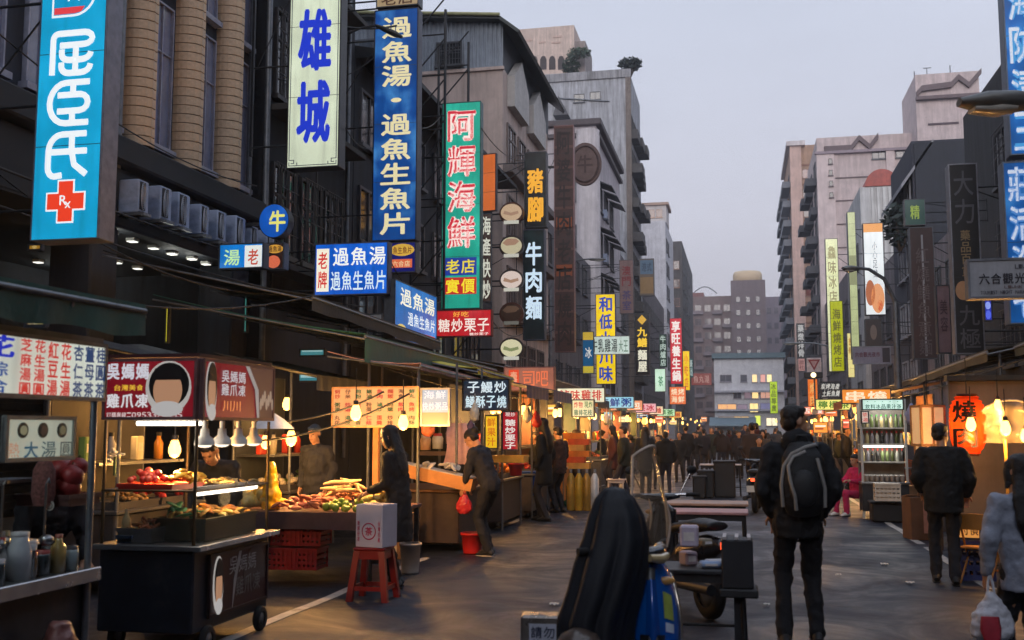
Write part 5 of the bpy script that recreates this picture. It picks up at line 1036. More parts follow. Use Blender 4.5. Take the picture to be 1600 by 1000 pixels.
def box_thing(name, label, cat, c, size, mat, rz=0, group=None, b=.01, lid=None):
    t = thing(name, label, cat, c, rz, group); w, d, h = size; th = min(w, d)*.06
    MB().box(-w/2, -d/2, 0, w/2, -d/2+th, h, b=b*.3).box(-w/2, d/2-th, 0, w/2, d/2, h, b=b*.3).box(-w/2, -d/2+th, 0, -w/2+th, d/2-th, h).box(w/2-th, -d/2+th, 0, w/2, d/2-th, h).box(-w/2+th, -d/2+th, 0.002, w/2-th, d/2-th, th).build('tray_body', mat, t)
    MB().box(-w/2-.008, -d/2-.008, h-.02, w/2+.008, -d/2+.001, h+.006).box(-w/2-.008, d/2-.001, h-.02, w/2+.008, d/2+.008, h+.006).box(-w/2-.008, -d/2, h-.02, -w/2+.001, d/2, h+.006).box(w/2-.001, -d/2, h-.02, w/2+.008, d/2, h+.006).build('rim', mat, t)
    return t
def crate(label, c, size, col, rz=0, group=None):
    t = thing('plastic_crate', label, 'crate', c, rz, group); w, d, h = size; m = MB(); mt_ = M(col, .5, 0, .2)
    for i in range(4):
        z = h*i/4
        m.box(-w/2, -d/2, z, w/2, -d/2+.012, z+h*.15).box(-w/2, d/2-.012, z, w/2, d/2, z+h*.15).box(-w/2, -d/2+.012, z, -w/2+.012, d/2-.012, z+h*.15).box(w/2-.012, -d/2+.012, z, w/2, d/2-.012, z+h*.15)
    m.build('side_slats', mt_, t); m = MB()
    for i in range(7):
        x = -w/2+w*i/6
        m.box(x-.012, -d/2-.006, 0, x+.012, -d/2-.0005, h).box(x-.012, d/2+.0005, 0, x+.012, d/2+.006, h)
    m.build('uprights', mt_, t); MB().box(-w/2-.015, -d/2-.015, h*.9, w/2+.015, d/2+.015, h).build('rim', mt_, t); MB().box(-w/2+.02, -d/2+.02, .01, w/2-.02, d/2-.02, .03).build('base', mt_, t); return t
def lathe_thing(name, label, cat, c, prof, mat, parts=(), group=None, n=16):
    t = thing(name, label, cat, c, 0, group); MB().lathe(prof, n=n).build('vessel', mat, t)
    for nm, pr, mt_ in parts: MB().lathe(pr, n=n).build(nm, mt_, t)
    return t
def bucket(label, c, r_, h, col, group=None, mat=None):
    mt_ = mat or M(col, .45, 0, .15); t = lathe_thing('bucket', label, 'bucket', c, [(0, .012), (r_*.72, .012), (r_*.78, 0), (r_*.8, .02), (r_, h), (r_*1.06, h), (r_*1.06, h-.03), (r_*1.0, h-.03)], mt_, (), group)
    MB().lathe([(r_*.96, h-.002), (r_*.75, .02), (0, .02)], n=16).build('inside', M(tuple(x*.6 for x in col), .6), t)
    MB().tube([(r_*1.05*math.cos(a), .06*math.sin(a), h-.02-.12*math.sin(a)) for a in [math.pi*i/8 for i in range(9)]], .005, n=5).build('handle', GALV, t); return t
def stool(label, c, h=.47, col=(176, 40, 36), rz=0, group=None):
    t = thing('plastic_stool', label, 'stool', c, rz, group); mt_ = M(col, .4, 0, .15)
    MB().box(-.16, -.16, h-.03, .16, .16, h, b=.012).build('seat', mt_, t)
    for sx_ in (-1, 1):
        for sy in (-1, 1):
            MB().prism([(-.028, 0), (.028, 0), (.03, h-.035), (-.03, h-.035)], -.028, .028, T=Matrix(((1, 0, -sx_*.06/h, sx_*.178), (0, 1, -sy*.06/h, sy*.178), (0, 0, 1, 0), (0, 0, 0, 1)))).build('leg', mt_, t)
    m = MB()
    for a in (-1, 1): m.box(-.13, a*.135-.01, h-.11, .13, a*.135+.01, h-.03).box(-.15, a*.165-.008, .1, .15, a*.165+.008, .14).box(a*.135-.01, -.12, h-.11, a*.135+.01, .12, h-.03).box(a*.165-.008, -.155, .1, a*.165+.008, .155, .14)
    m.build('apron', mt_, t); return t
def awning(label, P, th, mat, valance=None, group=None, name='awning', sag=.05, posts=None, stripes=None):
    """P = four corners (back-near, back-far, front-far, front-near)"""
    a, b, c, d = [Vector(p) for p in P]; org = d; t = thing(name, label, 'awning', org, 0, group)
    f = lambda u, v: (a*(1-u)+b*u)*(1-v)+(d*(1-u)+c*u)*v-org+Vector((0, 0, -sag*(4*v*(1-v))*(.6+.4*math.cos(u*14))))
    MB().sheet(f, 16, 8, th=th).build('tarp', mat, t)
    if valance: MB().sheet(lambda u, v: (d*(1-u)+c*u)-org+Vector((.008*math.sin(u*40)*v, 0, -valance*v*(1+.06*math.sin(u*23)))), 40, 2).build('valance', mat, t)
    m = MB()
    for i in range(5): u = i/4; m.cyl((a*(1-u)+b*u)-org+Vector((0, 0, -.06-th)), (d*(1-u)+c*u)-org+Vector((0, 0, -.06-th)), .014, n=6)
    m.cyl(d-org+Vector((0, 0, -.04)), c-org+Vector((0, 0, -.04)), .018, n=6); m.build('frame', GALV, t)
    if posts:
        for q in posts: MB().cyl(Vector((q[0], q[1], 0))-Vector((org.x, org.y, org.z)), Vector((q[0], q[1], q[2]))-org, .022, n=8).build('post', GALV, t)
    return t
def bowl_pics(root, w, h):
    for i in range(3):
        cx = -w/2+w*(.24+i*.28)
        MB().prism([(cx+.17*h*math.cos(a*math.pi/10), h*.68+.17*h*math.sin(a*math.pi/10)) for a in range(20)], -.01, -.005).build('bowl_picture', EM((44, 46, 44), .35), root)
        MB().prism([(cx+.11*h*math.cos(a*math.pi/10), h*.68+.1*h*math.sin(a*math.pi/10)) for a in range(20)], -.014, -.0105).build('bowl_filling', EM(((150, 150, 120), (70, 56, 50), (120, 116, 90))[i], .5), root)
# ================================================================ stall A: dessert soup stall (left edge)
XA = -3.6
t = thing('dessert_stall', 'steel counter dessert stall at the left edge', 'stall', (XA-.45, 4.72, 0))
L = lambda x, y: (x-(XA-.45), y-5.2)
MB().box(-.45, -1.6, .78, .45, .78, .83, b=.008).build('counter_top', STEEL, t)
MB().box(-.43, -1.55, .12, .4, .74, .775, b=.01).build('cabinet', M((52, 54, 60), .6, .2, .4, wear=.5), t)
MB().box(.44, -1.6, .765, .47, .78, .84, b=.004).build('counter_edge', M((205, 208, 212), .25, .8), t)
for x in (-.42, .42):
    for y in (-1.5, .72): MB().cyl((x, y, 0 if y < 0 else .0), (x, y, 2.12), .02, n=8).build('post', GALV, t)
MB().box(-.44, -1.5, 2.1, .44, .76, 2.14).build('top_frame', GALV, t)
MB().box(-.1, -1.5, 1.32, .1, .72, 1.34).build('shelf', STEEL, t)
MB().box(.405, -1.2, .6, .42, -.2, .72).build('price_label', EM((236, 150, 40), .6), t)
c = (atx(0, 560, XA).y+atx(160, 560, XA).y)/2
cols = [((206, 58, 50), c_) for c_ in ()]
RD, BL2 = (206, 52, 44), (40, 66, 110)
tx = [('花', .455, .04, .60, .42, (32, 50, 190), 'h', .04), ('綜\n合', .49, .45, .575, .95, (44, 84, 150), 'h', .03), ('彩\n冰', .42, .45, .485, .95, (44, 84, 150), 'h', .03), ('豆花', .12, .04, .40, .42, (32, 50, 190), 'h', .04), ('燒仙草\n愛玉冰', .1, .46, .38, .95, (44, 84, 150))]
for s_, u, cl in (('芝麻湯圓', .612, RD), ('花生湯圓', .668, RD), ('紅豆湯', .724, RD), ('花生湯', .78, RD), ('杏仁茶', .836, BL2), ('薑母茶', .889, BL2), ('桂圓茶', .942, BL2)): tx.append((s_, u, .06, u+.05, .97, cl, 'v', .035))
ya, yb = 3.5, atx(160, 560, XA).y
sign3('white menu board with red and blue characters at the left edge', (XA+.02, (ya+yb)/2, 1.94), yb-ya, .33, R(90), (216, 220, 206), tx, t=.07, em=.85, frame=(150, 150, 150))
ya2, yb2 = atx(2, 690, XA+.02).y, atx(112, 690, XA+.02).y
sign3('pale hanging board with three bowl pictures and green blue characters', (XA+.03, (ya2+yb2)/2, 1.57), yb2-ya2, .235, R(90), (190, 200, 184), [('大', .24, .54, .46, .95, (30, 92, 120), 'h', .035), ('湯', .48, .54, .72, .95, (60, 90, 96), 'h', .012), ('圓', .76, .56, .96, .94, (60, 74, 74), 'h', .008), ('熱', .03, .56, .2, .92, (206, 140, 110), 'h', .0)], t=.02, em=.6, frame=(150, 154, 150), extra=bowl_pics)
tubelight('white tube under the dessert stall roof', (XA-.35, 3.9, 2.06), (XA-.35, 5.2, 2.06), 11, (214, 238, 246))
for i, (x, y, z, pr, mc, nm, lb) in enumerate((
    (-3.72, 4.97, .83, [(0, 0), (.06, 0), (.065, .16), (.045, .2), (.045, .24), (0, .24)], (190, 196, 200), 'jar', 'pale glass jar near the end of the dessert counter'),
    (-3.8, 4.72, .83, [(0, 0), (.05, 0), (.052, .2), (.03, .24), (.03, .28), (0, .28)], (140, 176, 190), 'bottle', 'bluish bottle standing on the dessert counter'),
    (-3.9, 5.17, .83, [(0, 0), (.11, 0), (.115, .16), (.12, .17), (0, .17)], (120, 122, 126), 'pot', 'steel pot at the right end of the dessert counter'),
    (-3.75, 4.52, .83, [(0, 0), (.07, 0), (.075, .1), (.07, .12), (0, .12)], (206, 200, 196), 'tub', 'white tub on the dessert counter'),
    (-4.0, 4.87, .83, [(0, 0), (.09, 0), (.095, .22), (.09, .24), (0, .24)], (96, 108, 112), 'pot', 'tall grey pot behind the jars of the dessert stall'),
    (-3.7, 5.27, .83, [(0, 0), (.04, 0), (.042, .14), (.02, .17), (.02, .2), (0, .2)], (176, 150, 90), 'bottle', 'small amber bottle on the dessert counter'),
    (-3.85, 4.37, .83, [(0, 0), (.08, 0), (.08, .26), (.05, .3), (0, .3)], (170, 184, 190), 'canister', 'steel canister towards the left edge of the counter'),
    (-4.05, 4.57, 1.0, [(0, 0), (.07, 0), (.075, .3), (.02, .34), (0, .34)], (80, 100, 104), 'canister', 'dark canister behind the white tub'))):
    mt_ = STEEL if nm in ('pot', 'canister') else M(mc, .2, 0, .1, coat=.5)
    lathe_thing(nm, lb, nm, (x, y, z), pr, mt_, (('lid', [(0, pr[-2][1]+.012), (pr[-2][0]*1.05, pr[-2][1]+.01), (pr[-2][0]*1.05, pr[-2][1]-.01)], M((150, 80, 60) if i % 2 else (190, 190, 190), .4)),))
for i in range(7):
    p = Vector((XA-.1-.08*(i % 3), 4.3+.14*i, 1.34)); t = thing('ladle', 'steel ladle hanging from the dessert stall shelf', 'ladle', p, 0, 'ladles on the dessert stall')
    MB().cyl((0, 0, -.02), (0, 0, -.3), .007, n=6).build('stem', STEEL, t); MB().ell((0, .02, -.32), (.04, .04, .03), 10, 6).build('cup', STEEL, t); MB().tube([(0, 0, -.02), (0, .02, .01), (0, .03, -.015)], .006, n=5).build('hook', STEEL, t)
for i, (px, py, r_) in enumerate(((75, 742, .075), (96, 735, .08), (112, 744, .07), (88, 758, .08), (106, 762, .075), (122, 730, .06))):
    q = at(px, py, 5.5+.05*(i % 2)); t = thing('red_fruit', 'large dull red fruit piled on the dessert stall shelf', 'fruit', q, 0, 'red fruit pile'); MB().ell((0, 0, 0), (r_, r_, r_*.95), 14, 9).build('flesh', M((150, 46, 46), .4, 0, .3, 8), t); MB().cyl((0, 0, r_*.85), (.01, 0, r_*1.15), .006, n=5).build('stalk', M((70, 60, 40), .7), t)
q = at(92, 772, 5.55); box_thing('fruit_tray', 'shelf tray under the red fruit pile', 'tray', (q.x, q.y, q.z-.06), (.34, .3, .06), M((90, 60, 56), .6))
p = at(120, 985, 5.0); t = thing('pink_bag', 'pinkish plastic bag hanging below the dessert counter', 'bag', (XA+.12, p.y, .22))
c = MB().tube([(0, 0, 0), (0, 0, .08), (0, 0, .2), (0, 0, .3), (0, 0, .4)], [.1, .17, .15, .09, .05], n=12); obj('sack', remesh(c, .014, 4, .03, .06), M((120, 78, 74), .35, 0, .2, bump=.4), t)
GREEN = M((36, 92, 84), .5, 0, .3, 3, bump=.3, bs=9, wear=.35)
awning('dark green tarp awning over the dessert stall', ((-5.6, 2.8, 2.62), (-5.6, 5.5, 2.6), (-3.38, 5.53, 2.34), (-3.38, 2.8, 2.32)), .012, GREEN, .19, posts=((-5.5, 2.9, 2.6), (-5.5, 5.4, 2.6)))
awning('second green awning set back behind the dessert stall', ((-7.8, 4.4, 3.2), (-7.8, 7.4, 3.2), (-5.9, 7.4, 2.86), (-5.9, 4.4, 2.86)), .012, GREEN, .22, posts=((-6, 4.5, 2.85), (-6, 7.3, 2.85)))
# ================================================================ glass food cart
XC, Y0, Y1, XB = -3.85, 7.04, 8.26, -4.61
t = thing('food_cart', 'dark food cart with glass display case and red sign panels', 'food cart', ((XC+XB)/2, (Y0+Y1)/2, 0)); w, d = (XC-XB)/2, (Y1-Y0)/2
MB().box(-w, -d, .16, w, d, .74, b=.012).build('cabinet', M((30, 36, 48), .5, 0, .3, wear=.3), t)
MB().box(-w-.03, -d-.04, .745, w+.06, d+.06, .785, b=.006).build('counter', STEEL, t)
MB().box(w+.062, -d-.04, .75, w+.075, d+.06, .782).build('counter_edge', M((214, 218, 222), .25, .7), t)
BR = M((92, 74, 52), .4, .5)
for x in (-w+.012, w-.012):
    for y in (-d+.012, d-.012): MB().cyl((x, y, .78), (x, y, 1.68), .013, n=8).build('post', BR, t)
MB().cyl((-w, -d+.01, 1.17), (w, -d+.01, 1.17), .01, n=6).cyl((w-.01, -d, 1.17), (w-.01, d, 1.17), .01, n=6).cyl((-w, d-.01, 1.17), (w, d-.01, 1.17), .01, n=6).cyl((-w+.01, -d, 1.17), (-w+.01, d, 1.17), .01, n=6).build('rail', BR, t)
for nm, m in (('glass_pane', MB().box(-w+.03, -d+.006, .8, w-.03, -d+.01, 1.16)), ('glass_pane', MB().box(w-.012, -d+.03, .8, w-.008, d-.03, 1.16)), ('glass_shelf', MB().box(-w+.03, -d+.03, 1.162, w-.03, d-.03, 1.168))): m.build(nm, GLASS, t)
MB().box(-w, -d, 2.145, w, d, 2.17).build('roof', M((70, 30, 34), .5), t)
for y in (-.42, .45):
    for x in (-w+.05, w+.02):
        wh = MB().lathe([(.05, -.02), (.085, -.025), (.1, -.012), (.1, .012), (.085, .025), (.05, .02)], n=18, T=Matrix.Translation((x, y, .1)) @ Matrix.Rotation(R(90), 4, 'Y')).build('wheel', RUBBER, t)
        MB().lathe([(0, -.015), (.05, -.015), (.05, .015), (0, .015)], n=12, T=Matrix.Translation((x, y, .1)) @ Matrix.Rotation(R(90), 4, 'Y')).build('hub', GALV, wh)
def portrait(cx, cz, s, parent, sx=1.0):
    """printed head with black hair on a white oval, no likeness"""
    E_ = lambda r1, r2, ox=0, oz=0, n=24: [(cx+(ox+r1*math.cos(a*2*math.pi/n))*s*sx, cz+(oz+r2*math.sin(a*2*math.pi/n))*s) for a in range(n)]
    MB().prism(E_(.52, .56), -.012, -.006).build('portrait_backing', EM((226, 220, 214), .5), parent)
    MB().prism(E_(.46, .46, .02, .06), -.015, -.0125).build('portrait_hair', EM((20, 18, 20), .3), parent)
    MB().prism(E_(.33, .4, 0, -.06), -.018, -.0155).build('portrait_face', EM((214, 160, 124), .55), parent)
    MB().prism([(cx+x*s*sx, cz+z*s) for x, z in ((-.34, .16), (.34, .16), (.3, .4), (0, .48), (-.3, .4))], -.021, -.0185).build('portrait_fringe', EM((24, 20, 22), .3), parent)
    MB().prism(E_(.36, .16, 0, -.44), -.0205, -.0182).build('portrait_collar', EM((230, 226, 224), .5), parent)
def ex1(root, w, h): portrait(w*.2, h*.52, h*.78, root)
def ex2(root, w, h):
    portrait(-w*.4, h*.5, h*.85, root, .42)
    MB().prism([(w*.06, h*.95), (w*.2, h*.55), (w*.24, h*.05), (w*.48, h*.05), (w*.48, h*.95)], -.009, -.0055).build('print_field', EM((110, 74, 66), .45), root)
    MB().prism([(w*.05, h*.97), (w*.1, h*.97), (w*.25, h*.55), (w*.27, h*.05), (w*.24, h*.05), (w*.2, h*.55)], -.012, -.0095).build('print_sweep', EM((196, 190, 188), .5), root)
    for k in range(7): MB().prism([(w*(.29+.03*k)+.02*math.cos(a), h*(.3+.07*(k % 3))+.05*math.sin(a)) for a in [i*math.pi/4 for i in range(8)]], -.012, -.0095).build('food_picture', EM((196, 170, 150), .5), root)
MAROON = (126, 22, 34)
sign3('maroon cart sign with a printed portrait and white characters', ((XC+XB)/2, Y0-.02, 1.91), XC-XB, .45, 0, MAROON, [('吳媽媽', .03, .06, .5, .36, (216, 214, 224), 'h', .045), ('台灣美食', .12, .42, .44, .53, (240, 190, 60)), ('雞爪凍', .04, .56, .5, .82, (226, 222, 226), 'h', .04), ('訂購專線:0953375555', .05, .87, .86, .97, (220, 196, 196))], t=.05, em=.8, frame=(120, 90, 92), extra=ex1)
sign3('maroon cart sign facing the street with a narrow portrait and food print', (XC+.02, (Y0+Y1)/2, 1.91), Y1-Y0-.02, .45, R(90), MAROON, [('吳媽媽\n雞爪凍', .22, .15, .56, .6, (200, 200, 206), 'h', .02), ('川川', .24, .66, .5, .86, (240, 150, 90))], t=.05, em=.8, frame=(120, 90, 92), extra=ex2)
def ex3(root, w, h):
    portrait(-w*.36, h*.5, h*.8, root, .4)
    MB().prism([(-w*.12, 0), (-w*.06, h*.5), (w*.02, h*.95), (-w*.02, h*.95), (-w*.1, h*.5)], -.009, -.0055).build('print_sweep', M((176, 170, 168), .6), root)
    MB().prism([(w*.06, h*.35), (w*.45, h*.4), (w*.44, h*.75), (w*.34, h*.97), (w*.2, h*.97), (w*.08, h*.75)], -.009, -.0055).build('print_field', M((96, 80, 74), .7), root)
sign3('dim poster on the street side of the food cart cabinet', (XC+.012, (Y0+Y1)/2+.08, .47), .98, .46, R(90), (70, 36, 38), [('吳媽媽', .3, .1, .78, .42, (170, 168, 168), 'h', .0), ('雞爪凍', .42, .45, .86, .8, (130, 126, 124), 'h', .0)], t=.008, em=0, frame=(60, 44, 46), extra=ex3, name='poster', cat='poster')
tubelight('white tube light under the maroon cart sign', (XB+.2, Y0+.12, 1.66), (XC-.04, Y0+.12, 1.66), 8)
tubelight('warm tube light added under the upper cart shelf to brighten the case', (XC-.06, Y0+.12, 1.145), (XC-.06, Y1-.12, 1.145), 9, (255, 214, 150), 4)  # extra tube added to brighten the trays below the shelf
bulb('bare warm bulb inside the glass food cart', (at(273, 700, 7.5).x, 7.5, at(273, 700, 7.5).z), 34, .2)
for i in range(4):
    y = 7.24+.27*i; t = thing('hanging_lamp_cup', 'white cone lamp hanging under the street side cart sign', 'lamp', (XC-.05, y, 1.52), 0, 'white cone lamps on the food cart')
    MB().lathe([(.075, -.02), (.07, .02), (.035, .05), (.03, .1), (.0, .11)], n=14).build('shade', M((220, 218, 210), .4), t); MB().cyl((0, 0, .1), (0, 0, .16), .02, n=8).build('neck', WHITEP, t); MB().ell((0, 0, -.02), (.055, .055, .02), 10, 6).build('lens', EM((255, 240, 214), 1.6), t)
# food in the cart
box_thing('food_tray', 'deep steel tray of greens and pieces in the food cart', 'tray', (-4.12, 7.69, .79), (.46, .84, .16), M((92, 84, 62), .4, .5))
box_thing('food_tray', 'small steel tray at the front of the food cart', 'tray', (-4.36, 7.22, .79), (.28, .26, .1), STEEL)
heap('brown glazed meat piece in the cart tray', 'food', 'meat_piece', (-4.12, 7.74, .93), (.19, .36), 46, slab(.09, .025, .014), [M((196, 150, 80), .3, 0, .3), M((170, 112, 60), .3, 0, .3), M((206, 176, 96), .35)], 'meat pieces in the cart tray', 1)
heap('pale green vegetable bundle in the cart tray', 'vegetable', 'green_leaf', (-4.24, 7.42, .95), (.12, .1), 12, slab(.14, .03, .01), [M((92, 176, 120), .4, 0, .3), M((70, 140, 90), .4)], 'greens in the cart tray', 2)
heap('brownish cooked claw in the front cart tray', 'food', 'claw', (-4.36, 7.22, .86), (.1, .09), 18, longp(.1, .012), [M((150, 84, 50), .35), M((176, 110, 66), .35)], 'claws in the front tray', 3)
box_thing('food_tray', 'red tray on the upper glass shelf of the cart', 'tray', (-4.3, 7.34, 1.17), (.44, .46, .04), M((190, 50, 40), .45))
heap('bright red fruit piece on the upper cart shelf', 'fruit', 'red_piece', (-4.38, 7.28, 1.21), (.12, .14), 34, ball(.026), [M((206, 54, 44), .35), M((216, 84, 60), .35)], 'red fruit on the cart shelf', 4)
heap('yellow fruit slice on the upper cart shelf', 'fruit', 'yellow_slice', (-4.16, 7.40, 1.21), (.1, .14), 30, slab(.09, .024, .014), [M((232, 180, 60), .35), M((226, 160, 50), .35)], 'yellow fruit on the cart shelf', 5)
heap('pale snack on the far end of the cart shelf', 'food', 'snack', (-4.1, 7.94, 1.175), (.2, .2), 26, slab(.1, .02, .008), [M((190, 176, 130), .4), M((120, 104, 70), .4)], 'snacks on the cart shelf', 6, rise=.03)
q = at(180, 715, 7.2); t = thing('flower_bunch', 'small bunch of white flowers beside the cart post', 'flowers', (q.x, 7.2, 1.37)); rn = random.Random(3); m = MB()
for i in range(22): m.ell((rn.gauss(0, .035), rn.gauss(0, .035), .06+rn.gauss(0, .025)), (.014, .014, .01), 6, 4)
m.build('petals', M((220, 206, 176), .6), t); MB().cyl((0, 0, -.1), (0, 0, .06), .012, n=6).build('stems', M((60, 84, 50), .7), t)
lathe_thing('bottle', 'cream bottle standing at the front corner of the cart', 'bottle', (-4.47, 7.16, .79), [(0, 0), (.03, 0), (.032, .16), (.014, .2), (.014, .24), (0, .24)], M((214, 190, 140), .3))
box_thing('till_box', 'small dark blue box on the cart counter', 'box', (-4.44, 7.14, .787), (.12, .1, .05), M((40, 60, 90), .5))
# ================================================================ vegetable and snack stall
t = thing('produce_table', 'long low table heaped with produce behind the food cart', 'table', (-4.6, 11.2, 0))
MB().box(-.95, -.95, .72, .95, .75, .76, b=.006).build('table_top', M((96, 70, 66), .6, 0, .3), t)
MB().box(-.95, -.965, .6, .95, -.952, .775).build('front_board', M((84, 62, 66), .6, 0, .3, wear=.3), t)
for x in (-.9, .9):
    for y in (-.9, .7): MB().box(x-.025, y-.025, 0, x+.025, y+.025, .72).build('leg', DKM, t)
for i, (px, py) in enumerate(((443, 855), (474, 858), (447, 815), (478, 818))):
    q = at(px, py, 10.35); crate('red plastic crate under the produce table, %s' % ('lower left', 'lower right', 'upper left', 'upper right')[i], (q.x, 10.45+.02*i, .18 if i < 2 else .42), (.3, .3, .22), (150, 34, 40))
MB_ = MB()
heap('knobbly pink brown sausage on the produce table', 'sausage', 'sausage', (-4.55, 10.75, .76), (.3, .3), 60, longp(.13, .02), [M((176, 104, 84), .4), M((150, 80, 66), .4), M((196, 130, 104), .4)], 'sausages on the produce table', 11, rise=.14)
heap('round green guava on the front of the produce table', 'fruit', 'guava', (-4.0, 10.5, .765), (.22, .17), 26, lump(.046, .08), [M((150, 170, 60), .4), M((120, 150, 50), .4)], 'green fruit on the produce table', 12, rise=.1)
heap('pale yellow corn cob on the produce table', 'corn', 'corn_cob', (-3.75, 10.85, .765), (.15, .25), 34, longp(.17, .03), [M((226, 206, 130), .5), M((214, 190, 120), .5)], 'corn on the produce table', 13, rise=.16)
heap('yellow wrapped bundle at the left end of the produce table', 'food', 'yellow_bundle', (-5.15, 10.75, .765), (.22, .2), 14, lump(.1), [M((240, 190, 50), .3, coat=.3), M((230, 206, 120), .3)], 'yellow bundles on the produce table', 14, rise=.16)
heap('pale long root leaning on the produce heap', 'vegetable', 'root', (-4.25, 11.1, .9), (.12, .1), 8, longp(.34, .022), [M((214, 176, 130), .5)], 'long roots on the produce table', 15, rise=.15)
heap('brown cooked cut on the back of the produce table', 'food', 'cooked_cut', (-4.3, 11.5, .78), (.5, .3), 50, slab(.16, .035, .02), [M((170, 110, 80), .4), M((190, 140, 100), .4), M((140, 84, 60), .4)], 'cooked cuts on the produce table', 16, rise=.12)
q = at(424, 725, 10.6); t = thing('yellow_tall_bag', 'tall yellow plastic bag standing beside the cart', 'bag', (q.x, 10.6, .77))
c = MB().tube([(0, 0, 0), (0, 0, .15), (0, 0, .3), (0, 0, .45), (0, 0, .5)], [.1, .11, .07, .05, .02], n=12); obj('sack', remesh(c, .014, 2, .04, .07), M((240, 186, 30), .35, 0, .15, bump=.3), t)
q = at(425, 670, 10.6); t = thing('parasol_lamp', 'small white umbrella shaped shade above the yellow bag', 'lamp', (q.x, 10.6, q.z)); MB().lathe([(.24, 0), (.13, .1), (.02, .17), (0, .18)], n=12).build('shade', M((206, 214, 226), .5), t); MB().cyl((0, 0, .17), (0, 0, .6), .006, n=5).build('flex', BLACK, t)
for i, (px, py, Y, pw) in enumerate(((455, 684, 11.0, 42), (556, 644, 10.8, 52), (630, 659, 11.4, 50), (415, 690, 12.4, 16))):
    q = at(px, py, Y); bulb(('bare bulb over the yellow bundles', 'bare bulb in front of the peach menu board, left one', 'bare bulb at the right end of the peach menu board', 'small bulb deep behind the food cart')[i], q, pw, .35, s=1.25)
q0 = at(170, 650, 9); cable('grey flex carrying the bulbs over the produce table', (at(380, 690, 10.6), at(640, 615, 11.6)), .012, .12)
cable('second grey flex looping above the bulbs', (at(400, 660, 10.6), at(600, 612, 11.3)), .012, .1)
MC = [(206, 90, 66), (40, 84, 60), (86, 60, 50), (190, 60, 50)]
tx = []; names = '蚵仔煎鱔魚麵海鮮粥炒米粉滷肉飯魚丸湯蝦仁蛋炒螺肉烤花枝香菇羹排骨酥'
for r_ in range(3):
    for k in range(8):
        tx.append((names[(r_*8+k) % len(names)]+names[(r_*8+k+9) % len(names)], .03+.122*k, .06+.32*r_, .03+.122*k+.075, .06+.32*r_+.24, ((200, 70, 50), (60, 90, 50), (110, 70, 50), (200, 50, 60), (40, 110, 70))[(k*2+r_) % 5], 'v', .03))
sign('peach menu board with rows of small coloured characters', (518, 604, 654, 668), 12.2, (232, 178, 126), tx, t=.05, em=.7, frame=(200, 150, 110))
sign('bluish white lit board with a picture at the end of the menu', (657, 606, 703, 666), 12.2, (150, 176, 206), [('海鮮', .1, .06, .9, .3, (226, 236, 250)), ('#', .04, .64, .96, .95, (196, 150, 110)), ('快炒粥品', .06, .36, .94, .6, (230, 240, 250))], t=.06, em=.85, frame=(150, 150, 160))
t = thing('board_post', 'wooden post behind the long haired woman', 'post', (at(588, 700, 12.4).x, 12.4, 0)); MB().box(-.035, -.035, 0, .035, .035, 2.0).build('shaft', M((190, 130, 84), .7), t); MB().box(-.07, -.07, 0, .07, .07, .05).build('foot', DKM, t)
stool('red plastic stool under the white carton', (at(584, 900, 9.8).x, 9.8, 0), .5, (140, 30, 28))
c0 = at(588, 850, 9.78); t = thing('carton', 'white carton with red round print standing on the red stool', 'carton', (c0.x, 9.78, .502), R(-14))
MB().box(-.15, -.13, 0, .15, .13, .4, b=.004).build('box', M((200, 192, 206), .7, 0, .08), t); MB().box(-.15, -.012, .4, .15, .012, .402).build('tape', M((190, 170, 140), .3), t)
m = MB().tube([(.075*math.cos(a), -.1325, .15+.075*math.sin(a)) for a in [i*math.pi/10 for i in range(21)]], .006, .002, n=4); letter(m, '茶', -.045, .105, .045, .195, -.1335, bold=.03); letter(m, '新鮮好茶', -.13, .05, -.1, .25, -.1335, 'v'); letter(m, '台灣名產', .1, .05, .13, .25, -.1335, 'v'); m.build('print', M((190, 50, 90), .6), t)
bucket('white bucket behind the long haired woman', (at(641, 880, 11.6).x, 11.6, 0), .12, .34, (206, 198, 192))
box_thing('drain_tray', 'long pale tray lying under the next stall', 'tray', (at(680, 822, 14.2).x, 14.2, .05), (.9, .25, .06), M((196, 186, 176), .5))
# ================================================================ stall with tilted wooden box, bending woman's stall
t = thing('wooden_counter', 'dark wooden counter behind the bending woman', 'counter', (-4.0, 14.3, 0))
MB().box(-.8, -.7, .12, .35, .8, .78, b=.01).build('cabinet', M((62, 48, 44), .7, 0, .4, wear=.3), t); MB().box(-.85, -.75, .785, .4, .85, .82, b=.006).build('top', M((110, 76, 60), .6), t)
for x in (-.75, .3):
    for y in (-.65, .75): MB().cyl((x, y, .82), (x, y, 2.5), .018, n=8).build('post', GALV, t)
q = at(690, 745, 13.6); t = thing('wooden_box', 'tilted orange wooden display box beside the woman', 'box', (q.x-.05, 13.5, .92), R(8)); T_ = Matrix.Rotation(R(12), 4, 'Y')
MB().box(-.5, -.28, 0, .5, .28, .16, T=T_).build('box', M((206, 140, 76), .55, 0, .25, 3), t); MB().box(-.47, -.25, .161, .47, .25, .17, T=T_).build('liner', M((226, 214, 196), .7, bump=.5), t)
heap('crumpled white wrapper on the tilted wooden box', 'wrapper', 'wrapper', (q.x-.1, 13.5, 1.08), (.3, .2), 14, slab(.14, .05, .02), [M((226, 220, 210), .6, bump=.5)], 'wrappers on the wooden box', 21)
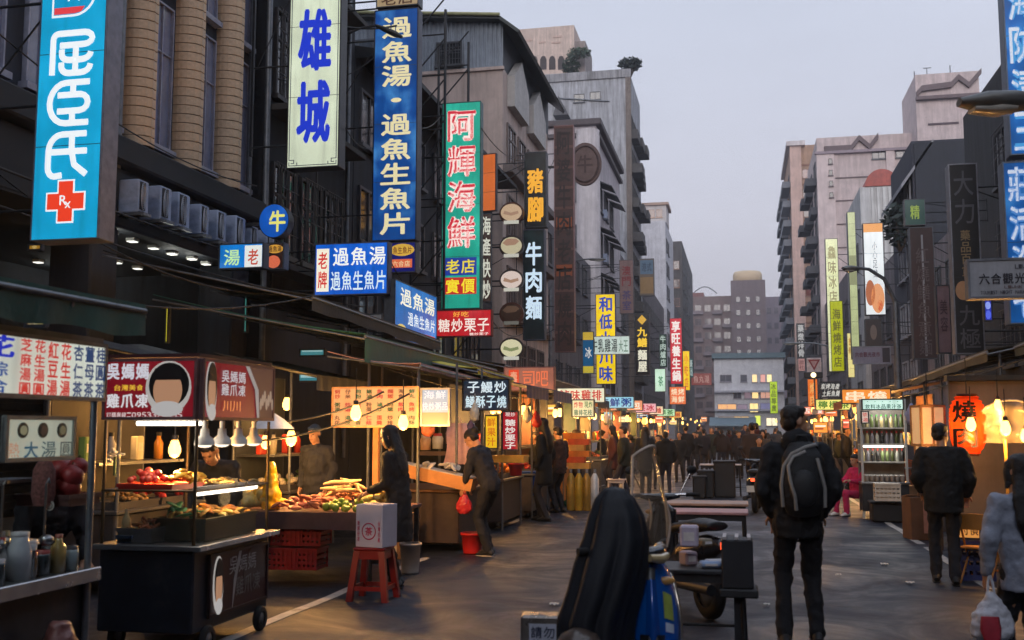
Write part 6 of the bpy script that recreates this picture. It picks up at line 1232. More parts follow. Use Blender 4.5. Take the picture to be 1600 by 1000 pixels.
for i, (px, py) in enumerate(((665, 690), (684, 688), (705, 680), (722, 690), (735, 672))):
    q = at(px, py, 14.6); lathe_thing('jar', 'pale plastic jar on the shelf behind the wooden box', 'jar', (q.x, 14.6, q.z-.12), [(0, 0), (.075, 0), (.08, .15), (.06, .19), (0, .19)], M(((214, 170, 130), (206, 206, 196), (190, 150, 160), (120, 84, 96), (206, 196, 170))[i], .35), (('lid', [(0, .22), (.06, .22), (.065, .18)], M((190, 60, 50) if i % 2 else (206, 200, 196), .4)),), 'jars behind the wooden box')
box_thing('jar_shelf', 'narrow shelf carrying the pale jars', 'shelf', (at(700, 705, 14.6).x, 14.6, at(700, 705, 14.6).z-.06), (.8, .22, .05), M((96, 70, 54), .6))
q = at(716, 690, 13.9); t = thing('pink_apron', 'pale pink apron hanging by the stall post', 'apron', (q.x, 13.9, q.z-.3)); MB().sheet(lambda u, v: ((u-.5)*(.26+.16*(1-v))+.02*math.sin(v*5), .02*math.sin(u*14), v*.55), 14, 8, th=.004).build('cloth', M((216, 176, 176), .8), t); MB().tube([(-.05, 0, .55), (0, 0, .64), (.05, 0, .55)], .006, n=5).build('loop', M((216, 176, 176), .8), t)
sign('small yellow vertical banner beside the bending woman', (757, 648, 779, 702), 15.5, (246, 196, 36), [('鮮果汁', .15, .08, .85, .92, (214, 120, 20), 'v', .03), ('#', 0, 0, 1, .04, (240, 150, 120))], t=.02, em=.9)
sign('red vertical sign with white characters next to the yellow banner', (784, 642, 811, 704), 16, (176, 30, 44), [('糖炒栗子', .16, .2, .84, .97, (244, 228, 222), 'v', .04), ('現炒', .2, .03, .8, .15, (240, 226, 220))], t=.06, em=.85)
box_thing('goods_tray', 'orange trimmed tray under the red vertical sign', 'tray', (at(798, 715, 16).x, 15.95, at(798, 722, 16).z), (.5, .4, .1), M((236, 170, 60), .4))
bucket('red bucket on the ground beside the bending woman', (at(738, 860, 13.6).x, 13.6, 0), .15, .27, (196, 34, 34))
t = thing('blue_bin', 'bright blue plastic bin hanging at the next counter', 'bin', (at(826, 780, 19).x, 19.0, .42)); MB().box(-.16, -.12, 0, .16, .12, .42, b=.03).build('body', M((24, 92, 190), .4, 0, .12), t); MB().box(-.18, -.14, .4, .18, .14, .44, b=.015).build('rim', M((24, 84, 180), .4), t); MB().box(-.02, -.126, .06, .03, -.121, .13).build('label', WHITEP, t)
t = thing('green_bin', 'dark green tub standing on the road by the left stalls', 'bin', (at(880, 790, 22.2).x, 22.2, 0)); MB().lathe([(0, .02), (.17, 0), (.2, .42), (.215, .44), (.2, .44), (.18, .05)], n=16).build('tub', M((28, 110, 70), .4), t); MB().box(-.24, -.02, .36, -.2, .02, .4).build('grip', M((28, 100, 64), .4), t)
bucket('small red bucket on the counter near the red vertical sign', (at(806, 742, 17).x, 17.0, .86), .12, .2, (206, 36, 40))
# ================================================================ awnings on the left
awning('long green awning edge above the middle left stalls', ((-7.6, 12.6, 3.4), (-7.6, 20, 3.35), (-4.62, 20, 2.78), (-4.62, 12.6, 2.82)), .012, GREEN, .36, posts=((-4.7, 13, 2.8), (-4.7, 16.3, 2.8), (-4.7, 19.8, 2.75)))
awning('black sagging tarp below the blue light box', ((-8.3, 12.5, 4.0), (-8.3, 18.4, 3.8), (-5.3, 18.4, 3.22), (-5.3, 12.5, 3.32)), .012, M((38, 42, 46), .6, 0, .3, bump=.3), .2)
awning('striped white and red tarp edge over the menu boards', ((-5.2, 12.8, 2.62), (-5.2, 17.5, 2.6), (-3.95, 17.5, 2.38), (-3.95, 12.8, 2.45)), .01, M((190, 150, 150), .6, 0, .3, 6), .08, posts=((-4.0, 12.9, 2.4), (-4.0, 17.4, 2.36)))
awning('narrow yellow tarp edge above the slate sign', ((-4.9, 15.6, 2.75), (-4.9, 18.2, 2.75), (-3.9, 18.2, 2.52), (-3.9, 15.6, 2.55)), .01, M((206, 190, 50), .6, 0, .2), .1)
# ================================================================ generic stalls further down both sides
def stall(label, X, Y, dx, dy, can, tarp, counter, goods, sd, lights=2, sgn=None, power=30, hz=2.35):
    """X = street edge of the counter, sd -1 for the left side; runs from Y to Y+dy"""
    t = thing('market_stall', label, 'stall', (X, Y, 0)); s_ = sd
    MB().box(min(0, s_*dx), 0, .14, max(0, s_*dx), dy, .78, b=.012).build('cabinet', M(counter, .6, 0, .35, wear=.35), t)
    MB().box(min(-s_*.05, s_*dx), -.04, .785, max(-s_*.05, s_*dx), dy+.04, .815, b=.004).build('counter_top', STEEL, t)
    for x in (0, s_*dx):
        for y in (.03, dy-.03): MB().cyl((x, y, 0), (x, y, hz), .02, n=8).build('post', GALV, t)
    MB().sheet(lambda u, v: (s_*(dx+.2)-s_*(dx+.65)*u, -.2+(dy+.4)*v, hz+.28-.32*u-.05*math.sin(math.pi*v*2)**2), 8, 8, th=.012).build('canopy', M(tarp, .55, 0, .25, 3, bump=.25, bs=8), t)
    MB().sheet(lambda u, v: (-s_*.45+.01*math.sin(u*40), -.2+(dy+.4)*u, hz-.04-.2*v), 24, 2).build('valance', M(can, .55, 0, .2), t)
    MB().box(s_*dx-.02, .05, .82, s_*dx+.02, dy-.05, hz).build('back_panel', M(tuple(x*.5+30 for x in can), .7, 0, .3, wear=.3), t)
    MB().box(min(s_*dx*.3, s_*dx), .08, 1.25, max(s_*dx*.3, s_*dx), dy-.08, 1.28).build('shelf', STEEL, t)
    rn = random.Random(int(Y*10)+sd)
    for i in range(lights):
        bulb('bulb hanging in the ' + label, (X+s_*(.12+.3*rn.random()), Y+dy*(i+.5)/lights, hz-.38), power, .25, s=1.3)
    i = 0
    for (nm, cat, col, shp) in goods:
        y0, y1 = Y+.1+(dy-.2)*i/len(goods), Y+.1+(dy-.2)*(i+1)/len(goods); i += 1
        cx, cy = X+s_*dx*.38, (y0+y1)/2
        box_thing('goods_tray', 'tray holding %ss in the %s' % (nm.replace('_', ' '), label), 'tray', (cx, cy, .817), (dx*.66, (y1-y0)*.92, .07), M(tuple(min(255, x+20) for x in counter), .5))
        heap('%s in the %s' % (nm.replace('_', ' '), label), cat, nm, (cx, cy, .86), (dx*.27, (y1-y0)*.36), 22, shp, [M(col, .4, 0, .2), M(tuple(x*.8 for x in col), .4, 0, .2)], '%ss in the %s' % (nm.replace('_', ' '), label), int(Y), rise=.16)
    for j in range(max(3, int(dy*2.5))):
        yy = Y+.2+(dy-.4)*j/max(1, int(dy*2.5)-1); col = rn.choice(((226, 150, 60), (214, 70, 50), (230, 220, 190), (120, 160, 90), (240, 200, 80), (190, 190, 200), (90, 130, 180)))
        if j % 2: lathe_thing('bottle', 'bottle on the back shelf of the ' + label, 'bottle', (X+s_*dx*.62, yy, 1.281), [(0, 0), (.05, 0), (.052, .18), (.025, .23), (.025, .28), (0, .28)], M(col, .25), (('cap', [(0, .3), (.027, .3), (.027, .26)], M((60, 60, 60), .5)),), 'bottles in the ' + label, 10)
        else:
            o = thing('packet', 'coloured packet on the back shelf of the ' + label, 'packet', (X+s_*dx*.6, yy, 1.281), rn.uniform(-.2, .2)+R(90)*s_*-1, 'packets in the ' + label)
            MB().box(-.09, -.04, 0, .09, .04, .26, b=.012).build('packet_body', M(col, .5), o); MB().box(-.07, -.043, .1, .07, -.0405, .19).build('printed_panel', M((236, 230, 214), .5), o)
    if sgn:
        txt, fc, tc_, em_ = sgn
        sign3('front sign reading %s on the %s' % (txt, label), (X-sd*.42, Y-.22, hz-.05), min(1.0, dx+.2), .32, 0, fc, [(txt, .06, .12, .94, .88, tc_, 'h', .03)], t=.06, em=em_)
    return t
G = dict(orange=('orange', 'fruit', (236, 140, 40), lump(.05, .06)), skewer=('skewer', 'food', (190, 120, 60), longp(.18, .015)), chest=('chestnut', 'food', (110, 60, 40), ball(.022)), corn=('corn_cob', 'corn', (236, 196, 90), longp(.17, .028)), shr=('prawn', 'seafood', (236, 130, 90), longp(.11, .016)), grn=('green_vegetable', 'vegetable', (110, 150, 60), slab(.14, .03, .015)), bun=('bun', 'food', (236, 220, 190), lump(.05, .06)), red=('tomato', 'fruit', (210, 50, 40), lump(.036, .08)), tofu=('tofu_piece', 'food', (206, 160, 90), slab(.07, .03, .018)))
LS = [('chestnut stall with a navy canopy', -3.75, 16.6, .9, 1.5, (40, 60, 110), (34, 44, 80), (66, 54, 50), ('chest', 'orange'), None, 30),
      ('juice stall with a blue canopy', -3.7, 18.8, .9, 1.6, (52, 70, 120), (40, 52, 96), (84, 76, 72), ('red', 'orange'), None, 30),
      ('fried snack stall with orange boards', -3.6, 21.6, .95, 1.9, (232, 120, 50), (120, 60, 40), (190, 130, 60), ('skewer', 'tofu'), ('滷味雞排', (236, 236, 206), (200, 60, 50), 1.0), 55),
      ('grill stall with a dark canopy', -3.7, 24.6, .95, 1.9, (50, 52, 60), (44, 46, 56), (60, 52, 50), ('skewer', 'corn'), None, 45),
      ('seafood stall with a teal canopy', -3.6, 27.6, 1.0, 2.2, (60, 130, 130), (40, 80, 84), (84, 84, 88), ('shr', 'grn'), ('海鮮粥', (150, 214, 236), (20, 60, 140), .9), 45),
      ('bun stall with a cream canopy', -3.7, 31.2, 1.0, 2.2, (220, 200, 160), (120, 110, 100), (120, 84, 60), ('bun', 'tofu'), ('小籠包', (240, 160, 120), (250, 240, 220), .9), 50),
      ('fruit stall with a pink canopy', -3.6, 35.0, 1.0, 2.4, (220, 120, 130), (120, 70, 80), (90, 70, 66), ('orange', 'red'), ('水果冰', (236, 180, 190), (190, 30, 60), .9), 50),
      ('noodle stall with a red canopy', -3.7, 39.5, 1.0, 2.6, (200, 60, 50), (100, 40, 40), (80, 60, 56), ('tofu', 'grn'), ('擔仔麵', (250, 226, 190), (190, 40, 30), 1.0), 55),
      ('tea stall with a green canopy', -3.6, 45, 1.0, 3.0, (80, 140, 90), (50, 80, 60), (84, 84, 80), ('grn', 'orange'), ('青草茶', (190, 236, 190), (30, 110, 50), .9), 55),
      ('sausage stall with an amber canopy', -3.7, 52, 1.0, 3.2, (236, 170, 60), (130, 90, 40), (90, 64, 50), ('skewer', 'corn'), ('烤香腸', (250, 190, 90), (160, 30, 20), 1.0), 60),
      ('last left stall with a white canopy', -3.6, 60, 1.0, 3.4, (220, 216, 206), (110, 108, 104), (84, 76, 72), ('red', 'bun'), None, 60)]
for a in LS: stall(a[0], a[1], a[2], a[3], a[4], a[5], a[6], a[7], [G[x] for x in a[8]], -1, 2, a[9], a[10]*.58)
RS = [('orange skewer stall on the right', 3.0, 23.5, .95, 2.2, (236, 130, 60), (90, 60, 50), (150, 84, 50), ('skewer', 'shr'), ('串燒', (250, 150, 60), (255, 236, 200), 1.0), 55),
      ('mixed grill stall with a maroon canopy', 2.9, 27.5, .95, 2.2, (150, 50, 50), (70, 40, 44), (84, 60, 54), ('corn', 'skewer'), None, 45),
      ('fruit tea stall with a yellow canopy', 3.0, 31.5, 1.0, 2.4, (236, 200, 80), (120, 104, 60), (90, 84, 70), ('orange', 'red'), ('檸檬茶', (240, 236, 130), (60, 120, 40), 1.0), 50),
      ('pale steamed bun stall on the right', 2.9, 36, 1.0, 2.6, (214, 206, 196), (110, 106, 104), (96, 84, 80), ('bun', 'tofu'), None, 50),
      ('coral prawn stall on the right', 3.0, 41.5, 1.0, 2.8, (230, 120, 100), (110, 64, 60), (90, 64, 60), ('shr', 'grn'), ('活蝦', (250, 140, 110), (255, 240, 230), .9), 55),
      ('violet candy stall on the right', 2.9, 48, 1.0, 3.0, (150, 110, 190), (80, 64, 100), (84, 76, 90), ('red', 'orange'), None, 55),
      ('last right stall with an orange canopy', 3.0, 56, 1.0, 3.4, (240, 150, 70), (120, 80, 50), (90, 64, 50), ('corn', 'tofu'), None, 60)]
for a in RS: stall(a[0], a[1], a[2], a[3], a[4], a[5], a[6], a[7], [G[x] for x in a[8]], 1, 2, a[9], a[10]*.58)
# stacked orange and yellow boxes at the fried snack stall
for i in range(6):
    q = at(905+(i % 2)*8, 690+9*i, 21.3); box_thing('orange_box', 'orange snack box stacked at the fried snack stall, %s' % ('topmost', 'second from the top', 'third from the top', 'third from the bottom', 'second from the bottom', 'lowest')[i], 'box', (-3.3+.1*(i % 2), 21.3, 1.42-.12*i), (.42, .3, .11), M(((240, 130, 40), (226, 90, 40), (236, 170, 80))[i % 3], .5))
for i in range(4):
    q = at(893+i*11, 760, 21.0); lathe_thing('gas_cylinder', ('yellow', 'amber', 'ochre', 'white')[i]+' tall cylinder standing in front of the fried snack stall', 'cylinder', (-3.35+.16*i, 21.1, 0), [(0, 0), (.08, 0), (.085, .02), (.085, .62), (.05, .7), (.03, .74), (0, .74)], M(((196, 150, 60), (226, 170, 50), (176, 130, 50), (214, 214, 214))[i], .4, .2), (('valve', [(0, .82), (.03, .82), (.03, .74)], GALV),))
sign('cream lit menu box over the fried snack stall', (893, 624, 929, 652), 21.2, (236, 226, 180), [('炸物', .1, .1, .5, .5, (210, 70, 50)), ('雞排花枝', .1, .55, .9, .92, (60, 110, 80)), ('現炸', .55, .1, .92, .5, (80, 120, 60))], t=.12, em=1.0)
# ================================================================ right foreground stalls
t = thing('lantern_stall', 'beige backed food stall behind the orange lantern', 'stall', (4.2, 13.1, 0))
MB().box(-1.72, .6, 0, 2.2, .66, 2.2, b=.01).build('back_wall', M((104, 92, 86), .6, .1, .25, 2, streak=.4, wear=.3), t)
MB().box(-1.75, .5, 2.2, 2.3, .7, 2.26).build('top_rail', DKM, t)
MB().box(-.7, -.6, .1, 1.8, .3, .78, b=.01).build('cabinet', M((70, 60, 56), .6, .2, .4, wear=.4), t); MB().box(-.75, -.66, .785, 1.9, .36, .82, b=.006).build('counter_top', STEEL, t)
for x in (-.7, 1.8): MB().cyl((x, -.55, .82), (x, -.55, 2.4), .02, n=8).build('post', M((196, 150, 70), .4, .3), t)
q = at(1512, 664, 12.95); t = thing('paper_lantern', 'large glowing orange paper lantern with black characters', 'lantern', (q.x, 12.95, q.z-.33))
prof = [(.1, 0), (.13, .01)]
for i in range(15):
    a = i/14; r_ = .2*(1-abs(a*2-1)**4*.34); prof += [(r_-.011, .02+.6*a), (r_, .02+.6*(a+.5/14))]
prof += [(.13, .65), (.1, .66)]
PAP = bpy.data.materials.new('lantern_paper'); PAP.use_nodes = True; n_ = PAP.node_tree; n_.nodes.remove(n_.nodes['Principled BSDF']); df = n_.nodes.new('ShaderNodeBsdfDiffuse'); tl = n_.nodes.new('ShaderNodeBsdfTranslucent'); ms = n_.nodes.new('ShaderNodeMixShader'); ms.inputs[0].default_value = .6
df.inputs[0].default_value = lin((226, 70, 30)); tl.inputs[0].default_value = lin((244, 92, 30)); n_.links.new(df.outputs[0], ms.inputs[1]); n_.links.new(tl.outputs[0], ms.inputs[2]); n_.links.new(ms.outputs[0], n_.nodes['Material Output'].inputs[0])
MB().lathe(prof, n=28).build('paper', PAP, t); lamp(t, (0, 0, .34), 5.5, (255, 200, 130), .04)
for z in (-.02, .65): MB().lathe([(.0, 0), (.11, 0), (.115, .02), (.115, .035), (0, .035)], (0, 0, z), 20).build('end_ring', M((60, 20, 16), .5), t)
m = MB()
tmp = MB(); letter(tmp, '燒肉', -.15, .06, .15, .62, 0, 'v', .03); m.v = [(x*.9-.06, -math.sqrt(max(.0001, .2015**2-(x*.9-.06)**2))-.006, z) for x, y, z in tmp.v]; m.f = tmp.f; m.sm = tmp.sm
m.build('lettering', M((40, 14, 12), .7), t); MB().cyl((0, 0, .68), (0, 0, 1.1), .006, n=5).build('cord', BLACK, t); pass
for i, (px, py, Y, pw, s_) in enumerate(((1517, 662, 12.68, 14, 1.15), (1571, 668, 12.5, 13, 1.2), (1559, 632, 12.75, 5, .9), (1602, 680, 12.5, 7, 1.1))):
    q = at(px, py, Y); bulb(('bare bulb hanging just in front of the orange lantern', 'bright bare bulb right of the orange lantern', 'small bulb at the edge of the plastic sheet', 'bulb at the right edge of the lantern stall')[i], q, pw, .3, s=s_)
q = at(1590, 660, 12.75); t = thing('plastic_sheet', 'shiny bunched clear plastic sheet around the stall bulbs', 'plastic sheet', (q.x, 12.8, q.z-.25)); MB().sheet(lambda u, v: (-.35+.75*u, .06*math.sin(u*17)+.05*math.sin(v*11+u*5), .02+.5*v-.18*(u-.4)**2*4*v), 26, 14).build('sheet', M((226, 206, 176), .12, 0, .1, alpha=.35, coat=.8), t)
MB().tube([(-.36+.74*i/10, .02*math.sin(i), .5-.7*(i/10-.42)**2) for i in range(11)], .012, n=6).build('hem_rope', M((206, 190, 160), .5), t)
t = thing('pole', 'thin yellowish pole below the bright bulb', 'pole', (at(1571, 700, 12.65).x, 12.65, 0)); MB().cyl((0, 0, 0), (0, 0, 1.5), .017, n=8).build('shaft', M((196, 150, 70), .4, .3), t); MB().lathe([(0, 0), (.12, 0), (.12, .02), (.03, .04)], n=14).build('foot', DKM, t)
heap('glistening grilled piece on the lantern stall counter', 'food', 'grilled_piece', (4.1, 12.8, .83), (.5, .25), 46, slab(.13, .03, .02), [M((226, 160, 90), .3), M((190, 110, 60), .3), M((240, 206, 150), .35)], 'grilled pieces on the lantern stall', 31)
box_thing('steel_tray', 'steel tray of grilled pieces on the lantern stall', 'tray', (4.1, 12.8, .822), (1.2, .6, .05), STEEL)
# wooden box lanterns
for i, (px, py, w_, h_) in enumerate(((1450, 665, .3, .48), (1443, 705, .16, .3))):
    q = at(px, py, 13.2+i*.1); t = thing('wooden_lantern', ('pale wooden box lantern hanging beside the white stall', 'smaller wooden box lantern below the first one')[i], 'lantern', (q.x, q.y, q.z-h_/2), R(14)); m = MB()
    for x in (-w_/2, w_/2-.025, -.012):
        for y in (-w_/2, w_/2-.025): m.box(x, y, 0, x+.025, y+.025, h_)
    for z in (0, h_-.025): m.box(-w_/2, -w_/2, z, w_/2, w_/2, z+.025)
    m.build('frame', M((176, 126, 76), .6, 0, .2), t); MB().box(-w_/2+.012, -w_/2+.012, .03, w_/2-.012, w_/2-.012, h_-.03).build('paper', M((230, 190, 140), .7, em=.5, emcol=(236, 186, 130)), t); MB().cyl((0, 0, h_), (0, 0, h_+.4), .006, n=5).build('cord', BLACK, t)
# white stall with rows of goods
q = at(1345, 700, 20.3); X0 = q.x; Yw = 20.3
t = thing('white_stall', 'white lit stall with shelves of bottles behind the man in black', 'stall', (X0, Yw, 0))
wd = at(1418, 700, Yw).x-X0
MB().box(0, .5, .1, wd, .55, 2.1).build('back_panel', M((150, 146, 140), .6, 0, .3), t)
for x in (.02, wd-.02): MB().box(x-.02, 0, 0, x+.02, .04, 2.16).build('post', WHITEP, t)
MB().box(-.02, -.05, .62, wd+.02, .5, .66, b=.005).build('counter_top', STEEL, t); MB().box(0, -.02, .14, wd, .48, .615).build('cabinet', M((44, 44, 48), .6, 0, .3), t)
for z in (1.0, 1.32, 1.62): MB().box(0, .1, z, wd, .5, z+.025).build('shelf', M((190, 190, 186), .5), t)
sign('pale mint lit menu header on the white stall', (1346, 623, 1412, 641), Yw-.08, (206, 240, 226), [('· · · · ·', .1, .1, .9, .4, (90, 120, 110)), ('飲料冰品果汁茶', .08, .45, .95, .9, (50, 90, 84))], t=.06, em=1.15)
sign('narrow pale menu strip down the left side of the white stall', (1345, 642, 1358, 662), Yw-.07, (226, 220, 206), [('茶\n湯', .1, .1, .9, .9, (200, 70, 60))], t=.04, em=.9)
rn = random.Random(9)
for j, z in enumerate((1.025, 1.345, 1.645)):
    for k in range(9):
        col = rn.choice(((200, 206, 196), (120, 140, 90), (60, 60, 60), (214, 200, 150), (150, 150, 160), (90, 100, 60)))
        lathe_thing('bottle', 'drink bottle on the shelves of the white stall', 'bottle', (X0+.06+(wd-.12)*k/8, Yw+.25, z), [(0, 0), (.032, 0), (.034, .15), (.014, .19), (.014, .22), (0, .22)], M(col, .2, coat=.4), (('cap', [(0, .235), (.016, .235), (.016, .2)], M((60, 150, 60) if j == 2 else (200, 60, 50), .5)),), 'bottles in the white stall', 10)
tubelight('white tube along the top of the white stall', (X0+.05, Yw+.1, 2.0), (X0+wd-.05, Yw+.1, 2.0), 12)
tubelight('white tube below the middle shelf of the white stall', (X0+.05, Yw+.14, 1.3), (X0+wd-.05, Yw+.14, 1.3), 6)
for j in range(2):
    for k in range(8): lathe_thing('cup', 'pale cup in the rows on the white stall counter', 'cup', (X0+.1+(wd-.2)*k/7, Yw+.05+.14*j, .662), [(0, 0), (.032, 0), (.042, .11), (.045, .115), (.038, .11)], M((214, 206, 200), .5), (('lid', [(0, .125), (.04, .125), (.046, .112)], WHITEP),), 'cups on the white stall')
q = at(1387, 770, 19.4); crate('white plastic basket hanging at the front of the white stall', (q.x, 19.5, .38), (.4, .26, .3), (226, 214, 196))
q = at(1388, 795, 19.8); t = thing('black_trough', 'black plastic trough on the ground by the lane line', 'tub', (q.x, 19.8, 0)); MB().box(-.3, -.25, 0, .3, .2, .34, b=.03).build('tub', BLACK, t); MB().box(-.33, -.28, .32, .33, .23, .36, b=.015).build('rim', BLACK, t)
q = at(1437, 790, 16.8); t = thing('brown_carton', 'tall brown carton with a pale pink side at the stall corner', 'carton', (q.x, 16.8, 0), R(10)); MB().box(-.2, -.2, .0, .2, .2, .62, b=.006).build('box', M((120, 84, 60), .8, 0, .2), t); MB().box(-.02, -.212, .1, .19, -.203, .6).build('pink_panel', M((206, 150, 130), .6), t); MB().box(-.21, -.21, .62, .21, .0, .635, T=Matrix.Rotation(R(-8), 4, 'X')).build('flap', M((150, 110, 80), .8), t)
for i in range(5): heap('cut melon piece on the table beside the white stall', 'fruit', 'melon_piece', (2.75+.12*i, 15.6, .79), (.06, .2), 5, slab(.12, .03, .02), [M((214, 190, 150), .5), M((190, 150, 110), .5)], 'melon pieces on the side table', 40+i)
t = thing('side_table', 'wooden side table between the white stall and the lantern stall', 'table', (3.0, 15.6, 0)); MB().box(-.45, -.35, .74, .5, .35, .775, b=.006).build('table_top', M((150, 110, 84), .6), t)
for x in (-.4, .44):
    for y in (-.3, .3): MB().box(x-.02, y-.02, 0, x+.02, y+.02, .74).build('leg', M((84, 64, 50), .7), t)
# folding chair and lit goods to the right of the man
def folding_chair(label, c, rz, col=(176, 116, 50)):
    t = thing('folding_chair', label, 'chair', c, rz); mt_ = M(col, .5, .1, .2)
    MB().box(-.2, -.2, .42, .2, .18, .45, b=.01).build('seat', mt_, t); MB().box(-.2, .17, .66, .2, .2, .86, b=.01).build('backrest', mt_, t)
    for s_ in (-1, 1):
        MB().cyl((s_*.19, .22, .88), (s_*.19, -.24, 0), .014, n=8).build('leg', mt_, t); MB().cyl((s_*.175, -.18, .42), (s_*.175, .26, 0), .014, n=8).build('leg', mt_, t)
    MB().cyl((-.19, -.17, .14), (.19, -.17, .14), .01, n=6).build('stretcher', mt_, t); return t
q = at(1532, 850, 12.2); folding_chair('orange lit folding chair at the right stall', (q.x, 12.2, 0), R(150)).scale = (.85, .85, .85)
q = at(1512, 810, 12.3); crate('blue crate standing beside the man in black', (q.x+.05, 12.45, 0), (.4, .28, .42), (44, 54, 110))
sign3('small glowing orange price box on the blue crate', (q.x+.02, 12.36, .555), .24, .25, R(-10), (236, 160, 80), [('特價', .1, .15, .9, .85, (90, 50, 20))], t=.08, em=.8, name='price_box')
# dark awnings on the right
DG = M((40, 62, 62), .55, 0, .3, 3, bump=.3, bs=9); DG2 = M((56, 58, 52), .6, 0, .3, 3, bump=.3, bs=9)
awning('teal green awning rising at the right edge', ((7.0, 9.5, 3.6), (7.0, 15, 3.5), (3.55, 15, 2.72), (3.55, 9.5, 2.86)), .012, DG, .16, posts=((3.7, 10, 2.8), (3.7, 14.8, 2.7)))
awning('olive grey awning behind the teal one on the right', ((7.0, 15.4, 3.5), (7.0, 22, 3.4), (3.3, 22, 2.62), (3.3, 15.4, 2.7)), .012, DG2, .16, posts=((3.5, 15.6, 2.7), (3.5, 21.8, 2.6)))
awning('long dark awning further down the right side', ((7.0, 23, 3.5), (7.0, 40, 3.4), (4.0, 40, 2.8), (4.0, 23, 2.85)), .012, M((50, 50, 54), .6, 0, .3), .16, posts=((4.1, 23.4, 2.8), (4.1, 39.6, 2.75)))
awning('long dark awning over the far left shops', ((-8.3, 22, 3.7), (-8.3, 46, 3.6), (-4.9, 46, 2.9), (-4.9, 22, 3.0)), .012, M((46, 46, 54), .6, 0, .3), .2, posts=((-5, 22.4, 2.9), (-5, 34, 2.9), (-5, 45.6, 2.85)))
